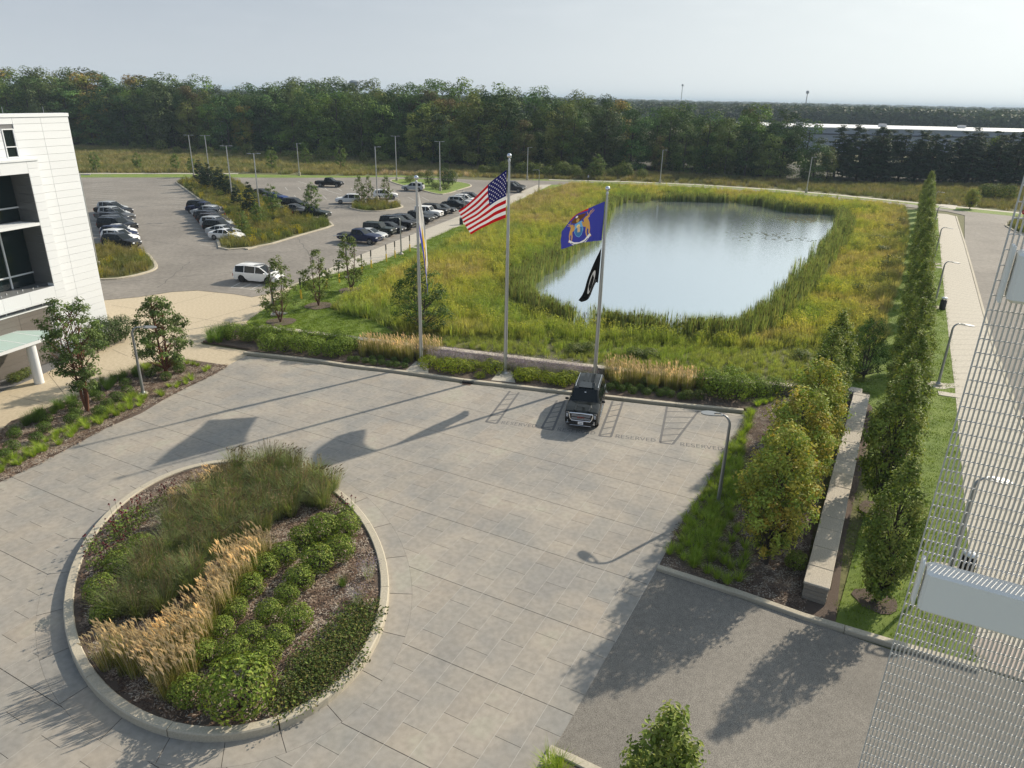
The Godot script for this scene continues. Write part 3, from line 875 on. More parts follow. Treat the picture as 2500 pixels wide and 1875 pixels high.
# a shrub of unit radius: many leaves round a twiggy frame
func shrub_node(called: String, n: int, leafsize: float, cols: Array, squash: float, lumps: float, seed_: int) -> Node3D:
	rng.seed = seed_
	var o := Node3D.new()
	o.name = called
	var bumps := FastNoiseLite.new()
	bumps.seed = seed_
	bumps.frequency = 0.9
	var b := MB.new()
	for k in n:
		var d := Vector3(rr(-1, 1), rr(-1, 1), rr(-1, 1)).normalized()
		if d.y < -0.75: d.y = -d.y
		var f := 1.0 + lumps * bumps.get_noise_3dv(d * 1.7)
		var q := f * (1.0 - 0.38 * pow(rng.randf(), 2.0))
		var at := Vector3(d.x * q, squash * (0.82 + d.y * q * 0.86), d.z * q)
		if at.y < 0.03: at.y = rr(0.03, 0.2)
		var c: Color = cols[rng.randi() % cols.size()]
		leaf(b, at, (d * 1.15 + Vector3(rr(-1, 1), rr(-0.4, 1.2), rr(-1, 1)) * 0.5).normalized(), leafsize * rr(0.7, 1.25), shade(c, rr(0.55, 1.25)))
	put(b.mesh(), "foliage", M.leaf, o)
	var s := MB.new()
	s.col = lin(0.07, 0.05, 0.035)
	for k in 9:
		var a := rr(0, TAU)
		var d := Vector3(cos(a) * rr(0.3, 0.8), squash * rr(0.8, 1.3), sin(a) * rr(0.3, 0.8))
		s.tube([Vector3.ZERO, d * 0.5 + Vector3(0, 0.1, 0), d], [0.03, 0.02, 0.006], 4, false)
	put(s.mesh(true), "stems", M.bark, o)
	return o

func place(src: Node3D, called: String, at: Vector3, turn: float, s: Vector3, label: String, category: String, group: String) -> Node3D:
	var o: Node3D = src.duplicate()
	o.name = numbered(called)
	add_child(o)
	o.transform = Transform3D(Basis(Vector3.UP, turn) * Basis.from_scale(s), at)
	tag(o, label, category, group)
	return o

# trunk, limbs to each leaf cluster and the leaves; profile gives the crown's radius from its foot (0) to its top (1)
func tree_node(called: String, prm: Dictionary) -> Node3D:
	rng.seed = prm.seed
	var o := Node3D.new()
	o.name = called
	var h: float = prm.h
	var clear: float = prm.clear
	var bark := MB.new()
	bark.col = prm.bark
	var crown := MB.new()
	var stems: int = prm.get("stems", 1)
	var tops := []
	for s in stems:
		var a := TAU * s / stems + rr(-0.4, 0.4)
		var out := Vector3(cos(a), 0, sin(a)) * (0.0 if stems == 1 else h * rr(0.05, 0.11))
		var pts := []
		var rad := []
		for k in 7:
			var t := k / 6.0
			pts.append(Vector3(0, h * 0.86 * t, 0) + out * sqrt(t) * 1.2 + Vector3(rr(-1, 1), 0, rr(-1, 1)) * h * 0.008 * t)
			rad.append(prm.trunk * (1.15 - t) / sqrt(stems) + 0.006)
		bark.tube(pts, rad, 7, false)
		tops.append(pts)
	var n: int = prm.clusters
	var prof: Array = prm.profile
	var cols: Array = prm.cols
	var placed := 0
	while placed < n:
		var t := rng.randf()
		var f := t * (prof.size() - 1)
		var r: float = lerpf(prof[int(f)], prof[mini(int(f) + 1, prof.size() - 1)], f - int(f))
		if rng.randf() > r / prm.wide * 0.8 + 0.15: continue
		placed += 1
		var a := rr(0, TAU)
		var q: float = r * lerpf(prm.get("inner", 0.45), 1.0, sqrt(rng.randf())) * rr(0.86, 1.1)
		var at := Vector3(cos(a) * q, clear + (h - clear) * t, sin(a) * q)
		at += Vector3(rr(-1, 1), rr(-1, 1), rr(-1, 1)) * prm.cr * 0.4
		var trunk: Array = tops[rng.randi() % stems]
		var drop: float = prm.get("rise", 0.8) * q
		var ft := clampf((at.y - drop) / (h * 0.86), 0.08, 0.97) * 6.0
		var from: Vector3 = (trunk[int(ft)] as Vector3).lerp(trunk[mini(int(ft) + 1, 6)], ft - int(ft))
		if placed % int(prm.get("every", 1)) == 0:
			bark.tube([from, from.lerp(at, 0.5) + Vector3(0, -0.06 * q, 0), at], [prm.trunk * 0.22 + 0.004, prm.trunk * 0.12 + 0.003, 0.003], 4, false)
		var tone := rr(0.55, 1.5) if prm.has("shell") else rr(0.72, 1.22)
		var c0: Color = cols[rng.randi() % cols.size()]
		var out := (at - Vector3(0, at.y * 0.8, 0)).normalized()
		for k in int(prm.leaves):
			var d := Vector3(rr(-1, 1), rr(-1, 1), rr(-1, 1))
			if prm.has("shell"): d = d.normalized() * pow(rng.randf(), 0.3)
			elif d.length() > 1.0: d = d.normalized() * rng.randf()
			d.y *= prm.get("flat", 0.7)
			leaf(crown, at + d * prm.cr, (d * (1.5 if prm.has("shell") else 1.0) + out * 0.6 + Vector3(0, 0.5, 0) + Vector3(rr(-1, 1), rr(-1, 1), rr(-1, 1)) * 0.7).normalized(), prm.leaf * rr(0.65, 1.3), shade(c0, tone * rr(0.8, 1.2)))
	put(bark.mesh(true), "trunk", M.bark, o)
	put(crown.mesh(), "crown", prm.get("mat", M.leaf), o)
	return o

func veg(r: float, g: float, b: float) -> Color:
	return Color(r * 1.42, g * 1.42, b * 1.42)

func make_plants() -> void:
	rng.seed = 100
	var lime := [veg(0.19, 0.27, 0.035), veg(0.24, 0.32, 0.045), veg(0.15, 0.22, 0.03), veg(0.28, 0.33, 0.07)]
	P.tuft = []
	for k in 4: P.tuft.append(clump(130, 0.14, 0.5, 0.42, 0.016, lime).mesh())
	P.turf = clump(26, 0.3, 0.085, 0.06, 0.022, [veg(0.10, 0.16, 0.018), veg(0.16, 0.22, 0.03), veg(0.13, 0.19, 0.022)]).mesh()
	var deep := [veg(0.09, 0.15, 0.03), veg(0.12, 0.18, 0.04), veg(0.07, 0.12, 0.025)]
	P.darktuft = []
	for k in 3: P.darktuft.append(clump(150, 0.2, 0.75, 0.45, 0.016, deep).mesh())
	var dull := [veg(0.145, 0.19, 0.07), veg(0.19, 0.235, 0.095), veg(0.12, 0.165, 0.055), veg(0.22, 0.22, 0.125), veg(0.15, 0.165, 0.07)]
	P.switch = []
	for k in 4:
		var b := clump(260, 0.26, 1.15, 0.8, 0.017, dull)
		plumes(b, 22, 0.36, 1.4, 0.9, lin(0.30, 0.25, 0.16), Vector3(-0.8, 0, 0.5), 0.5)
		P.switch.append(b.mesh())
	P.feather = []
	var olive := [veg(0.18, 0.20, 0.045), veg(0.23, 0.225, 0.06), veg(0.14, 0.17, 0.04), veg(0.29, 0.245, 0.085)]
	for k in 4:
		var b := clump(120, 0.22, 1.05, 0.4, 0.015, olive)
		plumes(b, 22, 0.28, 1.62, 0.8, lin(0.80, 0.70, 0.50), Vector3(-0.85, 0, 0.35))
		P.feather.append(b.mesh())
	P.feather_back = []
	for k in 3:
		var b := clump(170, 0.26, 1.22, 0.34, 0.016, olive)
		plumes(b, 9, 0.3, 1.62, 0.6, lin(0.80, 0.68, 0.46), Vector3(-0.7, 0, 0.2))
		P.feather_back.append(b.mesh())
	P.meadow = []
	for k in 6:
		P.meadow.append(clump(34, 0.42, 0.85, 0.3, 0.04, [Color(1, 1, 1), Color(0.8, 0.85, 0.75), Color(1.2, 1.12, 0.95), Color(0.65, 0.7, 0.6)]).mesh())
	P.tall = []
	for k in 3:
		var b := clump(30, 0.4, 1.2, 0.22, 0.045, [Color(0.7, 0.85, 0.6), Color(0.85, 0.95, 0.7), Color(0.6, 0.7, 0.5)])
		for j in 26:
			var at := Vector3(rr(-0.4, 0.4), rr(0.8, 1.35), rr(-0.4, 0.4))
			leaf(b, at, Vector3(rr(-1, 1), rr(0.2, 1), rr(-1, 1)).normalized(), 0.13, Color(1.25, 1.15, 0.75))
		P.tall.append(b.mesh())
	P.reed = []
	for k in 4:
		var b := clump(20, 0.36, 2.15, 0.34, 0.05, [veg(0.13, 0.17, 0.065), veg(0.17, 0.21, 0.08), veg(0.09, 0.125, 0.045), veg(0.24, 0.225, 0.11)])
		b.col = lin(0.1, 0.06, 0.03)
		for j in 2:
			var at := Vector3(rr(-0.25, 0.25), 1.5, rr(-0.25, 0.25))
			b.tube([at, at + Vector3(0, 0.22, 0)], [0.025, 0.025], 4)
		P.reed.append(b.mesh())
	P.sage = []
	for k in 3:
		var b := clump(70, 0.2, 0.85, 0.5, 0.012, [veg(0.25, 0.28, 0.22), veg(0.2, 0.24, 0.16), veg(0.34, 0.33, 0.32)])
		for j in 230:
			var a := rr(0, TAU)
			var at := Vector3(cos(a), 0, sin(a)) * rr(0.1, 0.62) + Vector3(0, rr(0.45, 1.05), 0)
			leaf(b, at, Vector3(rr(-1, 1), rr(-1, 1), rr(-1, 1)).normalized(), 0.06, shade(lin(0.40, 0.34, 0.50), rr(0.7, 1.2)))
		P.sage.append(b.mesh())
	P.cone = []
	for k in 3:
		var b := MB.new()
		for j in 60: leaf(b, Vector3(rr(-0.35, 0.35), rr(0.05, 0.45), rr(-0.35, 0.35)), Vector3(rr(-1, 1), 1, rr(-1, 1)).normalized(), 0.13, shade(veg(0.14, 0.19, 0.04), rr(0.6, 1.4)))
		for j in 6:
			var at := Vector3(rr(-0.35, 0.35), 0, rr(-0.35, 0.35))
			var top := at * 1.3 + Vector3(0, rr(0.6, 0.95), 0)
			b.col = veg(0.1, 0.1, 0.04)
			b.tube([at, top], [0.008, 0.006], 3, false)
			b.col = veg(0.06, 0.012, 0.016)
			b.lathe(top, [Vector2(0.0, 0.045), Vector2(0.032, 0.02), Vector2(0.035, -0.01), Vector2(0.0, -0.02)], 6)
			b.col = veg(0.2, 0.03, 0.05)
			for q in 5: leaf(b, top + Vector3(cos(q * 1.26), -0.5, sin(q * 1.26)) * 0.04, Vector3(cos(q * 1.26), 1, sin(q * 1.26)).normalized(), 0.06, veg(0.17, 0.03, 0.045))
		P.cone.append(b.mesh())
	P.cover = []
	for k in 3:
		var b := MB.new()
		for j in 130:
			leaf(b, Vector3(rr(-0.4, 0.4), rr(0.02, 0.26), rr(-0.4, 0.4)), Vector3(rr(-0.8, 0.8), 1, rr(-0.8, 0.8)).normalized(), rr(0.05, 0.1), shade([veg(0.06, 0.09, 0.018), veg(0.09, 0.125, 0.025), veg(0.12, 0.11, 0.03)][rng.randi() % 3], rr(0.6, 1.35)))
		P.cover.append(b.mesh())
	var fresh := [veg(0.12, 0.17, 0.024), veg(0.155, 0.21, 0.032), veg(0.085, 0.13, 0.018), veg(0.21, 0.24, 0.05)]
	P.shrub = []
	for k in 4: P.shrub.append(shrub_node("shrub", 1500, 0.13, fresh, 0.9, 0.22, 200 + k))
	P.hedge = []
	for k in 3: P.hedge.append(shrub_node("hedge_shrub", 1500, 0.12, [veg(0.16, 0.225, 0.035), veg(0.21, 0.28, 0.05), veg(0.11, 0.16, 0.025)], 0.95, 0.3, 220 + k))
	P.box = []
	for k in 2: P.box.append(shrub_node("box_ball", 900, 0.15, [veg(0.07, 0.12, 0.02), veg(0.10, 0.155, 0.028), veg(0.055, 0.09, 0.015)], 0.88, 0.08, 240 + k))
	P.gold = []
	for k in 2: P.gold.append(shrub_node("golden_shrub", 900, 0.13, [veg(0.26, 0.29, 0.025), veg(0.2, 0.24, 0.025), veg(0.15, 0.2, 0.02)], 0.62, 0.4, 250 + k))
	P.dark = []
	for k in 2: P.dark.append(shrub_node("evergreen_shrub", 1500, 0.12, [veg(0.035, 0.065, 0.02), veg(0.05, 0.085, 0.025), veg(0.065, 0.10, 0.03)], 1.5, 0.3, 260 + k))
	P.wild = []
	for k in 3: P.wild.append(shrub_node("wild_shrub", 900, 0.17, [veg(0.09, 0.13, 0.03), veg(0.13, 0.17, 0.04), veg(0.07, 0.10, 0.02), veg(0.17, 0.18, 0.05)], 1.1, 0.5, 270 + k))
	# trees
	var oak := [veg(0.085, 0.16, 0.04), veg(0.11, 0.19, 0.05), veg(0.07, 0.13, 0.035), veg(0.13, 0.20, 0.055)]
	var olive2 := [veg(0.15, 0.20, 0.055), veg(0.13, 0.18, 0.045), veg(0.17, 0.205, 0.07)]
	var rust := [veg(0.23, 0.18, 0.075), veg(0.18, 0.19, 0.055), veg(0.16, 0.18, 0.045)]
	P.wood = []
	for k in 8:
		var cols: Array = [oak, oak, olive2, oak, olive2, oak, rust, oak][k]
		var prof: Array = [[2.2, 4.2, 5.0, 4.6, 3.6, 1.6], [3.0, 4.6, 4.8, 4.9, 4.0, 2.2], [1.6, 3.2, 4.0, 3.6, 2.5, 0.8], [2.6, 3.8, 4.6, 5.2, 4.4, 2.0]][k % 4]
		P.wood.append(tree_node("woodland_tree", {"seed": 300 + k, "h": 20.0, "clear": 0.7, "trunk": 0.3, "profile": prof, "wide": 5.0, "shell": true, "clusters": 62, "cr": 1.75, "leaves": 84, "leaf": 0.5, "cols": cols, "bark": lin(0.06, 0.05, 0.04), "inner": 0.5, "mat": M.wood_leaf, "every": 2, "flat": 0.75}))
	P.pine = []
	for k in 3:
		P.pine.append(tree_node("pine_tree", {"seed": 320 + k, "h": 13.0, "clear": 0.8, "trunk": 0.2, "profile": [2.6, 2.9, 2.4, 1.9, 1.2, 0.25], "wide": 2.9, "clusters": 170, "cr": 0.75, "leaves": 26, "leaf": 0.42, "cols": [veg(0.028, 0.05, 0.026), veg(0.038, 0.06, 0.03), veg(0.03, 0.045, 0.03)], "bark": lin(0.05, 0.04, 0.03), "inner": 0.4, "mat": M.wood_leaf, "every": 3, "flat": 0.35, "rise": -0.1}))
	P.sapling = []
	for k in 3:
		P.sapling.append(tree_node("young_tree", {"seed": 330 + k, "h": 5.2, "clear": 1.1, "trunk": 0.06, "profile": [0.7, 1.3, 1.35, 0.95, 0.25], "wide": 1.4, "every": 2, "clusters": 64, "cr": 0.38, "leaves": 28, "leaf": 0.2, "cols": [veg(0.09, 0.14, 0.03), veg(0.13, 0.18, 0.045), veg(0.07, 0.11, 0.025)], "bark": lin(0.09, 0.07, 0.055)}))
	P.column = []
	for k in 3:
		P.column.append(tree_node("columnar_tree", {"seed": 340 + k, "h": 7.6, "clear": 0.5, "trunk": 0.1, "profile": [0.35, 0.85, 1.12, 1.2, 1.08, 0.8, 0.4, 0.05], "wide": 1.2, "every": 2, "clusters": 300, "cr": 0.3, "leaves": 34, "leaf": 0.14, "cols": [veg(0.13, 0.175, 0.032), veg(0.165, 0.21, 0.045), veg(0.21, 0.235, 0.055), veg(0.09, 0.13, 0.024)], "bark": lin(0.07, 0.055, 0.045), "rise": 2.6, "inner": 0.35, "flat": 1.3}))
	P.amber = []
	for k in 2:
		P.amber.append(tree_node("turning_tree", {"seed": 350 + k, "h": 7.0, "clear": 0.75, "trunk": 0.09, "profile": [0.3, 1.1, 1.6, 1.8, 1.65, 1.2, 0.5], "wide": 1.8, "every": 2, "clusters": 380, "cr": 0.34, "leaves": 32, "leaf": 0.15, "cols": [veg(0.23, 0.245, 0.04), veg(0.31, 0.28, 0.05), veg(0.17, 0.23, 0.04), veg(0.34, 0.27, 0.05), veg(0.22, 0.27, 0.05), veg(0.18, 0.24, 0.045), veg(0.26, 0.27, 0.05)], "bark": lin(0.07, 0.055, 0.045), "rise": 2.2, "inner": 0.3, "flat": 1.2}))
	P.maple = []
	for k in 2:
		P.maple.append(tree_node("paperbark_maple", {"seed": 360 + k, "h": [7.2, 5.6][k], "clear": [1.5, 1.0][k], "trunk": 0.15, "stems": 3, "profile": [[0.7, 1.1, 1.7, 2.0, 1.8, 0.9], [1.2, 2.1, 2.3, 1.9, 1.3, 0.5]][k], "wide": 2.2, "every": 2, "clusters": 165, "cr": 0.42, "leaves": 40, "leaf": 0.17, "cols": [veg(0.07, 0.115, 0.03), veg(0.095, 0.14, 0.038), veg(0.12, 0.165, 0.045), veg(0.075, 0.105, 0.028)], "bark": lin(0.16, 0.065, 0.035), "rise": 0.9, "inner": 0.3, "flat": 0.55}))
	P.thin = []
	for k in 2:
		P.thin.append(tree_node("sparse_tree", {"seed": 370 + k, "h": 5.4, "clear": 0.9, "trunk": 0.08, "stems": 2, "profile": [0.8, 1.5, 1.6, 1.2, 0.8, 0.3], "wide": 1.6, "every": 2, "clusters": 76, "cr": 0.34, "leaves": 22, "leaf": 0.19, "cols": [veg(0.10, 0.14, 0.03), veg(0.13, 0.16, 0.04), veg(0.08, 0.11, 0.025)], "bark": lin(0.13, 0.07, 0.05), "rise": 1.5, "inner": 0.3}))
	P.locust = tree_node("shrubby_tree", {"seed": 380, "h": 5.6, "clear": 0.3, "trunk": 0.1, "stems": 4, "profile": [2.0, 2.7, 2.5, 2.0, 1.4, 0.5], "wide": 2.7, "clusters": 130, "cr": 0.5, "leaves": 40, "leaf": 0.15, "cols": [veg(0.055, 0.10, 0.02), veg(0.075, 0.13, 0.028), veg(0.04, 0.075, 0.015)], "bark": lin(0.06, 0.05, 0.04), "rise": 0.9, "inner": 0.4, "flat": 0.5})
	rng.seed = 11

func scatter(outline: Array, meshes: Array, gap: float, y: float, smin: float, smax: float, called: String, label: String, category: String, m: Material = null, tint := Color.WHITE) -> void:
	var pl := poly(outline)
	var lo := pl[0]
	var hi := pl[0]
	for q in pl:
		lo = lo.min(q)
		hi = hi.max(q)
	var bufs := []
	for k in meshes.size(): bufs.append(PackedFloat32Array())
	var o := Node3D.new()
	o.name = numbered(called)
	add_child(o)
	tag(o, label, category, "", "stuff")
	var nx := int((hi.x - lo.x) / gap) + 1
	var nz := int((hi.y - lo.y) / gap) + 1
	for j in nz:
		for k in nx:
			var q := lo + Vector2(k + rr(-0.45, 0.45) + (0.5 if j % 2 else 0.0), j + rr(-0.45, 0.45)) * gap
			if not Geometry2D.is_point_in_polygon(q, pl): continue
			var s := rr(smin, smax)
			var t := rr(0.68, 1.28)
			spot(bufs[rng.randi() % meshes.size()], v3(q, y), rr(-0.5, 0.5) if called.begins_with("feather") else rr(0, TAU), s, s * rr(0.9, 1.1), Color(tint.r * t, tint.g * t, tint.b * t))
	for k in meshes.size():
		if bufs[k].size():
			many(meshes[k], m if m else M.grass, bufs[k], "clumps", o)

func build_beds() -> void:
	# oval island
	scatter([Vector2(-14.09, -33.36), Vector2(-11.10, -33.25), Vector2(-8.72, -30.72), Vector2(-8.73, -29.21), Vector2(-10.32, -27.56), Vector2(-11.48, -26.06), Vector2(-12.23, -23.91), Vector2(-12.21, -21.92), Vector2(-13.09, -20.98), Vector2(-14.57, -21.18), Vector2(-15.12, -22.92), Vector2(-14.82, -24.59), Vector2(-15.38, -27.53), Vector2(-14.92, -30.00)], P.switch, 0.72, 0.22, 0.78, 1.05, "switch_grass", "mass of dull green switch grass across the oval island", "grass")
	scatter([Vector2(-10.71, -25.58), Vector2(-10.01, -25.27), Vector2(-10.16, -23.69), Vector2(-10.36, -21.46), Vector2(-10.36, -19.31), Vector2(-10.21, -17.46), Vector2(-11.05, -17.34), Vector2(-13.69, -18.77), Vector2(-14.16, -19.63), Vector2(-12.53, -19.46), Vector2(-11.48, -20.43), Vector2(-11.64, -22.48), Vector2(-11.46, -24.41)], P.feather, 0.47, 0.22, 0.8, 1.0, "feather_grass", "tan plumed feather grass along the middle of the oval island", "grass", M.straw)
	scatter([Vector2(-15.22, -28.12), Vector2(-14.66, -29.37), Vector2(-14.00, -31.16), Vector2(-14.64, -31.60), Vector2(-15.81, -29.96), Vector2(-15.91, -28.69)], P.feather, 0.6, 0.22, 0.6, 0.75, "feather_grass", "tan plumed feather grass at the back edge of the oval island", "grass", M.straw)
	scatter([Vector2(-16.77, -23.74), Vector2(-17.91, -25.63), Vector2(-17.86, -27.43), Vector2(-17.05, -29.26), Vector2(-15.93, -31.30), Vector2(-15.41, -30.64), Vector2(-16.36, -28.27), Vector2(-16.32, -26.03), Vector2(-16.09, -24.07)], P.cone, 0.62, 0.22, 0.8, 1.1, "coneflower_foliage", "coneflowers with dark red heads along the island's left kerb", "flowers", M.leaf)
	scatter([Vector2(-8.17, -29.66), Vector2(-7.39, -28.66), Vector2(-7.58, -28.06), Vector2(-8.46, -29.02)], P.cone, 0.5, 0.22, 0.7, 0.9, "coneflower_foliage", "small patch of coneflowers at the island's right tip", "flowers", M.leaf)
	scatter([Vector2(-7.29, -18.76), Vector2(-6.31, -20.97), Vector2(-5.40, -22.43), Vector2(-4.98, -21.26), Vector2(-5.18, -19.26), Vector2(-5.93, -17.79), Vector2(-7.00, -16.82), Vector2(-7.53, -17.55)], P.cover, 0.36, 0.22, 1.0, 1.4, "ground_cover_foliage", "low dark ground cover inside the island's front right kerb", "ground cover", M.leaf)
	var spots := [[Vector2(-8.14, -26.49), 0.95], [Vector2(-7.25, -26.83), 0.85], [Vector2(-8.89, -25.90), 0.78], [Vector2(-7.14, -25.22), 0.82], [Vector2(-9.37, -24.79), 0.75], [Vector2(-7.87, -24.31), 0.9], [Vector2(-9.89, -23.87), 0.72], [Vector2(-8.27, -23.20), 0.76], [Vector2(-10.06, -22.68), 0.72], [Vector2(-8.53, -22.38), 0.6], [Vector2(-10.19, -21.39), 0.66], [Vector2(-8.82, -21.22), 0.7], [Vector2(-7.70, -20.90), 0.8], [Vector2(-10.30, -20.38), 0.66], [Vector2(-9.14, -20.16), 0.62], [Vector2(-8.08, -19.94), 0.7], [Vector2(-10.39, -18.98), 0.74], [Vector2(-9.41, -19.21), 0.72], [Vector2(-8.25, -19.01), 0.74], [Vector2(-10.15, -17.35), 0.78], [Vector2(-8.43, -17.20), 1.2], [Vector2(-15.51, -25.19), 0.72], [Vector2(-15.73, -23.88), 0.82], [Vector2(-15.60, -22.22), 0.86], [Vector2(-14.91, -20.97), 0.6]]
	var order := range(spots.size())
	for k in spots.size():
		var s: float = spots[k][1]
		var label := "round leafy green shrub in the oval island, "
		if k == 20: label = "largest leafy shrub at the front tip of the oval island"
		elif k >= 21: label += ["left side, farthest of four", "left side, third from the front", "left side, second from the front", "left side, nearest the plumed grass"][k - 21]
		else: label += ordinal(k) + " back to front in the right group"
		s *= 1.0 if k == 20 else (0.8 if k > 9 else 0.84)
		place(P.shrub[k % 4], "shrub", v3(spots[k][0], 0.2), rr(0, TAU), Vector3(s, s * rr(0.95, 1.1), s), label, "shrub", "shrubs in the oval island")
	var sg := [[Vector2(-5.67, -23.93), 0.9], [Vector2(-5.82, -22.33), 0.75]]
	for k in 2:
		var o := put(P.sage[k], "russian_sage", M.grass)
		o.transform = Transform3D(Basis.from_scale(Vector3.ONE * sg[k][1]), v3(sg[k][0], 0.2))
		tag(o, ["silvery purple sage leaning over the island's right kerb", "smaller silvery sage beside the low ground cover"][k], "sage", "sage in the oval island")
	var wt := put(P.darktuft[0], "grass_tuft", M.grass)
	wt.transform = Transform3D(Basis.from_scale(Vector3.ONE * 0.6), v3(Vector2(-6.60, -23.33), 0.2))
	tag(wt, "lone dark grass tuft in the island's mulch", "grass")
	chips(ellipse(-0.25), 9000, 0.225, "bark_chips", "brown bark chips covering the oval island's soil")
	chips(poly([Vector2(6.49, -25.35), Vector2(7.83, -28.15), Vector2(9.90, -31.76), Vector2(14.42, -40.33), Vector2(20.0, -46.8), Vector2(23.56, -45.42), Vector2(16.09, -32.13), Vector2(11.88, -23.53), Vector2(11.66, -22.57), Vector2(9.44, -23.94)]), 9000, 0.095, "bark_chips", "brown bark chips in the side bed by the thick wall")
	chips(poly([Vector2(-20.74, -48.24), Vector2(-20.99, -46.73), Vector2(-22.31, -42.56), Vector2(-23.88, -37.43), Vector2(-24.98, -33.10), Vector2(-25.70, -31.15), Vector2(-29.50, -36.75), Vector2(-28.25, -41.31), Vector2(-26.90, -48.29)]), 9000, 0.055, "bark_chips", "brown bark chips in the left bed")
	sheet("wall_strip_mulch", [Vector2(24.12, -44.42), Vector2(23.94, -43.17), Vector2(19.50, -34.83), Vector2(17.41, -31.21), Vector2(15.21, -27.23), Vector2(12.74, -22.17), Vector2(11.59, -22.56), Vector2(11.88, -23.53), Vector2(13.33, -24.10), Vector2(17.54, -32.20), Vector2(24.79, -45.76)], -0.01, M.mulch)
	# bed in front of the long wall
	sheet("back_bed_mulch", [Vector2(-20.52, -51.39), Vector2(-14.68, -49.96), Vector2(-9.08, -48.38), Vector2(-3.34, -46.69), Vector2(-1.44, -46.25), Vector2(3.38, -45.07), Vector2(9.43, -43.63), Vector2(15.32, -42.47), Vector2(19.9, -46.6), Vector2(5, -50.2), Vector2(-4, -53.1), Vector2(-13.7, -55.6), Vector2(-23.09, -57.90), Vector2(-24.65, -53.41), Vector2(-20.19, -51.76)], 0.1, M.mulch)
	var hp := [Vector2(-22.27, -53.96), Vector2(-21.10, -53.67), Vector2(-19.88, -53.58), Vector2(-18.61, -53.30), Vector2(-18.69, -51.35), Vector2(-17.51, -51.60), Vector2(-16.30, -51.34), Vector2(-14.89, -50.77), Vector2(-13.71, -50.52), Vector2(-12.95, -50.90), Vector2(-20.99, -53.68), Vector2(-19.54, -53.60), Vector2(-17.65, -53.19), Vector2(-16.05, -52.94), Vector2(-14.70, -52.68), Vector2(-13.47, -52.42), Vector2(-12.54, -51.96)]
	for k in hp.size():
		var s := rr(0.72, 0.88)
		place(P.hedge[k % 3], "hedge_shrub", v3(hp[k], 0.08), rr(0, TAU), Vector3(s, s * 1.1, s), "clipped hedge shrub behind the back kerb, %s from the forecourt, %s row" % [ordinal(k if k < 10 else k - 10), "front" if k < 10 else "rear"], "shrub", "hedge shrubs behind the back kerb")
	scatter([Vector2(-24.39, -53.06), Vector2(-22.82, -52.63), Vector2(-22.61, -53.93), Vector2(-23.32, -55.82), Vector2(-24.33, -54.95)], P.darktuft, 0.6, 0.08, 1.1, 1.4, "tall_grass", "grey green tall grass at the hedge's left end", "grass")
	scatter([Vector2(-11.57, -50.50), Vector2(-7.08, -49.67), Vector2(-5.33, -50.94), Vector2(-5.66, -51.93), Vector2(-7.50, -51.97), Vector2(-11.73, -52.37)], P.feather_back, 0.5, 0.08, 0.85, 1.0, "feather_grass", "tan plumed feather grass left of the first flagpole", "grass", M.straw)
	scatter([Vector2(6.55, -46.11), Vector2(9.30, -45.20), Vector2(12.60, -44.49), Vector2(13.33, -46.27), Vector2(10.21, -47.48), Vector2(7.03, -48.45)], P.feather_back, 0.5, 0.08, 0.85, 1.0, "feather_grass", "tan plumed feather grass right of the black vehicle", "grass", M.straw)
	var gp := [Vector2(-6.08, -48.65), Vector2(-4.78, -48.12), Vector2(-3.85, -47.88), Vector2(-2.92, -48.40), Vector2(-2.29, -46.82), Vector2(-1.44, -47.89), Vector2(0.86, -46.59), Vector2(0.80, -46.59), Vector2(1.43, -46.91), Vector2(2.56, -46.28), Vector2(3.43, -45.92), Vector2(4.03, -46.37)]
	for k in gp.size():
		var s := 0.42 if k == 4 else rr(0.72, 0.95)
		place(P.gold[k % 2], "golden_shrub", v3(gp[k], 0.08), rr(0, TAU), Vector3(s, s, s), "yellow green low shrub between the flagpoles and the kerb, %s from the first flagpole" % ordinal(k), "shrub", "yellow green shrubs behind the kerb")
	var bp := [Vector2(-12.02, -49.50), Vector2(-11.59, -49.53), Vector2(-10.89, -49.25), Vector2(-10.46, -49.67), Vector2(-10.24, -48.92), Vector2(-9.63, -48.96), Vector2(-9.02, -48.69), Vector2(-8.47, -48.55), Vector2(-7.88, -48.46), Vector2(-8.78, -49.56), Vector2(-7.88, -49.46), Vector2(-9.82, -49.81)]
	for k in bp.size():
		place(P.box[k % 2], "box_ball", v3(bp[k], 0.08), rr(0, TAU), Vector3.ONE * 0.31, "small clipped box ball left of the first flagpole, %s from the hedge" % ordinal(k), "box ball", "box balls left of the first flagpole")
	var bq := [Vector2(6.71, -45.12), Vector2(7.15, -45.52), Vector2(7.43, -44.90), Vector2(7.96, -45.25), Vector2(8.18, -44.55), Vector2(8.77, -45.09), Vector2(9.10, -44.40), Vector2(9.66, -45.04), Vector2(10.03, -44.28), Vector2(10.44, -44.67), Vector2(10.66, -44.11), Vector2(11.34, -43.75)]
	for k in bq.size():
		place(P.box[k % 2], "box_ball", v3(bq[k], 0.08), rr(0, TAU), Vector3.ONE * 0.36, "small clipped box ball right of the black vehicle, %s from it" % ordinal(k), "box ball", "box balls right of the black vehicle")
	for k in 4:
		place(P.wild[k % 3], "flowering_plant", v3([Vector2(11.79, -43.80), Vector2(12.50, -43.84), Vector2(7.72, -46.33), Vector2(9.23, -46.01)][k], 0.08), rr(0, TAU), Vector3.ONE * 0.4, ["small leafy flowering plant beside the last box ball", "small leafy flowering plant next to the round shrubs", "pale flowering plant in front of the plumed grass nearest the vehicle", "pale flowering plant in front of the plumed grass"][k], "plant", "small flowering plants")
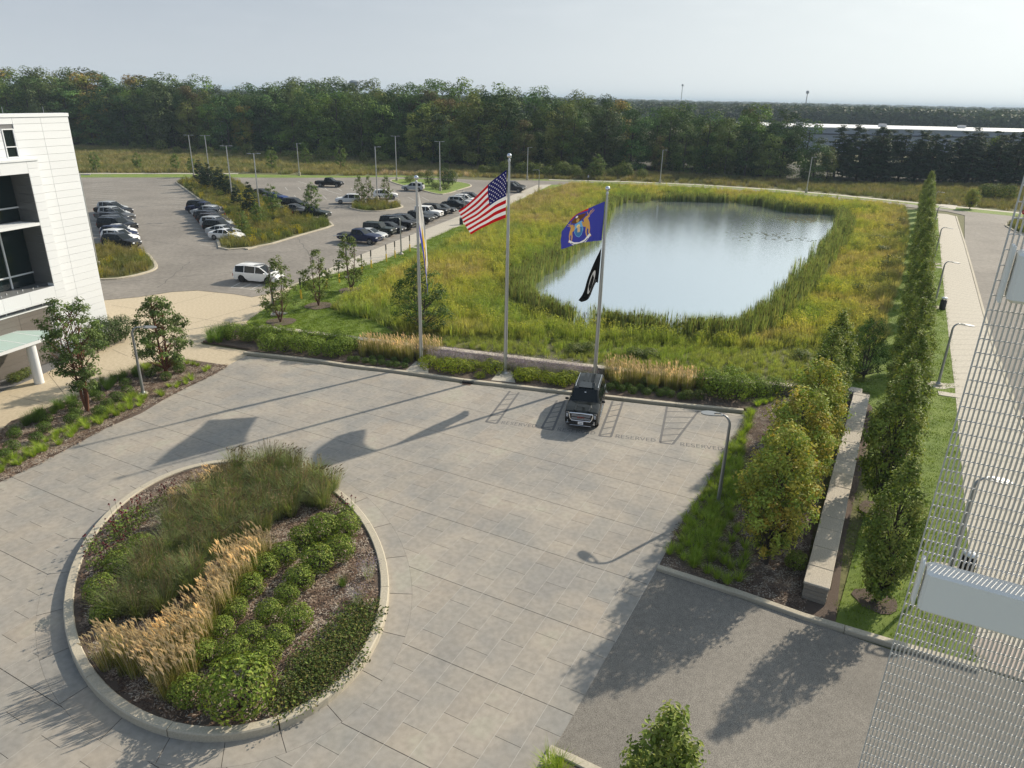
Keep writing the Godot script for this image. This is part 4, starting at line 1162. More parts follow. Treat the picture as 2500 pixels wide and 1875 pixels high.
	var rp := [[Vector2(13.49, -45.46), 0.95], [Vector2(14.01, -44.32), 1.0], [Vector2(15.21, -44.13), 1.0], [Vector2(15.30, -46.25), 0.9], [Vector2(16.68, -45.66), 0.72], [Vector2(16.84, -44.49), 0.7], [Vector2(17.97, -45.07), 0.75]]
	for k in rp.size():
		var s: float = rp[k][1]
		place(P.hedge[k % 3], "round_shrub", v3(rp[k][0], 0.08), rr(0, TAU), Vector3.ONE * s * 1.1, "round green shrub at the right end of the back bed, %s from the plumed grass" % ordinal(k), "shrub", "round shrubs at the right end of the back bed")
	# right-hand bed between the plaza and the thick wall
	sheet("side_bed_mulch", [Vector2(6.49, -25.35), Vector2(7.83, -28.15), Vector2(9.90, -31.76), Vector2(11.93, -35.49), Vector2(14.42, -40.33), Vector2(15.33, -42.38), Vector2(20.0, -46.8), Vector2(23.3, -45.6), Vector2(23.56, -45.42), Vector2(16.09, -32.13), Vector2(11.88, -23.53), Vector2(11.66, -22.57), Vector2(9.44, -23.94), Vector2(9.05, -24.12)], 0.09, M.mulch)
	scatter([Vector2(6.80, -25.66), Vector2(7.94, -27.99), Vector2(9.87, -31.51), Vector2(11.99, -35.49), Vector2(14.21, -39.67), Vector2(15.38, -42.19), Vector2(17.49, -43.77), Vector2(16.37, -43.70), Vector2(14.05, -38.22), Vector2(11.30, -30.31), Vector2(9.97, -28.08), Vector2(8.94, -25.86), Vector2(7.85, -25.23)], P.tuft, 0.42, 0.09, 0.68, 0.98, "bed_grass", "bright green tufted grass along the plaza's right edge", "grass")
	var tp := [Vector2(8.15, -25.60), Vector2(8.42, -24.91), Vector2(8.75, -24.59), Vector2(9.09, -24.27), Vector2(9.62, -24.46), Vector2(9.32, -25.64), Vector2(10.01, -25.32), Vector2(10.37, -26.04), Vector2(10.59, -26.79), Vector2(10.13, -27.29), Vector2(9.62, -26.50), Vector2(10.59, -28.11), Vector2(9.51, -25.30)]
	for k in tp.size():
		var o := put(P.tuft[k % 4], "grass_tuft", M.grass)
		o.transform = Transform3D(Basis(Vector3.UP, rr(0, TAU)).scaled(Vector3.ONE * rr(0.8, 1.0)), v3(tp[k], 0.09))
		tag(o, "bright green grass tuft in the bed by the drive kerb, %s from the plaza corner" % ordinal(k), "grass tuft", "grass tufts by the drive kerb")
	place(P.shrub[1], "shrub", v3(Vector2(12.35, -25.46), 0.09), 1.0, Vector3.ONE * 0.5, "small green shrub on the mulch beside the thick stone wall", "shrub", "")
	# gravel-edged bed beside the building and its walk
	sheet("left_bed_mulch", [Vector2(-20.74, -48.24), Vector2(-20.99, -46.73), Vector2(-22.31, -42.56), Vector2(-22.83, -39.71), Vector2(-23.88, -37.43), Vector2(-24.37, -35.30), Vector2(-24.98, -33.10), Vector2(-25.70, -31.15), Vector2(-33.2, -20), Vector2(-36, -33.8), Vector2(-29.50, -36.75), Vector2(-29.76, -38.13), Vector2(-28.25, -41.31), Vector2(-27.71, -41.89), Vector2(-26.90, -48.29), Vector2(-24.59, -49.43)], 0.05, M.mulch)
	scatter([Vector2(-28.69, -36.13), Vector2(-28.76, -37.32), Vector2(-28.61, -39.78), Vector2(-27.92, -41.23), Vector2(-27.29, -40.91), Vector2(-27.46, -39.50), Vector2(-28.02, -37.83), Vector2(-28.16, -36.01)], P.darktuft, 0.55, 0.05, 0.75, 0.95, "bed_grass", "deep green grass between the walk and the nearest maple", "grass")
	scatter([Vector2(-27.48, -42.00), Vector2(-27.63, -44.15), Vector2(-26.82, -46.34), Vector2(-26.45, -47.04), Vector2(-25.81, -45.75), Vector2(-26.47, -43.42), Vector2(-26.90, -41.48)], P.darktuft, 0.55, 0.05, 0.75, 0.95, "bed_grass", "deep green grass behind the left lamp", "grass")
	scatter([Vector2(-26.51, -47.50), Vector2(-25.83, -48.49), Vector2(-24.55, -48.57), Vector2(-22.91, -48.45), Vector2(-21.96, -48.75), Vector2(-21.75, -47.82), Vector2(-23.60, -47.93), Vector2(-24.82, -48.08), Vector2(-25.82, -46.41)], P.tuft, 0.6, 0.05, 0.65, 0.95, "bed_grass", "bright green grass tufts behind the second maple", "grass")
	scatter([Vector2(-26.13, -31.78), Vector2(-25.50, -33.54), Vector2(-24.97, -35.75), Vector2(-24.52, -37.71), Vector2(-24.18, -38.21), Vector2(-25.12, -39.30), Vector2(-25.34, -38.46), Vector2(-26.07, -37.17), Vector2(-26.13, -35.54), Vector2(-26.45, -33.89), Vector2(-26.85, -32.84)], P.tuft, 0.5, 0.05, 0.65, 0.95, "bed_grass", "bright green grass tufts along the plaza's left edge", "grass")
	scatter([Vector2(-24.27, -38.36), Vector2(-23.64, -39.38), Vector2(-23.05, -41.34), Vector2(-23.56, -42.24), Vector2(-24.49, -42.18), Vector2(-25.02, -40.69), Vector2(-25.28, -39.46)], P.tuft, 0.5, 0.05, 0.65, 0.95, "bed_grass", "bright green grass tufts in front of the left lamp", "grass")
	scatter([Vector2(-23.92, -42.99), Vector2(-22.66, -41.73), Vector2(-22.39, -43.08), Vector2(-21.83, -44.94), Vector2(-21.34, -47.61), Vector2(-21.84, -48.05), Vector2(-22.61, -46.39), Vector2(-23.16, -44.44), Vector2(-23.72, -43.99)], P.tuft, 0.75, 0.05, 0.6, 0.85, "bed_grass", "loose bright grass tufts near the bed's far corner", "grass")
	var lp := [Vector2(-23.45, -46.56), Vector2(-23.75, -45.13), Vector2(-25.11, -45.68), Vector2(-25.06, -46.68), Vector2(-23.96, -47.44), Vector2(-24.65, -47.62), Vector2(-25.07, -42.53), Vector2(-25.82, -43.76), Vector2(-25.14, -41.31), Vector2(-25.25, -40.41), Vector2(-26.35, -41.42), Vector2(-25.08, -39.22), Vector2(-26.95, -39.87), Vector2(-26.27, -38.82), Vector2(-26.00, -37.95), Vector2(-27.51, -37.94), Vector2(-26.90, -36.74), Vector2(-26.56, -35.52), Vector2(-28.03, -35.87), Vector2(-27.18, -34.38), Vector2(-26.93, -33.41)]
	for k in lp.size():
		place(P.box[k % 2], "box_ball", v3(lp[k], 0.05), rr(0, TAU), Vector3.ONE * rr(0.4, 0.46), "clipped box ball in the left bed, %s from its far corner" % ordinal(k), "box ball", "box balls in the left bed")
	var ev := [Vector2(-31.42, -51.12), Vector2(-31.27, -51.80), Vector2(-31.19, -52.50), Vector2(-31.04, -53.07), Vector2(-30.87, -53.51), Vector2(-31.34, -50.34)]
	for k in ev.size():
		place(P.dark[k % 2], "evergreen_shrub", v3(ev[k], 0.0), rr(0, TAU), Vector3(0.8, rr(0.75, 1.0), 0.8), "dark evergreen shrub at the white building's corner, %s of a clump" % ordinal(k), "shrub", "evergreens at the building corner")
	for k in 3:
		place(P.wild[k], "leafy_plant", v3([Vector2(-33.55, -44.19), Vector2(-33.44, -44.61), Vector2(-33.35, -45.25)][k], 0.02), rr(0, TAU), Vector3(0.5, 0.35, 0.5), ["low yellow green plant on the gravel left of the white column, nearest", "low yellow green plant on the gravel, middle of three", "low yellow green plant on the gravel beside the white column"][k], "plant", "plants on the gravel strip")
	# corner bed at the bottom of the view
	sheet("corner_bed_mulch", [Vector2(1.16, -15.38), Vector2(1.48, -16.00), Vector2(2.13, -15.69), Vector2(8, -12.2), Vector2(6, -8), Vector2(0.5, -10)], 0.1, M.mulch)
	for k in 3:
		var o := put(P.tuft[k], "grass_tuft", M.grass)
		o.transform = Transform3D(Basis.from_scale(Vector3.ONE * 1.1), v3([Vector2(1.41, -15.32), Vector2(1.67, -15.14), Vector2(1.22, -14.79)][k], 0.1))
		tag(o, ["green grass tuft over the pale corner kerb", "second green grass tuft at the pale corner kerb", "third green grass tuft at the pale corner kerb"][k], "grass tuft", "grass tufts at the corner kerb")

func turf(outline: Array, n: int, y: float, label: String) -> void:
	var pl := poly(outline)
	var lo := pl[0]
	var hi := pl[0]
	for q in pl:
		lo = lo.min(q)
		hi = hi.max(q)
	var buf := PackedFloat32Array()
	for k in n:
		var q := Vector2(rr(lo.x, hi.x), rr(lo.y, hi.y))
		if not Geometry2D.is_point_in_polygon(q, pl): continue
		var t := rr(0.6, 1.25)
		spot(buf, v3(q, y), rr(0, TAU), rr(0.8, 1.4), rr(0.7, 1.2), Color(t, t, t))
	tag(many(P.turf, M.grass, buf, "turf_grass"), label, "grass", "", "stuff")

func build_meadow() -> void:
	rng.seed = 20
	turf([Vector2(81.92, -141.31), Vector2(55.23, -91.60), Vector2(43.06, -68.81), Vector2(33.97, -51.63), Vector2(31.85, -47.57), Vector2(23.79, -32.63), Vector2(21.22, -27.87), Vector2(17.89, -21.61), Vector2(17.01, -20.04), Vector2(14.31, -21.40), Vector2(12.85, -22.27), Vector2(15.24, -27.11), Vector2(17.50, -31.21), Vector2(19.59, -34.83), Vector2(24.05, -43.17), Vector2(25.14, -46.18), Vector2(23.42, -47.04), Vector2(32.97, -61.48), Vector2(45.87, -83.60), Vector2(63.31, -116.33)], 52000, -0.025, "short mown grass blades of the right-hand lawn")
	turf([Vector2(-9.4, -110.0), Vector2(-16.5, -84.0), Vector2(-22.8, -73.5), Vector2(-23.20, -58.88), Vector2(-25.5, -58.6), Vector2(-13.5, -55.8), Vector2(-8, -54.2), Vector2(-12.0, -60), Vector2(-16.9, -63.5), Vector2(-15.4, -70), Vector2(-10.5, -91), Vector2(-6, -112)], 16000, -0.025, "short mown grass blades of the lawn beside the posts")
	rng.seed = 21
	var around := poly([Vector2(-8, -54.3), Vector2(5, -51.3), Vector2(20.5, -48), Vector2(25, -47.2), Vector2(27, -52), Vector2(33, -60), Vector2(32.97, -61.48), Vector2(45.87, -83.60), Vector2(63.31, -116.33), Vector2(76.68, -143.73), Vector2(77, -148.5), Vector2(67, -155.8), Vector2(58, -163.3), Vector2(41, -170.1), Vector2(22.8, -173.3), Vector2(13.4, -173.6), Vector2(4.1, -152), Vector2(-1, -132), Vector2(-6, -112), Vector2(-10.5, -91), Vector2(-13.6, -80), Vector2(-15.4, -70), Vector2(-16.9, -63.5), Vector2(-12, -60)])
	var hue := FastNoiseLite.new()
	hue.seed = 5
	hue.frequency = 0.06
	var fine := FastNoiseLite.new()
	fine.seed = 6
	fine.frequency = 0.25
	var gold := Vector3(0.57, 0.51, 0.15)
	var green := Vector3(0.31, 0.38, 0.12)
	var brown := Vector3(0.46, 0.37, 0.21)
	var pink := Vector3(0.50, 0.38, 0.28)
	var short_ := []
	var tall := []
	var reed := []
	for k in 6: short_.append(PackedFloat32Array())
	for k in 3: tall.append(PackedFloat32Array())
	for k in 4: reed.append(PackedFloat32Array())
	for k in 46000:
		var q := Vector2(rr(-17, 80), -48.0 - 126.0 * pow(rng.randf(), 1.35))
		if not Geometry2D.is_point_in_polygon(q, around): continue
		var d := pond_distance(q)
		if d < -1.3: continue
		var y := gy(q.x, q.y)
		if d < 1.8:
			if rng.randf() < 0.75: continue
			var s := rr(0.75, 1.1)
			var t := rr(0.8, 1.2)
			spot(reed[rng.randi() % 4], Vector3(q.x, maxf(y, -0.85), q.y), rr(0, TAU), s, s * rr(0.85, 1.15), Color(t, t, t * 0.9))
			continue
		var u := hue.get_noise_2d(q.x, q.y)
		var w := fine.get_noise_2d(q.x, q.y)
		var c := gold.lerp(green, clampf(0.35 + u * 1.4 + w * 0.5, 0.0, 1.0))
		# dry brown grass at the far left bank and along the lawn's edge on the right
		var dry := smoothstep(-105.0, -150.0, q.y) * smoothstep(20.0, 0.0, q.x) + smoothstep(7.0, 1.0, absf(q.x - (-q.y * 0.5 + 4.0) + 6.0 * u)) * 0.55 + clampf(-u * 1.6 - 0.15, 0.0, 0.6)
		c = c.lerp(brown if w > -0.1 else pink, clampf(dry, 0.0, 0.9))
		if q.y > -60.0: c = c.lerp(green * 0.95, clampf((q.y + 60.0) / 6.0, 0.0, 0.75))
		var t := rr(0.7, 1.25)
		var s := rr(0.8, 1.3)
		if q.y > -56.5: s *= 0.5
		if d < 9.0 and u > -0.15 and rng.randf() < 0.35 or rng.randf() < 0.1:
			spot(tall[rng.randi() % 3], Vector3(q.x, y - 0.03, q.y), rr(0, TAU), s, s * 0.95, Color(c.x * t, c.y * t, c.z * t))
		else:
			spot(short_[rng.randi() % 6], Vector3(q.x, y - 0.03, q.y), rr(0, TAU), s, s * rr(0.7, 1.1), Color(c.x * t, c.y * t, c.z * t))
	# denser fringe of reeds round the water
	for k in 3200:
		var e := rng.randi() % pond.size()
		var q := pond[e].lerp(pond[(e + 1) % pond.size()], rng.randf())
		q += Vector2(rr(-1, 1), rr(-1, 1)) * rr(0.2, 1.7)
		var gap := hue.get_noise_2d(q.x * 2.0 + 50.0, q.y * 2.0)
		if gap < -0.2: continue
		var s := rr(0.7, 1.05)
		var t := rr(0.8, 1.2)
		spot(reed[rng.randi() % 4], Vector3(q.x, maxf(gy(q.x, q.y), -0.9), q.y), rr(0, TAU), s, s * rr(0.8, 1.1), Color(t, t, t * 0.9))
	var o := Node3D.new()
	o.name = numbered("meadow_grass")
	add_child(o)
	tag(o, "golden green meadow grass round the pond", "grass", "", "stuff")
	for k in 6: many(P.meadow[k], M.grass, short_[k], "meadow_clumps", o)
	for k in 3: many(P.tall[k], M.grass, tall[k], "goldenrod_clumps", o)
	o = Node3D.new()
	o.name = numbered("reeds_grass")
	add_child(o)
	tag(o, "green reeds standing round the pond's edge", "reeds", "", "stuff")
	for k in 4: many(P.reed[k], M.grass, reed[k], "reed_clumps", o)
	# field between the car park and the woods, and the strip behind the road
	var field := poly([Vector2(-150, -161), Vector2(-101.4, -174), Vector2(-85, -178), Vector2(-68, -182), Vector2(-43, -182), Vector2(-30, -186), Vector2(-16, -185), Vector2(8, -185), Vector2(27, -184.5), Vector2(44, -182), Vector2(62, -175), Vector2(73, -168), Vector2(85, -157.5), Vector2(99.5, -144.5), Vector2(118.5, -127.5), Vector2(150, -130), Vector2(150, -200), Vector2(85, -190), Vector2(60, -200), Vector2(37, -210), Vector2(-2, -204), Vector2(-45, -232), Vector2(-94, -246), Vector2(-145, -256), Vector2(-180, -250)])
	var far := []
	for k in 6: far.append(PackedFloat32Array())
	for k in 26000:
		var q := Vector2(rr(-165, 150), rr(-255, -128))
		if not Geometry2D.is_point_in_polygon(q, field): continue
		var u := hue.get_noise_2d(q.x, q.y)
		var w := fine.get_noise_2d(q.x, q.y)
		var c := Vector3(0.34, 0.30, 0.15).lerp(Vector3(0.21, 0.23, 0.10), clampf(0.4 + u * 1.5, 0.0, 1.0)).lerp(pink * 0.8, clampf(w * 1.5 - 0.1, 0.0, 0.7))
		if q.x > -35.0 and q.x < -12.0 and q.y > -191.0 and q.y < -186.5: c = Vector3(0.55, 0.42, 0.36)
		if q.x > -5.0: c *= 0.8
		var t := rr(0.75, 1.2)
		spot(far[rng.randi() % 6], Vector3(q.x, -0.08, q.y), rr(0, TAU), rr(1.2, 2.0), rr(0.9, 1.5), Color(c.x * t, c.y * t, c.z * t))
	o = Node3D.new()
	o.name = numbered("field_grass")
	add_child(o)
	tag(o, "olive field grass between the car park and the woods", "grass", "", "stuff")
	for k in 6: many(P.meadow[k], M.grass, far[k], "field_clumps", o)
	# wild grass on the car park islands
	for key in ["big", "left", "oval", "road"]:
		var pl: PackedVector2Array = rounded(rows[key], 3) if key != "big" else poly(rows[key])
		var inner: Array = Geometry2D.offset_polygon(pl, -0.7)
		if inner.is_empty(): continue
		var wild := []
		for k in 9: wild.append(PackedFloat32Array())
		var lo := pl[0]
		var hi := pl[0]
		for q in pl:
			lo = lo.min(q)
			hi = hi.max(q)
		var count := int((hi.x - lo.x) * (hi.y - lo.y) * 3.2)
		for k in count:
			var q := Vector2(rr(lo.x, hi.x), rr(lo.y, hi.y))
			if not Geometry2D.is_point_in_polygon(q, inner[0]): continue
			var u := hue.get_noise_2d(q.x * 2.0, q.y * 2.0)
			var c := Vector3(0.31, 0.26, 0.13).lerp(Vector3(0.18, 0.21, 0.08), clampf(0.5 + u * 1.5, 0.0, 1.0))
			var yellow := rng.randf() < 0.025
			if yellow: c = Vector3(0.55, 0.42, 0.04)
			var t := rr(0.75, 1.2)
			spot(wild[6 + rng.randi() % 3 if yellow or rng.randf() < 0.2 else rng.randi() % 6], v3(q, 0.08), rr(0, TAU), rr(0.8, 1.2), rr(0.7, 1.1), Color(c.x * t, c.y * t, c.z * t))
		o = Node3D.new()
		o.name = numbered("island_grass")
		add_child(o)
		tag(o, {"big": "wild grass on the long car park island", "left": "wild grass on the island beside the white building", "oval": "wild grass on the small oval car park island", "road": "low planting on the road island behind the metal grille"}[key], "grass", "", "stuff")
		for k in 6:
			if wild[k].size(): many(P.meadow[k], M.grass, wild[k], "island_clumps", o)
		for k in 3:
			if wild[6 + k].size(): many(P.tall[k], M.grass, wild[6 + k], "goldenrod_clumps", o)

func build_woods() -> void:
	rng.seed = 31
	var line := [Vector2(-250, -262), Vector2(-145, -258), Vector2(-94, -248), Vector2(-45, -232), Vector2(-2, -208), Vector2(37, -213), Vector2(60, -202), Vector2(84, -190)]
	var high := [22.0, 22.0, 20.0, 20.5, 20.5, 16.5, 16.5, 15.5]
	var back := Vector2(-0.28, -0.96)
	var zone := ["behind the white building's end of the field", "behind the field left of the car park", "behind the car park", "behind the lot lamps", "behind the flags", "behind the pond", "behind the pond's right end"]
	var kind := ["dark green", "dark green", "olive green", "dark green", "olive green", "dark green", "rust tinged", "dark green"]
	var n := 0
	for seg in line.size() - 1:
		var a: Vector2 = line[seg]
		var b: Vector2 = line[seg + 1]
		var along := int(a.distance_to(b) / 6.6)
		for row in 5:
			for k in along:
				var q := a.lerp(b, (k + rr(0.1, 0.9)) / along) + back * (row * 8.5 + rr(-2.5, 2.5))
				var h := lerpf(high[seg], high[seg + 1], float(k) / along) * (rr(0.74, 1.13) if row else rr(0.5, 1.0))
				if row > 2: h *= 1.03
				var v := rng.randi() % 8
				var s := h / 20.0
				n += 1
				if n > 285: continue
				var tr := place(P.wood[v], "woodland_tree", Vector3(q.x, -0.1, q.y), rr(0, TAU), Vector3(s * rr(1.0, 1.45), s, s * rr(1.0, 1.45)), "%s tree in the wood %s, %s row" % [kind[v], zone[seg], ["front", "second", "third", "fourth", "rear"][row]], "tree", "trees of the wood")
				(tr.get_node("crown") as MeshInstance3D).material_override = M.wood_tints[rng.randi() % 6]
	sheet("woodland_floor_ground", [Vector2(-260, -258), Vector2(-145, -254), Vector2(-94, -244), Vector2(-45, -228), Vector2(-2, -204), Vector2(37, -209), Vector2(60, -198), Vector2(84, -187), Vector2(95, -192), Vector2(245, -190), Vector2(245, -225), Vector2(60, -262), Vector2(-60, -300), Vector2(-280, -330)], -0.05, M.forest_floor)
	# pines before the long warehouse
	for k in 46:
		var t := k / 45.0
		for row in 2:
			if row and k % 3 == 2: continue
			var q := Vector2(90, -199).lerp(Vector2(240, -196), t) + Vector2(rr(-1.5, 1.5), rr(-3, 3) - row * 9.0)
			var s := rr(0.85, 1.08) * (1.0 if row == 0 else 1.1)
			place(P.pine[rng.randi() % 3], "pine_tree", Vector3(q.x, -0.1, q.y), rr(0, TAU), Vector3(s * 1.5, s, s * 1.5), "dark pine in the row before the long white warehouse, %s rank" % ["front", "rear"][row], "tree", "pines before the warehouse")
	var yt := place(P.wood[4], "woodland_tree", v3(Vector2(127.24, -202.59)), 0.3, Vector3(0.62, 0.6, 0.62), "yellow green broad tree standing in front of the pines", "tree", "")
	(yt.get_node("crown") as MeshInstance3D).material_override = M.wood_tints[3]
	# distant country: belts of trees, thinned by the haze
	var o := Node3D.new()
	o.name = numbered("distant_forest")
	add_child(o)
	tag(o, "hazy belts of trees out to the horizon", "woods", "", "stuff")
	var far := MB.new()
	for k in 300:
		var d := Vector3(rr(-1, 1), rr(-0.2, 1), rr(-1, 1)).normalized()
		leaf(far, Vector3(d.x * 5.5, 5.0 + d.y * 6.0, d.z * 5.5) * rr(0.75, 1.05), (d + Vector3(rr(-1, 1), rr(-1, 1), rr(-1, 1)) * 0.5).normalized(), rr(1.5, 2.4), shade(lin(0.05, 0.075, 0.025), rr(0.6, 1.3)))
	var fm := far.mesh()
	var buf := PackedFloat32Array()
	for k in 11000:
		var dist := 640.0 * pow(11.0, rng.randf())
		var az := rr(-0.75, 0.78)
		var belt := int(log(dist / 640.0) * 6.0)
		dist = 640.0 * exp((belt + rr(0.0, 0.3)) / 6.0)
		var q := Vector2(sin(az), -cos(az)) * dist
		if q.x > 95.0 and q.x < 450.0 and q.y > -400.0 and q.y < -200.0: continue
		var s := rr(0.65, 1.5) * (1.0 + dist / 4000.0)
		var t := rr(0.8, 1.2)
		spot(buf, Vector3(q.x, -0.2, q.y), rr(0, TAU), s * 1.2, s, Color(t, t, t))
	many(fm, M.wood_leaf, buf, "tree_belts", o)
	# long warehouse beyond the pines
	var w := base("warehouse", Vector3(0, 0, 0))
	tag(w, "long low white-roofed warehouse beyond the pines", "building")
	var m := MB.new()
	var basis := Basis(Vector3.UP, 0.0)
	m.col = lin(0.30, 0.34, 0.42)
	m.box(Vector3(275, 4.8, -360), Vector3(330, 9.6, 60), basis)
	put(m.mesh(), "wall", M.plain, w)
	m = MB.new()
	m.col = lin(0.06, 0.07, 0.1)
	m.box(Vector3(275, 7.2, -329.8), Vector3(326, 0.5, 0.4), basis)
	put(m.mesh(), "wall_stripe", M.plain, w)
	m = MB.new()
	m.col = lin(0.8, 0.8, 0.8)
	m.box(Vector3(275, 9.8, -360), Vector3(331, 0.35, 61), basis)
	put(m.mesh(), "roof", M.plain, w)
	for k in 7:
		m = MB.new()
		m.col = lin(0.5, 0.5, 0.5)
		m.cbox(Vector3(130 + k * 42, 10.6, -350 - (k % 3) * 8), Vector3(3, 1.6, 2.4), 0.1)
		put(m.mesh(), "roof_vent", M.plain, w)
	# masts far behind
	for k in 2:
		var at: Vector3 = [Vector3(330, 0, -880), Vector3(265, 0, -1250)][k]
		var hh: float = [34.0, 46.0][k]
		var t := base("radio_mast", at)
		tag(t, ["thin mast with a round head above the distant trees", "faint thin mast on the hazy horizon"][k], "mast")
		m = MB.new()
		m.col = lin(0.3, 0.3, 0.3)
		m.tube([Vector3.ZERO, Vector3(0, hh, 0)], [0.7, 0.4], 6)
		put(m.mesh(true), "mast_pole", M.plain, t)
		m = MB.new()
		m.col = lin(0.35, 0.35, 0.36)
		m.lathe(Vector3(0, hh, 0), [Vector2(0.4, -3.0), Vector2(1.7, -2.6), Vector2(1.7, 0.0), Vector2(0.2, 0.6)], 8)
		put(m.mesh(true), "antenna_head", M.plain, t)
	var tw := base("control_tower", Vector3(-120, 0, -560))
	tag(tw, "tiny grey tower top showing above the left wood", "tower")
	m = MB.new()
	m.col = lin(0.4, 0.42, 0.45)
	m.tube([Vector3.ZERO, Vector3(0, 25, 0)], [2.2, 1.8], 8)
	put(m.mesh(true), "shaft", M.plain, tw)
	m = MB.new()
	m.col = lin(0.2, 0.24, 0.28)
	m.lathe(Vector3(0, 25, 0), [Vector2(1.8, -1.0), Vector2(3.4, 0.2), Vector2(3.8, 2.4), Vector2(2.0, 3.4), Vector2(0.0, 3.5)], 8)
	put(m.mesh(), "cab", M.plain, tw)

func build_trees() -> void:
	rng.seed = 41
	# hornbeams beside the right-hand walk
	var a: Vector2 = Vector2(14.93, -23.48)
	var b: Vector2 = Vector2(18.22, -30.43)
	var end: Vector2 = Vector2(81.27, -145.05)
	var step := a.distance_to(b)
	var n := int(a.distance_to(end) / step) + 1
	for k in n:
		var q := a.lerp(end, float(k) / (n - 1))
		if k == 1: q = b
		var s := rr(0.92, 1.05) * (0.86 if k == 0 else 1.0)
		place(P.column[k % 3], "columnar_tree", v3(q, -0.02), rr(0, TAU), Vector3(s * 1.02, s, s * 1.02), "upright columnar tree in the row beside the long walk, %s from the drive" % ordinal(k), "tree", "columnar trees beside the walk")
		var ring := MB.new()
		var pl := PackedVector2Array()
		for j in 14:
			var an := TAU * j / 14
			pl.append(q + Vector2(cos(an), sin(an)) * rr(0.75, 0.95))
		ring.prism(pl, -0.05, 0.012, false)
		structure(ring, "mulch_ring_ground", M.mulch)
	# turning trees in the side bed
	var first: Vector2 = Vector2(11.16, -25.65)
	for k in 5:
		var q := first + e2 * (4.1 * k) + e1 * (0.15 * k)
		var s: float = [0.92, 0.95, 0.95, 1.0, 1.0][k]
		place(P.amber[k % 2] if k < 3 else P.column[k % 3], "turning_tree", v3(q, 0.08), rr(0, TAU), Vector3(s, s, s), ["yellowing upright tree nearest the drive in the side bed", "yellowing upright tree second from the drive in the side bed", "yellowing upright tree third from the drive in the side bed", "green upright tree fourth from the drive in the side bed", "green upright tree at the corner of the stone walls"][k], "tree", "upright trees in the side bed")
	place(P.locust, "shrubby_tree", v3(Vector2(25.72, -48.63)), 1.2, Vector3(0.62, 0.85, 0.62), "bushy green tree behind the corner of the stone walls", "tree", "")
	place(P.locust, "shrubby_tree", v3(Vector2(-7.88, -57.63)), 0.2, Vector3(1.05, 1.05, 1.05), "dark bushy tree in the meadow behind the first flagpole", "tree", "")
	# tree in the lower edge
	place(P.column[1], "columnar_tree", Vector3(3.55, 0, -11.3), 2.0, Vector3(0.94, 0.9, 0.94), "bright green pointed tree top at the bottom of the view", "tree", "")
	# left bed
	place(P.maple[0], "paperbark_maple", v3(Vector2(-26.11, -39.72)), 2.1, Vector3(0.86, 0.98, 0.86), "tall multi-stemmed maple with red brown bark in the left bed", "tree", "maples in the left bed")
	place(P.maple[1], "paperbark_maple", v3(Vector2(-24.33, -46.39)), 0.6, Vector3(0.9, 0.98, 0.9), "rounder maple beside the left lamp near the bed's far end", "tree", "maples in the left bed")
	place(P.maple[0], "paperbark_maple", v3(Vector2(-28.68, -35.55)) + Vector3(-1.3, 0, 0), 4.0, Vector3(0.8, 0.72, 0.8), "maple cut off by the left edge of the view", "tree", "maples in the left bed")
	# small trees on the lawn beside the walk
	var sp := [Vector2(-20.28, -59.21), Vector2(-18.38, -64.62), Vector2(-16.59, -70.46)]
	for k in 3:
		place(P.thin[k % 2], "sparse_tree", v3(sp[k], -0.02), rr(0, TAU), Vector3.ONE * [1.05, 1.0, 1.05][k], "thin sparse tree on the lawn beside the posts, %s from the hedge" % ordinal(k), "tree", "sparse trees on the lawn")
		var ring := MB.new()
		var pl := PackedVector2Array()
		for j in 16:
			var an := TAU * j / 16
			pl.append((sp[k] as Vector2) + Vector2(cos(an) * 1.3, sin(an) * 1.3) * rr(0.9, 1.05))
		ring.prism(pl, -0.05, 0.03, false)
		structure(ring, "mulch_ring_ground", M.mulch)
	# car park saplings and pines
	var yp := [[Vector2(-100.53, -175.48), 0.9], [Vector2(-93.10, -180.79), 0.85], [Vector2(-83.27, -179.74), 0.85], [Vector2(-62.10, -186.76), 1.15], [Vector2(-62.67, -188.45), 1.1], [Vector2(-57.07, -199.62), 1.0], [Vector2(-46.49, -194.43), 1.25]]
	var yl := ["left end of the field", "second from the left in the field", "third from the left in the field", "behind the middle lot lamp", "behind the twin lot lamps", "behind the dark pickup", "tallest, behind the lot's far corner"]
	for k in yp.size():
		if k == 4: continue
		place(P.sapling[k % 3], "young_tree", v3(yp[k][0], -0.05), rr(0, TAU), Vector3.ONE * yp[k][1], "young field tree, " + yl[k], "tree", "young trees in the field")
	var ip := [[Vector2(-38.63, -114.23), 1.0], [Vector2(-32.51, -115.16), 1.05], [Vector2(-38.83, -114.89), 0.95], [Vector2(-37.59, -98.19), 0.7], [Vector2(-37.78, -104.80), 0.7], [Vector2(-75.08, -170.25), 0.9]]
	for k in ip.size():
		if k == 2: continue
		place(P.sapling[(k + 1) % 3], "young_tree", v3(ip[k][0], 0.08), rr(0, TAU), Vector3.ONE * ip[k][1], "young tree on the long car park island, " + ["before the parked sedans", "at the rounded tip", "", "bare thin one near the white coupe", "small one behind the white coupe", "yellow one at the far end"][k], "tree", "young trees on the long island")
	var pn := [Vector2(-68.07, -157.55), Vector2(-64.40, -150.74), Vector2(-61.74, -146.59), Vector2(-61.40, -147.80), Vector2(-59.02, -144.87), Vector2(-56.33, -140.01), Vector2(-47.84, -124.03), Vector2(-43.08, -117.09), Vector2(-53.58, -135.50)]
	for k in pn.size():
		place(P.pine[k % 3], "pine_tree", v3(pn[k], 0.05), rr(0, TAU), Vector3(0.42, 0.34, 0.42) * rr(0.85, 1.2), "small dark pine on the long car park island, %s from its far end" % ordinal(k), "pine", "small pines on the long island")
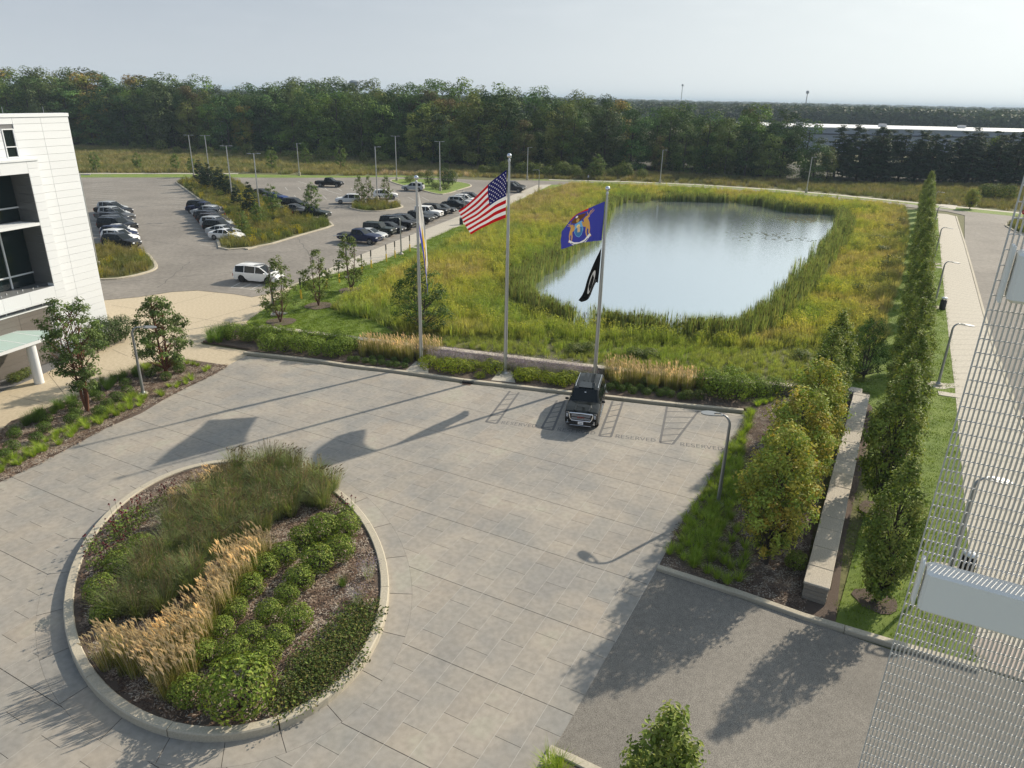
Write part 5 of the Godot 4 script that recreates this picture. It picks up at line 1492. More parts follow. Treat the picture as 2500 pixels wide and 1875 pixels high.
	var ov := [[Vector2(-28.29, -131.59), 0], [Vector2(-26.69, -130.97), 1], [Vector2(-23.61, -132.38), 2]]
	for k in 3:
		place(P.thin[k % 2], "sparse_tree", v3(ov[k][0], 0.08), rr(0, TAU), Vector3(0.75, 0.95, 0.75), "slim tree on the small oval island, " + ["left one", "middle one", "right one beside the lamp"][k], "tree", "slim trees on the oval car park island")
	var fp := [[Vector2(-24.68, -169.64), 1.4, 0], [Vector2(-19.60, -163.79), 1.3, 1], [Vector2(-16.60, -165.76), 1.5, 1], [Vector2(-15.42, -164.66), 1.3, 1], [Vector2(-14.59, -165.64), 1.3, 1], [Vector2(-17.43, -157.79), 1.3, 0], [Vector2(-15.29, -156.98), 1.2, 0], [Vector2(-23.57, -180.57), 1.2, 0]]
	for k in fp.size():
		place(P.wild[k % 3] if fp[k][2] == 0 else P.dark[k % 2], "island_shrub", v3(fp[k][0], 0.08), rr(0, TAU), Vector3(fp[k][1], fp[k][1] * (0.6 if fp[k][2] == 0 else 1.1), fp[k][1]) * 0.95, "shrub on the far car park island, %s left to right" % ordinal(k), "shrub", "shrubs on the far island")
	# shrubs along the wood's edge and in the meadow
	for k in 46:
		var t := k / 45.0
		var q := Vector2(-10, -190).lerp(Vector2(66, -177), t) if k < 26 else Vector2(-140, -250).lerp(Vector2(-15, -205), (k - 26) / 20.0)
		q += Vector2(rr(-1.5, 1.5), rr(-3.0, 3.0))
		if k < 26: q.y = lerpf(-191, -176.5, pow(t, 1.6)) + rr(-1.5, 1.0) - (6.5 if t > 0.4 else 2.0)
		var s := rr(1.0, 2.2)
		place(P.wild[k % 3], "edge_shrub", v3(q, -0.1), rr(0, TAU), Vector3(s, s * rr(0.8, 1.2), s), "leafy shrub along the wood's edge " + ("behind the pond road" if k < 26 else "beyond the field"), "shrub", "shrubs along the wood's edge")
	place(P.sapling[0], "young_tree", v3(Vector2(20.51, -189.02), -0.05), 0.4, Vector3(1.6, 1.15, 1.6), "bushy young tree behind the walking person", "tree", "")
	for k in 5:
		place(P.wild[k % 3], "meadow_shrub", v3([Vector2(4.89, -53.21), Vector2(5.97, -53.46), Vector2(9.51, -52.31), Vector2(10.62, -52.39), Vector2(22.73, -52.90)][k], -0.1), rr(0, TAU), Vector3(0.8, 0.45, 0.8), ["dark low shrub in the grass behind the wall, leftmost", "dark low shrub in the grass behind the vehicle", "dark low shrub behind the plumed grass", "second dark low shrub behind the plumed grass", "low shrub near the corner of the walls"][k], "shrub", "low shrubs behind the wall")
	for k in 9:
		place(P.wild[k % 3], "meadow_shrub", v3((Vector2(37.89, -73.91) as Vector2).lerp(Vector2(64.97, -123.25), k / 8.0), -0.1) + Vector3(rr(-1.2, 1.2), 0, rr(-1.5, 1.5)), rr(0, TAU), Vector3(1.0, 0.6, 1.0), "low green shrub at the meadow's edge beside the tree row, %s from the corner" % ordinal(k), "shrub", "low shrubs beside the tree row")
	place(P.amber[0], "young_tree", v3(Vector2(91.28, -146.54), -0.02), 0.5, Vector3(0.8, 0.55, 0.8), "small orange tinged tree beside the crosswalk", "tree", "")
	for k in 3:
		place(P.wild[k], "edge_shrub", v3([Vector2(104.38, -163.50), Vector2(106.43, -163.87), Vector2(108.55, -161.96)][k], -0.1), rr(0, TAU), Vector3.ONE * 1.9, ["leafy shrub behind the orange tinged tree", "second leafy shrub right of the orange tinged tree", "leafy shrub nearest the metal grille"][k], "shrub", "shrubs by the crosswalk")

# loose chips of bark on a bed
func chips(outline: PackedVector2Array, n: int, y: float, called: String, label: String) -> void:
	var b := MB.new()
	for k in 14:
		var at := Vector3(rr(-0.16, 0.16), rr(0.0, 0.03), rr(-0.16, 0.16))
		var a := rr(0, TAU)
		var d := Vector3(cos(a), rr(-0.25, 0.25), sin(a)) * rr(0.03, 0.06)
		var s := Vector3(-sin(a), rr(-0.3, 0.3), cos(a)) * rr(0.008, 0.018)
		var t := rr(0.5, 1.4)
		b.col = Color(t, t, t)
		b.quad(at - d - s, at - d + s, at + d + s, at + d - s)
	var lo := outline[0]
	var hi := outline[0]
	for q in outline:
		lo = lo.min(q)
		hi = hi.max(q)
	var buf := PackedFloat32Array()
	for k in n:
		var q := Vector2(rr(lo.x, hi.x), rr(lo.y, hi.y))
		if not Geometry2D.is_point_in_polygon(q, outline): continue
		var c: Vector3 = [Vector3(0.30, 0.22, 0.16), Vector3(0.16, 0.10, 0.065), Vector3(0.42, 0.36, 0.29), Vector3(0.08, 0.05, 0.035)][rng.randi() % 4]
		spot(buf, v3(q, y), rr(0, TAU), rr(0.8, 1.4), 1.0, Color(c.x, c.y, c.z))
	var o := many(b.mesh(), M.bark, buf, called)
	tag(o, label, "bark chips", "", "stuff")

# ---------------------------------------------------------------- vehicles

var TYPES := {
	"sedan": {"w": 0.91, "sill": 0.27, "belt": 0.95, "r": 0.33, "ax": [-1.4, 1.42], "rw": 0.66, "top": [[-2.42, 0.6], [-2.40, 0.9], [-2.2, 1.03], [-1.72, 1.05], [-0.95, 1.40], [-0.3, 1.46], [0.3, 1.43], [1.12, 1.0], [1.8, 0.92], [2.2, 0.8], [2.38, 0.66], [2.42, 0.5]], "wid": [[-2.42, 0.72], [-2.2, 0.86], [-1.5, 0.91], [1.5, 0.91], [2.15, 0.84], [2.42, 0.62]], "glass": [1.12, 0.3, -0.95, -1.72], "win": [[-1.5, -0.78], [-0.72, -0.06], [0.02, 0.92]]},
	"suv": {"w": 0.94, "sill": 0.32, "belt": 1.08, "r": 0.36, "ax": [-1.36, 1.4], "rw": 0.72, "top": [[-2.35, 0.7], [-2.33, 1.12], [-2.24, 1.3], [-1.98, 1.66], [-1.2, 1.73], [-0.2, 1.74], [0.25, 1.70], [1.06, 1.14], [1.8, 1.06], [2.18, 0.95], [2.33, 0.8], [2.36, 0.55]], "wid": [[-2.35, 0.8], [-2.15, 0.9], [-1.5, 0.94], [1.5, 0.94], [2.1, 0.88], [2.36, 0.7]], "glass": [1.06, 0.25, -1.98, -2.24], "win": [[-1.85, -1.2], [-1.12, -0.1], [0.0, 0.9]], "rails": true},
	"large": {"w": 1.03, "sill": 0.38, "belt": 1.22, "r": 0.42, "ax": [-1.48, 1.59], "rw": 0.76, "top": [[-2.66, 0.8], [-2.64, 1.28], [-2.58, 1.45], [-2.46, 1.84], [-1.6, 1.92], [0.0, 1.92], [0.42, 1.87], [1.12, 1.30], [1.9, 1.26], [2.4, 1.2], [2.6, 1.08], [2.66, 0.6]], "wid": [[-2.66, 0.92], [-2.4, 1.0], [-1.5, 1.03], [1.6, 1.03], [2.35, 1.0], [2.58, 0.94], [2.66, 0.86]], "glass": [1.12, 0.42, -2.46, -2.58], "win": [[-2.35, -1.3], [-1.2, -0.12], [0.0, 0.95]], "rails": true},
	"pickup": {"w": 1.0, "sill": 0.42, "belt": 1.2, "r": 0.4, "ax": [-1.75, 1.9], "rw": 0.74, "top": [[-2.95, 0.75], [-2.93, 1.1], [-2.86, 1.16], [-1.0, 1.16], [-0.94, 1.22], [-0.74, 1.84], [0.0, 1.91], [0.5, 1.87], [1.22, 1.3], [2.4, 1.2], [2.8, 1.08], [2.93, 0.92], [2.95, 0.6]], "wid": [[-2.95, 0.94], [-2.6, 0.98], [1.9, 1.0], [2.6, 0.95], [2.95, 0.8]], "glass": [1.22, 0.5, -0.74, -0.94], "win": [[-0.78, 0.02], [0.1, 1.02]]},
	"minivan": {"w": 1.0, "sill": 0.24, "belt": 1.06, "r": 0.36, "ax": [-1.5, 1.59], "rw": 0.74, "top": [[-2.58, 0.6], [-2.56, 1.0], [-2.5, 1.25], [-2.2, 1.70], [-1.2, 1.78], [0.2, 1.76], [0.62, 1.70], [1.62, 1.12], [2.1, 1.0], [2.45, 0.82], [2.58, 0.5]], "wid": [[-2.58, 0.82], [-2.3, 0.95], [-1.5, 1.0], [1.6, 1.0], [2.25, 0.9], [2.58, 0.64]], "glass": [1.62, 0.62, -2.2, -2.5], "win": [[-2.2, -1.15], [-1.08, 0.12], [0.2, 1.3]], "rails": true},
	"boxy": {"w": 0.93, "sill": 0.42, "belt": 1.18, "r": 0.4, "ax": [-1.4, 1.45], "rw": 0.8, "top": [[-2.26, 0.75], [-2.25, 1.2], [-2.23, 1.35], [-2.16, 1.8], [-1.5, 1.85], [0.1, 1.85], [0.3, 1.80], [0.66, 1.24], [1.9, 1.17], [2.2, 1.1], [2.28, 0.6]], "wid": [[-2.26, 0.88], [-2.0, 0.93], [1.4, 0.93], [2.0, 0.88], [2.28, 0.8]], "glass": [0.66, 0.3, -2.16, -2.23], "win": [[-2.0, -1.15], [-1.05, -0.3], [-0.2, 0.42]]},
}
var car_parts := {}
var paints := {}

func along(table: Array, x: float) -> float:
	if x <= table[0][0]: return table[0][1]
	for k in table.size() - 1:
		if x <= table[k + 1][0]:
			return lerpf(table[k][1], table[k + 1][1], (x - table[k][0]) / (table[k + 1][0] - table[k][0]))
	return table[table.size() - 1][1]

func car_meshes(kind: String) -> Dictionary:
	if car_parts.has(kind): return car_parts[kind]
	var t: Dictionary = TYPES[kind]
	var xs := []
	for q in t.top: xs.append(q[0])
	for q in t.wid: xs.append(q[0])
	for q in t.win: xs.append_array(q)
	var arch: float = t.r + 0.07
	for a in t.ax:
		for k in 9: xs.append(a - arch * cos(PI * k / 8.0))
	for k in 12: xs.append(lerpf(t.top[0][0], t.top[t.top.size() - 1][0], k / 11.0))
	xs.sort()
	var st := []
	for x in xs:
		if st.is_empty() or x - st[st.size() - 1] > 0.012: st.append(x)
	var sec := []
	for x in st:
		var w := along(t.wid, x)
		var top := along(t.top, x)
		var low: float = t.sill
		var ends := minf(absf(x - st[0]), absf(st[st.size() - 1] - x))
		low += maxf(0.0, 0.16 - ends * 0.5)
		for a in t.ax:
			if absf(x - a) < arch: low = maxf(low, t.r + sqrt(arch * arch - (x - a) * (x - a)) - 0.02)
		var belt: float = minf(t.belt, top - 0.03)
		var cabin := clampf((top - t.belt) / 0.45, 0.0, 1.0)
		var rw := lerpf(w - 0.1, t.rw, cabin)
		low = minf(low, belt - 0.1)
		var mid := maxf(low + 0.03, minf(0.55, belt - 0.06))
		sec.append([Vector2(w - 0.05, low), Vector2(w, mid), Vector2(w - 0.005, belt - 0.04), Vector2(w - 0.035, belt), Vector2(lerpf(w - 0.06, rw + 0.03, cabin), maxf(top - 0.05, belt + 0.005)), Vector2(rw - 0.07, top), Vector2(rw * 0.5, top + 0.012), Vector2(0.0, top + 0.018)])
	var body := MB.new()
	var ws := MB.new()
	var rg := MB.new()
	var sides := []
	for q in t.win: sides.append([MB.new(), MB.new()])
	var ids := []
	for k in st.size():
		var row := []
		for side in [1.0, -1.0]:
			var r2 := []
			for q in sec[k]: r2.append(body.p(Vector3(st[k], q.y, q.x * side)))
			row.append(r2)
		ids.append(row)
	var g: Array = t.glass
	for k in st.size() - 1:
		var xm: float = (st[k] + st[k + 1]) * 0.5
		for s in 2:
			for j in 7:
				var a := Vector3(st[k], sec[k][j].y, sec[k][j].x * (1.0 - 2.0 * s))
				var b := Vector3(st[k + 1], sec[k + 1][j].y, sec[k + 1][j].x * (1.0 - 2.0 * s))
				var c := Vector3(st[k + 1], sec[k + 1][j + 1].y, sec[k + 1][j + 1].x * (1.0 - 2.0 * s))
				var d := Vector3(st[k], sec[k][j + 1].y, sec[k][j + 1].x * (1.0 - 2.0 * s))
				var into: MB = null
				if j == 3:
					for w in t.win.size():
						if xm > t.win[w][0] and xm < t.win[w][1] and c.y - b.y > 0.02: into = sides[w][s]
				elif j >= 5 and xm < g[0] and xm > g[1]: into = ws
				elif j >= 5 and xm < g[2] and xm > g[3]: into = rg
				if into:
					if s == 0: into.quad(a, b, c, d)
					else: into.quad(b, a, d, c)
				else:
					var q := [ids[k][s][j], ids[k + 1][s][j], ids[k + 1][s][j + 1], ids[k][s][j + 1]]
					if s == 0: body.i.append_array([q[0], q[1], q[2], q[0], q[2], q[3]])
					else: body.i.append_array([q[1], q[0], q[3], q[1], q[3], q[2]])
	for e in [0, st.size() - 1]:
		for j in 7:
			for s in 2:
				var q0 := Vector3(st[e], sec[e][j].y, sec[e][j].x * (1.0 - 2.0 * s))
				var q1 := Vector3(st[e], sec[e][j + 1].y, sec[e][j + 1].x * (1.0 - 2.0 * s))
				body.quad(q0, q1, Vector3(st[e], q1.y, 0), Vector3(st[e], q0.y, 0))
	var under := MB.new()
	under.box(Vector3((st[0] + st[st.size() - 1]) * 0.5, t.sill + 0.2, 0), Vector3(st[st.size() - 1] - st[0] - 0.2, 0.34, (t.w - 0.28) * 2.0))
	for a in t.ax: under.box(Vector3(a, t.r + 0.18, 0), Vector3(arch * 2.0, 0.45, (t.w - 0.27) * 2.0))
	under.box(Vector3((g[0] + g[3]) * 0.5 - 0.1, t.belt - 0.05, 0), Vector3((g[0] - g[3]) * 0.85, 0.06, t.w * 1.7))
	car_parts[kind] = {"body": body.mesh(true), "ws": ws.mesh(), "rg": rg.mesh() if rg.i.size() else null, "sides": sides.map(func(p): return [p[0].mesh(), p[1].mesh()]), "under": under.mesh(), "front": st[st.size() - 1], "rear": st[0]}
	return car_parts[kind]

func paint_of(c: Color) -> StandardMaterial3D:
	var key := c.to_html()
	if not paints.has(key):
		var m := mat(c, 0.55, 0.1, false)
		m.metallic_specular = 0.12
		m.clearcoat_enabled = true
		m.clearcoat = 0.45
		m.clearcoat_roughness = 0.04
		paints[key] = m
	return paints[key]

func small_box(parent: Node, called: String, m: Material, at: Vector3, size: Vector3, ch := 0.015, b := Basis.IDENTITY) -> MeshInstance3D:
	var key := "%s|%s" % [size, ch]
	if not car_parts.has(key):
		var mb := MB.new()
		mb.cbox(Vector3.ZERO, size, minf(ch, minf(size.x, minf(size.y, size.z)) * 0.3))
		car_parts[key] = mb.mesh()
	var o := put(car_parts[key], called, m, parent)
	o.transform = Transform3D(b, at)
	return o

func wheel_meshes() -> Array:
	if car_parts.has("wheel"): return car_parts.wheel
	var tyre := MB.new()
	var ax := Basis(Vector3.RIGHT, PI / 2)
	tyre.lathe(Vector3.ZERO, [Vector2(0.66, -0.24), Vector2(0.7, -0.3), Vector2(0.92, -0.3), Vector2(1.0, -0.22), Vector2(1.0, 0.22), Vector2(0.92, 0.3), Vector2(0.7, 0.3), Vector2(0.66, 0.24)], 22, ax)
	var rim := MB.new()
	rim.lathe(Vector3.ZERO, [Vector2(0.68, -0.27), Vector2(0.63, -0.28), Vector2(0.6, -0.1), Vector2(0.6, 0.1), Vector2(0.63, 0.28), Vector2(0.68, 0.27)], 18, ax)
	for s in [-1.0, 1.0]:
		for k in 6:
			var b := Basis(Vector3(0, 0, 1), TAU * k / 6.0)
			rim.box(b * Vector3(0.36, 0, 0) + Vector3(0, 0, 0.2 * s), Vector3(0.6, 0.13, 0.06), b)
		rim.box(Vector3(0, 0, 0.21 * s), Vector3(0.24, 0.24, 0.08))
	var disc := MB.new()
	disc.lathe(Vector3.ZERO, [Vector2(0.0, -0.05), Vector2(0.58, -0.05), Vector2(0.58, 0.05), Vector2(0.0, 0.05)], 16, ax)
	car_parts.wheel = [tyre.mesh(true), rim.mesh(), disc.mesh()]
	return car_parts.wheel

func car(kind: String, colour: Color, at: Vector2, heading: float, label: String, group: String, category := "", dark_rims := false) -> Node3D:
	var t: Dictionary = TYPES[kind]
	var ms := car_meshes(kind)
	var o := base({"sedan": "parked_sedan", "suv": "parked_suv", "large": "parked_suv", "pickup": "pickup_truck", "minivan": "minivan", "boxy": "parked_suv"}[kind], v3(at), PI / 2 - deg_to_rad(heading))
	tag(o, label, category if category else {"sedan": "car", "suv": "suv", "large": "suv", "pickup": "pickup", "minivan": "minivan", "boxy": "suv"}[kind], group)
	var pm := paint_of(colour)
	put(ms.body, "body", pm, o)
	put(ms.under, "underbody", M.rubber, o)
	put(ms.ws, "windshield", M.car_glass, o)
	if ms.rg: put(ms.rg, "rear_window", M.car_glass, o)
	for w in ms.sides:
		put(w[0], "side_window", M.car_glass, o)
		put(w[1], "side_window", M.car_glass, o)
	var wm := wheel_meshes()
	for a in t.ax:
		for s in [-1.0, 1.0]:
			var w := Node3D.new()
			w.name = "wheel"
			o.add_child(w, true)
			w.transform = Transform3D(Basis.from_scale(Vector3(t.r, t.r, 0.36)), Vector3(a, t.r, s * (t.w - 0.125)))
			put(wm[0], "tyre", M.rubber, w)
			put(wm[1], "rim", M.black if dark_rims else M.rim, w)
			put(wm[2], "hub", M.black, w)
	var f: float = ms.front
	var r: float = ms.rear
	var hw := along(t.wid, f) + 0.02
	var hood := along(t.top, f - 0.12)
	var eye := hood - 0.12
	for s in [-1.0, 1.0]:
		small_box(o, "headlight", M.lamp, Vector3(f - 0.1, eye, s * (hw - 0.08)), Vector3(0.22, 0.13, 0.3), 0.03)
		small_box(o, "taillight", M.red, Vector3(r + 0.04, along(t.top, r) + (0.12 if kind != "sedan" else 0.16), s * (along(t.wid, r) - 0.06)), Vector3(0.14, 0.3 if kind != "sedan" else 0.14, 0.18), 0.03)
		small_box(o, "mirror", pm, Vector3(t.glass[0] - 0.32, t.belt + 0.06, s * (t.w + 0.1)), Vector3(0.12, 0.14, 0.22), 0.03)
	small_box(o, "grille", M.black, Vector3(f - 0.01, eye - 0.06, 0), Vector3(0.06, 0.24, hw * 1.0), 0.02)
	small_box(o, "front_bumper", M.black, Vector3(f - 0.03, t.sill + 0.2, 0), Vector3(0.1, 0.12, hw * 1.5), 0.02)
	small_box(o, "license_plate", M.plain, Vector3(r - 0.005, 0.75, 0), Vector3(0.03, 0.14, 0.3), 0.005)
	if t.get("rails", false):
		for s in [-1.0, 1.0]:
			var key := "rail" + kind
			if not car_parts.has(key):
				var m := MB.new()
				var y := along(t.top, -0.6) + 0.05
				m.tube([Vector3(t.glass[2] + 0.25, y - 0.07, 0), Vector3(t.glass[2] + 0.4, y, 0), Vector3(t.glass[1] - 0.4, y, 0), Vector3(t.glass[1] - 0.25, y - 0.07, 0)], [0.02, 0.02, 0.02, 0.02], 6)
				car_parts[key] = m.mesh(true)
			put(car_parts[key], "roof_rail", M.chrome, o).position.z = s * (t.rw - 0.06)
	if kind == "pickup":
		small_box(o, "bed_cover", M.black, Vector3(-1.95, 1.17, 0), Vector3(1.75, 0.05, 1.6), 0.015)
	return o

func build_vehicles() -> void:
	rng.seed = 81
	var black := lin(0.012, 0.013, 0.015)
	var navy := lin(0.015, 0.022, 0.06)
	var blue := lin(0.02, 0.045, 0.16)
	var grey := lin(0.09, 0.095, 0.1)
	var dark := lin(0.03, 0.032, 0.036)
	var silver := lin(0.42, 0.44, 0.45)
	var white := lin(0.78, 0.78, 0.77)
	var green := lin(0.02, 0.028, 0.022)
	var brown := lin(0.04, 0.03, 0.025)
	# row beside the white building, noses to the right
	var a := [["suv", dark, "dark grey"], ["suv", white, "white"], ["suv", navy, "navy"], ["sedan", white, "white"], ["large", black, "black"], ["suv", grey, "grey"], ["suv", dark, "dark grey"], ["pickup", grey, "grey"], ["suv", silver, "silver"], ["pickup", black, "black"], ["suv", silver, "silver"]]
	for k in a.size():
		var p := Vector2(-49.6, -89.2) + Vector2(-0.495, -0.869) * (3.12 * k)
		car(a[k][0], a[k][1], p, 103.0, "%s %s in the row beside the white building, %s from its island" % [a[k][2], {"suv": "SUV", "sedan": "sedan", "large": "large SUV", "pickup": "pickup"}[a[k][0]], ordinal(k)], "cars in the row beside the white building")
	# row against the long island
	var b := [["sedan", white, "white", 103], ["sedan", silver, "silver", 103], ["suv", black, "black", 103], ["suv", silver, "silver", 103], ["suv", brown, "dark brown", 103], ["suv", dark, "dark grey", 103], ["suv", dark, "dark grey", 283], ["suv", silver, "silver", 283], ["pickup", navy, "navy", 283], ["suv", black, "black", 103]]
	for k in b.size():
		var p := Vector2(-38.9, -95.9) + Vector2(-0.485, -0.875) * (3.08 * k)
		car(b[k][0], b[k][1], p, b[k][3], "%s %s parked against the long island, %s from its near tip" % [b[k][2], {"suv": "SUV", "sedan": "sedan", "pickup": "pickup"}[b[k][0]], ordinal(k)], "cars parked against the long island")
	# behind the long island
	var c := [["sedan", black, "black", Vector2(-49.22, -138.68)], ["sedan", blue, "blue", Vector2(-44.76, -133.28)], ["suv", black, "black", Vector2(-38.61, -124.74)], ["sedan", grey, "grey", Vector2(-37.06, -119.51)], ["pickup", green, "dark green", Vector2(-32.85, -114.41)]]
	for k in 5:
		car(c[k][0], c[k][1], (c[k][3] as Vector2) + Vector2(0.2, -1.0), 103.0, "%s %s parked behind the long island, %s from the far end" % [c[k][2], {"suv": "SUV", "sedan": "sedan", "pickup": "pickup"}[c[k][0]], ordinal(k)], "cars parked behind the long island")
	# row facing the walk, nearest first
	var d := [["pickup", navy, "navy blue"], ["sedan", silver, "silver"], ["boxy", green, "dark green"], ["sedan", dark, "dark grey"], ["large", black, "black"], ["suv", dark, "dark grey"], ["pickup", black, "black"], ["sedan", black, "black"], ["boxy", white, "white"], ["boxy", black, "black"], ["sedan", dark, "dark grey"], [], ["sedan", black, "black"], ["suv", silver, "silver"], ["suv", white, "white"], ["suv", dark, "dark grey"], [], [], [], [], ["pickup", dark, "dark grey"], ["suv", dark, "dark grey"]]
	var rowdir := Vector2(sin(deg_to_rad(16.2)), -cos(deg_to_rad(16.2)))
	for k in d.size():
		if d[k].is_empty(): continue
		var p := Vector2(-21.0, -96.0) + rowdir * (2.98 * k)
		if k >= 20: p = [Vector2(-1.2, -156.5), Vector2(-0.4, -160.0)][k - 20]
		car(d[k][0], d[k][1], p, 106.0, "%s %s facing the walk, %s from the near end of that row" % [d[k][2], {"suv": "SUV", "sedan": "sedan", "pickup": "pickup", "large": "large SUV", "boxy": "boxy off-roader"}[d[k][0]], ordinal(k)], "cars facing the walk")
	car("pickup", black, (Vector2(-40.38, -156.89) as Vector2) + Vector2(0, -0.9), 96.0, "black pickup driving across the far car park", "")
	car("suv", white, (Vector2(-30.74, -132.06) as Vector2) + Vector2(0, -0.9), 262.0, "white SUV left of the small oval island", "")
	car("suv", white, (Vector2(-25.75, -136.63) as Vector2) + Vector2(0.5, -4.0), 85.0, "white SUV behind the slim trees of the oval island", "")
	car("suv", silver, (Vector2(-21.85, -153.28) as Vector2) + Vector2(0, -0.9), 277.0, "silver SUV at the far planted island", "")
	car("minivan", white, (Vector2(-27.04, -72.44) as Vector2) + Vector2(0.1, -1.0), 104.0, "white minivan with dark wheels beside the tan forecourt", "", "", true)
	big_suv()

# the black vehicle in the reserved bay, with its grille, lamps, trim and plate
func big_suv() -> void:
	var o := car("large", lin(0.008, 0.011, 0.012), Vector2(4.72, -41.25), 192.0, "black full-size SUV with chrome grille in the reserved bay", "")
	o.name = "full_size_suv"
	for n in ["grille", "front_bumper", "headlight", "headlight2", "license_plate"]:
		var old := o.get_node_or_null(n)
		if old:
			o.remove_child(old)
			old.free()
	var f := 2.66
	small_box(o, "grille", M.black, Vector3(f - 0.02, 0.93, 0), Vector3(0.08, 0.42, 1.22), 0.03)
	var gr: Node = o.get_node("grille")
	var ring := MB.new()
	var lo := [Vector3(f + 0.03, 1.16, -0.68), Vector3(f + 0.03, 1.18, 0), Vector3(f + 0.03, 1.16, 0.68), Vector3(f + 0.03, 1.08, 0.71), Vector3(f + 0.03, 0.85, 0.66), Vector3(f + 0.03, 0.70, 0.56), Vector3(f + 0.03, 0.69, 0.0), Vector3(f + 0.03, 0.70, -0.56), Vector3(f + 0.03, 0.85, -0.66), Vector3(f + 0.03, 1.08, -0.71), Vector3(f + 0.03, 1.16, -0.68)]
	var rad := []
	for q in lo: rad.append(0.042)
	ring.tube(lo, rad, 8, true)
	put(ring.mesh(true), "chrome_frame", M.chrome, o)
	for y in [0.80, 0.87, 0.99, 1.06]:
		small_box(o, "grille_bar", M.chrome, Vector3(f + 0.02, y, 0), Vector3(0.03, 0.022, 1.14), 0.006)
	var t := TextMesh.new()
	t.text = "GMC"
	var fnt := SystemFont.new()
	fnt.font_names = PackedStringArray(["Droid Sans"])
	fnt.font_weight = 700
	t.font = fnt
	t.font_size = 40
	t.pixel_size = 0.0034
	t.depth = 0.02
	var bd := put(t, "grille_letters", M.red_letter, o)
	bd.transform = Transform3D(Basis(Vector3(0, 0, -1) * 1.45, Vector3.UP, Vector3.RIGHT), Vector3(f + 0.05, 0.93, 0))
	for s in [-1.0, 1.0]:
		small_box(o, "headlight", M.black, Vector3(f - 0.06, 1.02, s * 0.84), Vector3(0.2, 0.3, 0.2), 0.03)
		for y in [0.94, 1.02, 1.1]: small_box(o, "lamp_lens", M.lamp, Vector3(f + 0.02, y, s * 0.83), Vector3(0.06, 0.05, 0.13), 0.012)
		small_box(o, "fog_light_trim", M.chrome, Vector3(f + 0.0, 0.62, s * 0.8), Vector3(0.06, 0.16, 0.05), 0.01)
		small_box(o, "fog_light_trim", M.chrome, Vector3(f + 0.0, 0.53, s * 0.76), Vector3(0.08, 0.05, 0.2), 0.01)
		small_box(o, "window_trim", M.chrome, Vector3(-0.7, 1.232, s * 0.978), Vector3(3.3, 0.025, 0.02), 0.005)
		small_box(o, "side_step", M.chrome, Vector3(0.05, 0.4, s * 1.02), Vector3(2.1, 0.05, 0.1), 0.015)
		small_box(o, "door_trim", M.chrome, Vector3(0.0, 0.58, s * 1.005), Vector3(2.2, 0.04, 0.015), 0.005)
		for x in [-0.1, 0.9]: small_box(o, "door_handle", M.chrome, Vector3(x - 0.8, 1.08, s * 1.005), Vector3(0.2, 0.03, 0.03), 0.008)
		small_box(o, "hood_crease", paints[lin(0.008, 0.011, 0.012).to_html()], Vector3(1.85, 1.285, s * 0.42), Vector3(1.3, 0.03, 0.12), 0.012, Basis(Vector3(0, 0, 1), -0.035))
	small_box(o, "front_bumper", M.black, Vector3(f - 0.01, 0.5, 0), Vector3(0.12, 0.2, 1.5), 0.03)
	small_box(o, "bumper_trim", M.chrome, Vector3(f + 0.05, 0.4, 0), Vector3(0.04, 0.035, 1.3), 0.01)
	var plate := small_box(o, "license_plate", M.plain, Vector3(f + 0.065, 0.56, 0), Vector3(0.02, 0.16, 0.32), 0.004)
	var line := MB.new()
	for k in 7: line.box(Vector3(0.012, 0.0, -0.09 + k * 0.03), Vector3(0.003, 0.045, 0.02))
	line.col = lin(0.05, 0.05, 0.06)
	for k in line.c.size(): line.c[k] = lin(0.05, 0.05, 0.06)
	put(line.mesh(), "plate_print", M.plain, plate)
	small_box(o, "sunroof", M.car_glass, Vector3(-0.1, 1.937, 0), Vector3(0.95, 0.02, 1.0), 0.008)
	for z in [-0.3, 0.0, 0.3]: small_box(o, "roof_rib", paints[lin(0.008, 0.011, 0.012).to_html()], Vector3(-1.5, 1.945, z), Vector3(1.5, 0.02, 0.1), 0.008)
	small_box(o, "windshield_sticker", M.plain, Vector3(0.62, 1.735, 0.03), Vector3(0.012, 0.05, 0.1), 0.002, Basis(Vector3(0, 0, 1), 0.9))

# ---------------------------------------------------------------- lamps, flags, street furniture

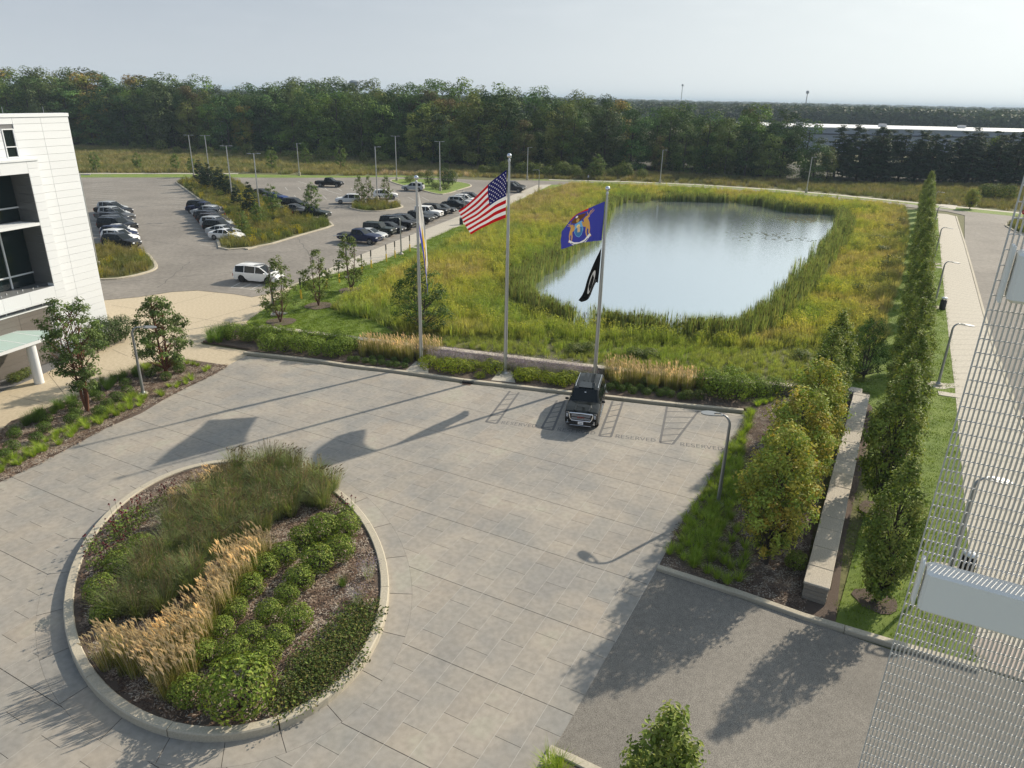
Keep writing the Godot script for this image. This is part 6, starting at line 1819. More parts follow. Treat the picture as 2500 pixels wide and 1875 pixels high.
func curved_lamp(at: Vector2, toward: float, label: String, group: String, high := 4.75) -> void:
	var o := base("curved_lamp", v3(at), PI / 2 - deg_to_rad(toward))
	tag(o, label, "lamp", group)
	if not P.has("lamp_pole"):
		var m := MB.new()
		m.col = lin(1, 1, 1)
		var pts := [Vector3(0, 0.1, 0), Vector3(0, 2.0, 0), Vector3(0, 4.1, 0)]
		var rad := [0.1, 0.085, 0.07]
		for k in 9:
			var a := PI * 0.5 * k / 8.0
			pts.append(Vector3(0.38 - 0.38 * cos(a), 4.3 + 0.42 * sin(a), 0))
			rad.append(0.066 - 0.003 * k)
		m.tube(pts, rad, 10)
		P.lamp_pole = m.mesh(true)
		m = MB.new()
		# a teardrop ring that widens into the lamp plate
		var outer := []
		var inner := []
		for k in 25:
			var a := TAU * k / 24.0
			var wide := 0.27 * sin(a * 0.5) + 0.02
			outer.append(Vector2(0.34 + 0.58 * (1.0 - cos(a)) * 0.5 * 1.9, sin(a) * 0.36 * (0.5 + 0.5 * (1.0 - cos(a)) * 0.5)))
			inner.append(Vector2(0.46 + 0.22 * (1.0 - cos(a)) * 0.5 * 1.6, sin(a) * 0.15))
		for k in 24:
			for f in [[0.0, 1.0], [-0.05, -1.0]]:
				var y0: float = 4.72 + f[0]
				var q := [outer[k], outer[k + 1], inner[k + 1], inner[k]]
				var v := []
				for w in q: v.append(Vector3(w.x, y0 - maxf(0.0, w.x - 0.5) * 0.12, w.y))
				m.quad(v[0], v[1], v[2], v[3])
			m.quad(Vector3(outer[k].x, 4.72 - maxf(0.0, outer[k].x - 0.5) * 0.12, outer[k].y), Vector3(outer[k + 1].x, 4.72 - maxf(0.0, outer[k + 1].x - 0.5) * 0.12, outer[k + 1].y), Vector3(outer[k + 1].x, 4.67 - maxf(0.0, outer[k + 1].x - 0.5) * 0.12, outer[k + 1].y), Vector3(outer[k].x, 4.67 - maxf(0.0, outer[k].x - 0.5) * 0.12, outer[k].y))
			m.quad(Vector3(inner[k].x, 4.72 - maxf(0.0, inner[k].x - 0.5) * 0.12, inner[k].y), Vector3(inner[k + 1].x, 4.72 - maxf(0.0, inner[k + 1].x - 0.5) * 0.12, inner[k + 1].y), Vector3(inner[k + 1].x, 4.67 - maxf(0.0, inner[k + 1].x - 0.5) * 0.12, inner[k + 1].y), Vector3(inner[k].x, 4.67 - maxf(0.0, inner[k].x - 0.5) * 0.12, inner[k].y))
		P.lamp_head = m.mesh()
		m = MB.new()
		m.lathe(Vector3.ZERO, [Vector2(0.3, -0.05), Vector2(0.3, 0.1), Vector2(0.27, 0.13), Vector2(0.0, 0.13)], 18)
		P.lamp_foot = m.mesh()
		m = MB.new()
		m.lathe(Vector3.ZERO, [Vector2(0.17, 0.13), Vector2(0.17, 0.17), Vector2(0.11, 0.22), Vector2(0.1, 0.3)], 14)
		P.lamp_flange = m.mesh(true)
	put(P.lamp_pole, "pole", M.grey_metal, o).scale.y = high / 4.75
	put(P.lamp_head, "lamp_head", M.grey_metal, o).position.y = high - 4.75
	put(P.lamp_flange, "flange", M.grey_metal, o)
	put(P.lamp_foot, "footing", M.kerb, o)

func lot_lamp(at: Vector2, heads: int, high: float, turn: float, label: String) -> void:
	var o := base("lot_lamp", v3(at), turn)
	tag(o, label, "lamp", "tall car park lamps")
	var m := MB.new()
	m.lathe(Vector3.ZERO, [Vector2(0.3, -0.05), Vector2(0.3, 0.75), Vector2(0.27, 0.8), Vector2(0.0, 0.8)], 14)
	put(m.mesh(), "concrete_base", M.kerb, o)
	m = MB.new()
	m.tube([Vector3(0, 0.78, 0), Vector3(0, high, 0)], [0.12, 0.08], 8)
	put(m.mesh(true), "pole", M.pole, o)
	for k in heads:
		var s := 1.0 - 2.0 * k
		m = MB.new()
		m.box(Vector3(0.3 * s, high - 0.06, 0), Vector3(0.6, 0.06, 0.06))
		put(m.mesh(), "arm", M.grey_metal, o)
		m = MB.new()
		m.cbox(Vector3(0.75 * s, high - 0.04, 0), Vector3(0.6, 0.1, 0.34), 0.03)
		put(m.mesh(), "lamp_head", M.grey_metal, o)

func build_lamps() -> void:
	rng.seed = 91
	curved_lamp(Vector2(10.34, -30.51), 305.0, "curved grey lamp standing in the bright grass at the plaza's right edge", "curved lamps", 4.85)
	curved_lamp(Vector2(-24.10, -42.63), 60.0, "curved lamp in the left bed between the two maples", "curved lamps", 4.6)
	var wl := [[Vector2(-21.49, -61.16), "behind the first sparse tree"], [Vector2(-18.18, -76.07), "behind the third sparse tree"], [Vector2(-14.33, -88.91), "beside the yellow posts"], [Vector2(-8.5, -118.0), "behind the parked cars near the striped flag"], [Vector2(-2.3, -138.0), "between the striped flag and the last cars"], [Vector2(4.76, -157.29), "at the far end of the walk"]]
	for k in wl.size():
		curved_lamp(wl[k][0], 286.0, "curved lamp on the car park walk " + wl[k][1], "curved lamps", 4.6)
	var rl := [Vector2(18.96, -25.49), Vector2(30.74, -47.79), Vector2(42.25, -69.49), Vector2(53.82, -91.04), Vector2(64.92, -111.93), Vector2(75.80, -132.40)]
	for k in rl.size():
		curved_lamp(rl[k], 92.0, "curved lamp beside the long right-hand walk, %s from the drive" % ordinal(k), "curved lamps", 4.65)
		var pad := MB.new()
		var pl := PackedVector2Array()
		for j in 14: pl.append((rl[k] as Vector2) + Vector2(cos(TAU * j / 14), sin(TAU * j / 14)) * 0.75)
		pl = Geometry2D.merge_polygons(pl, poly([(rl[k] as Vector2) + Vector2(0, 0.45), (rl[k] as Vector2) + Vector2(0, -0.45), (rl[k] as Vector2) + Vector2(2.3, -0.4), (rl[k] as Vector2) + Vector2(2.3, 0.5)]))[0]
		pad.prism(pl, -0.1, -0.006)
		structure(pad, "lamp_pad_pavement", M.pale_concrete)
	for q in [[Vector2(-74.35, -168.89), 2, 9.3, "far end of the long island"], [Vector2(-69.86, -166.92), 2, 9.4, "second from the far end of the long island"], [Vector2(-52.03, -132.92), 2, 9.6, "middle of the long island"], [Vector2(-41.71, -117.30), 2, 9.6, "near part of the long island"], [Vector2(-98.79, -249.63), 1, 9.4, "out in the field behind the long island"], [Vector2(-52.89, -178.64), 1, 7.5, "at the lot's far edge"], [Vector2(-26.12, -136.57), 1, 9.8, "on the small oval island"], [Vector2(-28.11, -171.81), 2, 10.0, "at the left end of the far planted island"], [Vector2(-16.14, -154.40), 2, 10.0, "on the far planted island"], [Vector2(2.54, -181.69), 1, 7.6, "behind the striped flag by the road"], [Vector2(35.28, -181.11), 1, 7.8, "behind the pond by the road"], [Vector2(66.43, -168.02), 1, 7.8, "by the road behind the pond's right end"], [Vector2(-46.20, -77.42), 1, 10.1, "beside the white building"]]:
		lot_lamp(q[0], q[1], q[2], 0.2, "tall lot lamp " + q[3])

# cloth spread over a grid of hand-placed points, rippled, with a picture printed on it
func cloth(called: String, ctrl: Array, tex: Texture2D, ripple: float, label: String, tint := Color.WHITE) -> Node3D:
	var nu := 40
	var nv := 26
	var b := MB.new()
	var rowsn := ctrl.size()
	var colsn: int = ctrl[0].size()
	for j in nv + 1:
		var v := float(j) / nv
		var fj := v * (rowsn - 1)
		var j0 := mini(int(fj), rowsn - 2)
		for i in nu + 1:
			var u := float(i) / nu
			var fi := u * (colsn - 1)
			var i0 := mini(int(fi), colsn - 2)
			var pick := func(r: int) -> Vector3:
				var c: Array = ctrl[r]
				return (c[i0] as Vector3).cubic_interpolate(c[i0 + 1], c[maxi(i0 - 1, 0)], c[mini(i0 + 2, colsn - 1)], fi - i0)
			var p: Vector3 = (pick.call(j0) as Vector3).lerp(pick.call(j0 + 1), fj - j0)
			var wv := sin(u * 9.0 + v * 5.0) * 0.6 + sin(u * 17.0 - v * 8.0) * 0.25 + sin(v * 13.0 + u * 4.0) * 0.2
			p += Vector3(0.5, 0.1, 0.85) * wv * ripple * minf(u * 3.0, 1.0)
			b.p(p)
			b.uv.append(Vector2(u, v))
	for j in nv:
		for i in nu:
			var a := j * (nu + 1) + i
			b.i.append_array([a, a + 1, a + nu + 2, a, a + nu + 2, a + nu + 1])
	var m := leafy(0.5, 0.8)
	m.vertex_color_use_as_albedo = false
	m.albedo_texture = tex
	m.albedo_color = tint
	m.texture_repeat = false
	m.backlight = Color(0.62, 0.62, 0.62)
	var o := put(b.mesh(true), called, m)
	tag(o, label, "flag")
	return o

var emblem := 1.0

func fill(img: Image, pts: Array, c: Color) -> void:
	var pl := PackedVector2Array()
	var mid := Vector2(img.get_width(), img.get_height()) * 0.5
	for q in pts: pl.append(mid + (Vector2(q[0], q[1]) - mid) * emblem)
	var lo := pl[0]
	var hi := pl[0]
	for q in pl:
		lo = lo.min(q)
		hi = hi.max(q)
	for y in range(maxi(0, int(lo.y)), mini(img.get_height(), int(hi.y) + 2)):
		for x in range(maxi(0, int(lo.x)), mini(img.get_width(), int(hi.x) + 2)):
			if Geometry2D.is_point_in_polygon(Vector2(x + 0.5, y + 0.5), pl): img.set_pixel(x, y, c)

func disc(img: Image, cx: float, cy: float, rx: float, ry: float, c: Color) -> void:
	var pts := []
	for k in 20: pts.append([cx + cos(TAU * k / 20) * rx, cy + sin(TAU * k / 20) * ry])
	fill(img, pts, c)

func build_flags() -> void:
	rng.seed = 95
	var where := [Vector2(-6.77, -49.42), Vector2(-0.52, -47.95), Vector2(5.78, -46.5)]
	var tall := [13.3, 14.95, 13.2]
	for k in 3:
		var o := base("flagpole", v3(where[k], 0.05))
		tag(o, ["shorter flagpole nearest the hedge", "tallest flagpole, in the middle", "flagpole behind the black vehicle"][k], "flagpole", "flagpoles")
		var m := MB.new()
		m.tube([Vector3(0, 0, 0), Vector3(0, tall[k] * 0.5, 0), Vector3(0, tall[k] - 0.25, 0)], [0.135, 0.115, 0.06], 16)
		put(m.mesh(true), "pole", M.pole, o)
		m = MB.new()
		m.lathe(Vector3(0, 0.03, 0), [Vector2(0.3, 0.0), Vector2(0.28, 0.05), Vector2(0.17, 0.09), Vector2(0.13, 0.13)], 20)
		put(m.mesh(true), "flash_collar", M.pole, o)
		m = MB.new()
		m.lathe(Vector3(0, tall[k] - 0.3, 0), [Vector2(0.065, 0.0), Vector2(0.09, 0.0), Vector2(0.09, 0.14), Vector2(0.05, 0.16), Vector2(0.04, 0.24)], 12)
		put(m.mesh(true), "truck_cap", M.pole, o)
		m = MB.new()
		var ball := []
		for j in 11: ball.append(Vector2(sin(PI * j / 10) * 0.16, -cos(PI * j / 10) * 0.16))
		m.lathe(Vector3(0, tall[k] + 0.08, 0), ball, 18)
		put(m.mesh(true), "ball", M.chrome, o)
		m = MB.new()
		m.col = lin(0.5, 0.5, 0.48)
		m.tube([Vector3(0.12, 1.2, 0.12), Vector3(0.1, tall[k] - 0.35, 0.08)], [0.008, 0.008], 4, false)
		put(m.mesh(true), "halyard", M.plain, o)
		m = MB.new()
		m.col = lin(0.5, 0.5, 0.48)
		m.cbox(Vector3(0.15, 1.2, 0.1), Vector3(0.06, 0.2, 0.06), 0.01)
		put(m.mesh(), "cleat", M.pole, o)
		sheet("flagpole_pad_pavement", [where[k] + Vector2(-0.45, -0.4), where[k] + Vector2(0.5, -0.35), where[k] + Vector2(0.75, 1.95), where[k] + Vector2(-0.95, 1.6)], 0.125, M.pale_concrete)
	# striped flag
	var w := 640
	var h := 416
	var img := Image.create(w, h, false, Image.FORMAT_RGB8)
	var red := Color(0.74, 0.04, 0.09)
	var wht := Color(0.93, 0.92, 0.91)
	var blu := Color(0.10, 0.10, 0.36)
	for y in h:
		for x in w: img.set_pixel(x, y, red if (y / 32) % 2 == 0 else wht)
	img.fill_rect(Rect2i(0, 0, 256, 224), blu)
	for r in 9:
		for k in (6 if r % 2 == 0 else 5):
			var cx := 21.3 + k * 42.7 + (0.0 if r % 2 == 0 else 21.3)
			var cy := 22.4 + r * 22.4
			var star := []
			for q in 10:
				var rad := 9.5 if q % 2 == 0 else 3.8
				star.append([cx + sin(TAU * q / 10) * rad, cy - cos(TAU * q / 10) * rad])
			fill(img, star, wht)
	var us := ImageTexture.create_from_image(img)
	cloth("striped_flag", [
		[Vector3(-0.68, 14.2, -48.1), Vector3(-1.7, 13.35, -48.9), Vector3(-2.9, 12.1, -49.9), Vector3(-4.05, 11.1, -50.85)],
		[Vector3(-0.68, 12.65, -48.1), Vector3(-1.6, 12.05, -48.6), Vector3(-2.7, 11.1, -49.4), Vector3(-3.65, 10.4, -50.3)],
		[Vector3(-0.68, 11.1, -48.1), Vector3(-1.45, 10.75, -48.5), Vector3(-2.3, 10.2, -49.2), Vector3(-3.15, 9.62, -49.95)]], us, 0.09, "red and white striped flag with starred blue canton on the middle pole")
	# blue state flag with its coat of arms
	img = Image.create(480, 320, false, Image.FORMAT_RGB8)
	var navy := Color(0.24, 0.26, 0.62)
	img.fill(navy)
	emblem = 1.32
	var tan_ := Color(0.80, 0.62, 0.34)
	var brn := Color(0.42, 0.27, 0.14)
	var sky_ := Color(0.45, 0.68, 0.86)
	fill(img, [[170, 40], [240, 28], [310, 40], [306, 54], [240, 42], [174, 54]], Color(0.80, 0.12, 0.16))
	fill(img, [[240, 52], [262, 62], [300, 70], [292, 92], [262, 112], [240, 120], [218, 112], [188, 92], [180, 70], [218, 62]], brn)
	fill(img, [[238, 58], [252, 56], [258, 66], [246, 76], [236, 70]], wht)
	disc(img, 240, 100, 15, 16, Color(0.75, 0.6, 0.3))
	fill(img, [[205, 118], [275, 118], [277, 190], [262, 222], [240, 236], [218, 222], [203, 190]], sky_)
	fill(img, [[208, 168], [240, 158], [272, 168], [270, 198], [258, 220], [240, 232], [222, 220], [210, 198]], Color(0.27, 0.47, 0.66))
	disc(img, 240, 150, 16, 14, Color(0.95, 0.86, 0.55))
	fill(img, [[226, 168], [236, 150], [246, 154], [250, 196], [228, 198]], Color(0.83, 0.72, 0.55))
	for s in [-1, 1]:
		var X := func(x: float) -> float: return 240.0 + s * x
		fill(img, [[X.call(44), 112], [X.call(60), 96], [X.call(78), 92], [X.call(84), 104], [X.call(72), 116], [X.call(84), 150], [X.call(92), 190], [X.call(78), 196], [X.call(60), 176], [X.call(40), 170], [X.call(30), 148], [X.call(46), 146]], tan_)
		fill(img, [[X.call(80), 186], [X.call(92), 188], [X.call(90), 216], [X.call(102), 244], [X.call(92), 248], [X.call(78), 216]], tan_)
		fill(img, [[X.call(58), 172], [X.call(70), 178], [X.call(66), 212], [X.call(72), 240], [X.call(62), 242], [X.call(54), 210]], tan_)
		fill(img, [[X.call(36), 150], [X.call(52), 142], [X.call(34), 126], [X.call(28), 132]], tan_)
		for q in [[70, 92, 62, 62], [74, 92, 84, 60], [78, 94, 104, 66], [82, 76, 96, 54]]:
			fill(img, [[X.call(q[0]), q[1]], [X.call(q[2]), q[3]], [X.call(q[2] + 4), q[3] + 3], [X.call(q[0] + 5), q[1]]], tan_)
	fill(img, [[140, 236], [152, 226], [196, 262], [240, 274], [284, 262], [328, 226], [340, 236], [290, 286], [240, 300], [190, 286]], wht)
	fill(img, [[168, 254], [196, 276], [240, 287], [284, 276], [312, 254], [314, 260], [284, 281], [240, 292], [196, 281], [166, 260]], Color(0.25, 0.27, 0.5))
	emblem = 1.0
	var mi := ImageTexture.create_from_image(img)
	cloth("state_flag", [
		[Vector3(5.66, 12.55, -46.45), Vector3(4.9, 12.15, -46.8), Vector3(4.05, 11.6, -47.4), Vector3(3.5, 10.95, -47.85), Vector3(3.12, 10.3, -48.2)],
		[Vector3(5.64, 11.3, -46.4), Vector3(4.85, 11.1, -46.7), Vector3(4.1, 10.75, -47.2), Vector3(3.55, 10.3, -47.7), Vector3(3.08, 9.75, -48.15)],
		[Vector3(5.6, 10.08, -46.35), Vector3(4.85, 9.95, -46.55), Vector3(4.2, 9.75, -46.95), Vector3(3.65, 9.4, -47.5), Vector3(3.1, 9.12, -48.05)]], mi, 0.07, "deep blue flag with a coat of arms on the pole behind the vehicle")
	# black flag below it
	img = Image.create(160, 240, false, Image.FORMAT_RGB8)
	img.fill(Color(0.02, 0.02, 0.022))
	disc(img, 80, 96, 34, 44, Color(0.75, 0.75, 0.75))
	fill(img, [[62, 70], [98, 66], [104, 110], [84, 136], [60, 112]], Color(0.05, 0.05, 0.05))
	fill(img, [[40, 200], [120, 200], [120, 206], [40, 206]], Color(0.6, 0.6, 0.6))
	cloth("black_flag", [
		[Vector3(5.62, 9.62, -46.3), Vector3(5.36, 8.9, -46.55), Vector3(5.0, 7.7, -46.9), Vector3(4.75, 6.5, -47.2), Vector3(4.42, 5.75, -47.4)],
		[Vector3(5.6, 8.3, -46.35), Vector3(5.42, 7.9, -46.5), Vector3(5.2, 7.0, -46.75), Vector3(4.95, 6.15, -47.0), Vector3(4.62, 5.68, -47.3)],
		[Vector3(5.56, 7.25, -46.35), Vector3(5.42, 7.28, -46.4), Vector3(5.3, 6.9, -46.55), Vector3(5.05, 6.0, -46.85), Vector3(4.5, 5.62, -47.38)]], ImageTexture.create_from_image(img), 0.04, "black flag drooping below the blue flag")
	# limp white flag on the first pole
	img = Image.create(200, 128, false, Image.FORMAT_RGB8)
	img.fill(Color(0.90, 0.89, 0.86))
	img.fill_rect(Rect2i(0, 92, 200, 36), Color(0.22, 0.25, 0.66))
	fill(img, [[40, 60], [100, 34], [160, 60], [150, 90], [50, 90]], Color(0.93, 0.76, 0.22))
	disc(img, 110, 58, 15, 15, Color(0.12, 0.12, 0.12))
	disc(img, 110, 58, 11, 11, Color(0.93, 0.8, 0.35))
	var cx := -6.77
	var cz := -49.42
	cloth("limp_flag", [
		[Vector3(cx + 0.12, 12.5, cz), Vector3(cx + 0.35, 11.0, cz - 0.35), Vector3(cx + 0.48, 9.6, cz - 0.6), Vector3(cx + 0.53, 8.2, cz - 0.7), Vector3(cx + 0.56, 7.4, cz - 0.7)],
		[Vector3(cx + 0.12, 11.0, cz), Vector3(cx + 0.3, 9.8, cz - 0.3), Vector3(cx + 0.38, 8.3, cz - 0.45), Vector3(cx + 0.45, 7.2, cz - 0.5), Vector3(cx + 0.46, 6.4, cz - 0.5)],
		[Vector3(cx + 0.12, 9.6, cz), Vector3(cx + 0.24, 8.6, cz - 0.2), Vector3(cx + 0.4, 7.2, cz - 0.3), Vector3(cx + 0.55, 6.2, cz - 0.35), Vector3(cx + 0.53, 5.2, cz - 0.4)]], ImageTexture.create_from_image(img), 0.06, "limp white flag with gold emblem and blue edge on the first pole")

func build_small() -> void:
	rng.seed = 97
	# marker posts along the walk
	var pp := [Vector2(-20.67, -66.92), Vector2(-19.28, -71.30), Vector2(-18.58, -73.78), Vector2(-17.15, -78.57), Vector2(-16.55, -80.89), Vector2(-15.43, -84.47), Vector2(-14.75, -86.69), Vector2(-13.52, -90.85)]
	var yellow := MB.new()
	yellow.lathe(Vector3.ZERO, [Vector2(0.085, 0.0), Vector2(0.085, 0.86), Vector2(0.06, 0.93), Vector2(0.0, 0.95)], 12)
	var ym := yellow.mesh(true)
	var stem := MB.new()
	stem.box(Vector3(0, 1.15, 0), Vector3(0.05, 0.5, 0.05))
	var sm := stem.mesh()
	var plate := MB.new()
	plate.cbox(Vector3(0, 1.72, 0), Vector3(0.04, 0.72, 0.32), 0.008)
	var plm := plate.mesh()
	for k in pp.size():
		var o := base("marker_post", v3(pp[k]), deg_to_rad(-12.0))
		tag(o, "black sign post on a yellow sleeve along the walk, %s from the hedge" % ordinal(k), "post", "marker posts along the walk")
		put(ym, "yellow_sleeve", M.yellow, o)
		put(sm, "stem", M.black, o)
		put(plm, "sign_plate", M.black, o)
	# litter bins
	for k in 3:
		var o := base("litter_bin", v3([Vector2(42.59, -68.67), Vector2(19.48, -25.22), Vector2(-8.55, -112.65)][k]))
		tag(o, ["black litter bin with pale lid beside the right-hand walk", "black litter bin behind the metal grille", "black litter bin under the striped flag beside the walk"][k], "bin", "litter bins")
		var m := MB.new()
		m.lathe(Vector3.ZERO, [Vector2(0.27, 0.0), Vector2(0.29, 0.02), Vector2(0.29, 0.95), Vector2(0.0, 0.95)], 18)
		put(m.mesh(true), "body", M.black, o)
		m = MB.new()
		for j in 4: m.box(Vector3(cos(j * PI / 2) * 0.2, 1.02, sin(j * PI / 2) * 0.2), Vector3(0.04, 0.16, 0.04))
		put(m.mesh(), "uprights", M.black, o)
		m = MB.new()
		m.lathe(Vector3(0, 1.1, 0), [Vector2(0.0, 0.0), Vector2(0.29, 0.0), Vector2(0.28, 0.08), Vector2(0.15, 0.15), Vector2(0.0, 0.16)], 18)
		put(m.mesh(true), "lid", M.white_metal, o)
	# stop sign
	var s := base("stop_sign", v3(Vector2(88.23, -126.21)), deg_to_rad(-40.0))
	tag(s, "red octagonal STOP sign behind the metal grille", "sign")
	var m := MB.new()
	m.tube([Vector3.ZERO, Vector3(0, 2.3, 0)], [0.035, 0.035], 6)
	put(m.mesh(true), "post", M.grey_metal, s)
	m = MB.new()
	m.col = lin(0.55, 0.02, 0.025)
	m.lathe(Vector3(0, 2.15, 0.05), [Vector2(0.0, 0.0), Vector2(0.4, 0.0), Vector2(0.4, 0.015), Vector2(0.0, 0.015)], 8, Basis(Vector3.RIGHT, PI / 2).rotated(Vector3(0, 0, 1), PI / 8))
	put(m.mesh(), "sign_face", M.plain, s)
	var t := TextMesh.new()
	t.text = "STOP"
	var f := SystemFont.new()
	f.font_names = PackedStringArray(["Droid Sans"])
	t.font = f
	t.font_size = 40
	t.pixel_size = 0.0055
	t.depth = 0.008
	put(t, "sign_letters", M.plain, s).position = Vector3(0, 2.15, 0.075)
	# storm drain in the back kerb
	var g := base("storm_drain", v3(Vector2(-3.08, -46.06), 0.0), deg_to_rad(-14.0))
	tag(g, "dark storm drain inlet in the back kerb", "drain")
	m = MB.new()
	m.box(Vector3(0, 0.06, 0.02), Vector3(0.75, 0.16, 0.3))
	put(m.mesh(), "inlet", M.black, g)
	for k in 7:
		m = MB.new()
		m.box(Vector3(-0.27 + k * 0.09, 0.008, 0.33), Vector3(0.05, 0.016, 0.3))
		put(m.mesh(), "grate_bar", M.drain, g)
	# manhole pads in the lawns
	for k in 4:
		var o := sheet("utility_cover_pavement", [], 0.0, M.pale_concrete) if false else null
		var c: Vector2 = [Vector2(-21.25, -61.89), Vector2(-13.35, -93.61), Vector2(30.52, -45.98), Vector2(53.27, -88.84)][k]
		var b := MB.new()
		b.box(v3(c, -0.01), Vector3(1.3, 0.06, 0.8), Basis(Vector3.UP, -0.4))
		structure(b, "utility_pad_pavement", M.pale_concrete)
	# rusty tactile plate at the end of the walk
	var tp := MB.new()
	tp.col = lin(0.16, 0.11, 0.09)
	tp.lathe(v3(Vector2(18.19, -20.49), 0.008), [Vector2(0.0, 0.0), Vector2(1.0, 0.0)], 24)
	for k in range(3): pass
	structure(tp, "tactile_plate_pavement", M.plain)
	person()

# one continuous body meshed from tapered bones
func person() -> void:
	var J := {"hipl": [Vector3(0.09, 0.92, 0.0), 0.085], "hipr": [Vector3(-0.09, 0.92, 0.0), 0.085], "kneel": [Vector3(0.1, 0.5, 0.1), 0.06], "kneer": [Vector3(-0.1, 0.5, 0.02), 0.06], "ankl": [Vector3(0.1, 0.08, 0.2), 0.042], "ankr": [Vector3(-0.1, 0.12, -0.22), 0.042], "toel": [Vector3(0.11, 0.04, 0.36), 0.035], "toer": [Vector3(-0.11, 0.05, -0.08), 0.035], "pelvis": [Vector3(0, 0.98, 0), 0.13], "chest": [Vector3(0, 1.3, 0.01), 0.15], "neck": [Vector3(0, 1.5, 0.01), 0.06], "head": [Vector3(0, 1.62, 0.03), 0.095], "crown": [Vector3(0, 1.68, 0.02), 0.09], "shl": [Vector3(0.18, 1.42, 0), 0.06], "shr": [Vector3(-0.18, 1.42, 0), 0.06], "ell": [Vector3(0.24, 1.14, -0.08), 0.045], "elr": [Vector3(-0.24, 1.14, 0.06), 0.045], "hal": [Vector3(0.23, 0.92, 0.05), 0.04], "har": [Vector3(-0.22, 0.95, 0.2), 0.04]}
	var bones := [["hipl", "kneel"], ["kneel", "ankl"], ["ankl", "toel"], ["hipr", "kneer"], ["kneer", "ankr"], ["ankr", "toer"], ["pelvis", "chest"], ["pelvis", "hipl"], ["pelvis", "hipr"], ["chest", "neck"], ["neck", "head"], ["head", "crown"], ["chest", "shl"], ["chest", "shr"], ["shl", "ell"], ["shr", "elr"], ["ell", "hal"], ["elr", "har"]]
	var field := func(p: Vector3) -> float:
		var best := 9.0
		for b in bones:
			var a: Vector3 = J[b[0]][0]
			var c: Vector3 = J[b[1]][0]
			var t := clampf((p - a).dot(c - a) / (c - a).length_squared(), 0.0, 1.0)
			var d: float = p.distance_to(a.lerp(c, t)) - lerpf(J[b[0]][1], J[b[1]][1], t)
			var k := 0.04
			var hh := clampf(0.5 + 0.5 * (d - best) / k, 0.0, 1.0)
			best = lerpf(d, best, hh) - k * hh * (1.0 - hh)
		return best
	var step := 0.03
	var lo := Vector3(-0.36, -0.02, -0.36)
	var nx := 24
	var ny := 62
	var nz := 28
	var val := PackedFloat32Array()
	for y in ny + 1:
		for z in nz + 1:
			for x in nx + 1: val.append(field.call(lo + Vector3(x, y, z) * step))
	var at := func(x: int, y: int, z: int) -> int: return (y * (nz + 1) + z) * (nx + 1) + x
	var b := MB.new()
	var id := {}
	for y in ny:
		for z in nz:
			for x in nx:
				var sum := Vector3.ZERO
				var cnt := 0
				for e in [[0, 0, 0, 1, 0, 0], [0, 0, 0, 0, 1, 0], [0, 0, 0, 0, 0, 1], [1, 0, 0, 1, 1, 0], [1, 0, 0, 1, 0, 1], [0, 1, 0, 1, 1, 0], [0, 1, 0, 0, 1, 1], [0, 0, 1, 1, 0, 1], [0, 0, 1, 0, 1, 1], [1, 1, 0, 1, 1, 1], [1, 0, 1, 1, 1, 1], [0, 1, 1, 1, 1, 1]]:
					var v0: float = val[at.call(x + e[0], y + e[1], z + e[2])]
					var v1: float = val[at.call(x + e[3], y + e[4], z + e[5])]
					if (v0 < 0.0) != (v1 < 0.0):
						sum += Vector3(x + e[0], y + e[1], z + e[2]).lerp(Vector3(x + e[3], y + e[4], z + e[5]), v0 / (v0 - v1))
						cnt += 1
				if cnt:
					var p := lo + sum / cnt * step
					b.col = lin(0.02, 0.022, 0.03) if p.y < 0.98 else (lin(0.32, 0.36, 0.42) if p.y < 1.47 and absf(p.x) < 0.26 else lin(0.36, 0.2, 0.14))
					if p.y > 1.02 and p.y < 1.47: b.col = lin(0.32, 0.36, 0.42)
					if p.y > 1.66 or (p.y > 1.58 and p.z < 0.02): b.col = lin(0.03, 0.02, 0.015)
					id[Vector3i(x, y, z)] = b.p(p)
	for y in range(1, ny):
		for z in range(1, nz):
			for x in range(1, nx):
				var v0: float = val[at.call(x, y, z)]
				for ax in 3:
					var d: Vector3i = [Vector3i(1, 0, 0), Vector3i(0, 1, 0), Vector3i(0, 0, 1)][ax]
					var v1: float = val[at.call(x + d.x, y + d.y, z + d.z)]
					if (v0 < 0.0) == (v1 < 0.0): continue
					var u: Vector3i = [Vector3i(0, 1, 0), Vector3i(0, 0, 1), Vector3i(1, 0, 0)][ax]
					var w: Vector3i = [Vector3i(0, 0, 1), Vector3i(1, 0, 0), Vector3i(0, 1, 0)][ax]
					var c := Vector3i(x, y, z)
					var q := [c - u - w, c - w, c, c - u]
					var ok := true
					for k in q: ok = ok and id.has(k)
					if not ok: continue
					var i0: int = id[q[0]]
					var i1: int = id[q[1]]
					var i2: int = id[q[2]]
					var i3: int = id[q[3]]
					if v0 < 0.0: b.i.append_array([i0, i2, i1, i0, i3, i2])
					else: b.i.append_array([i0, i1, i2, i0, i2, i3])
	var o := base("person", v3(Vector2(17.52, -180.62), 0.0), deg_to_rad(-80.0))
	tag(o, "person in pale top and dark trousers walking along the far path", "person")
	put(b.mesh(true), "body", M.plain, o)

# ---------------------------------------------------------------- walls, building, grille

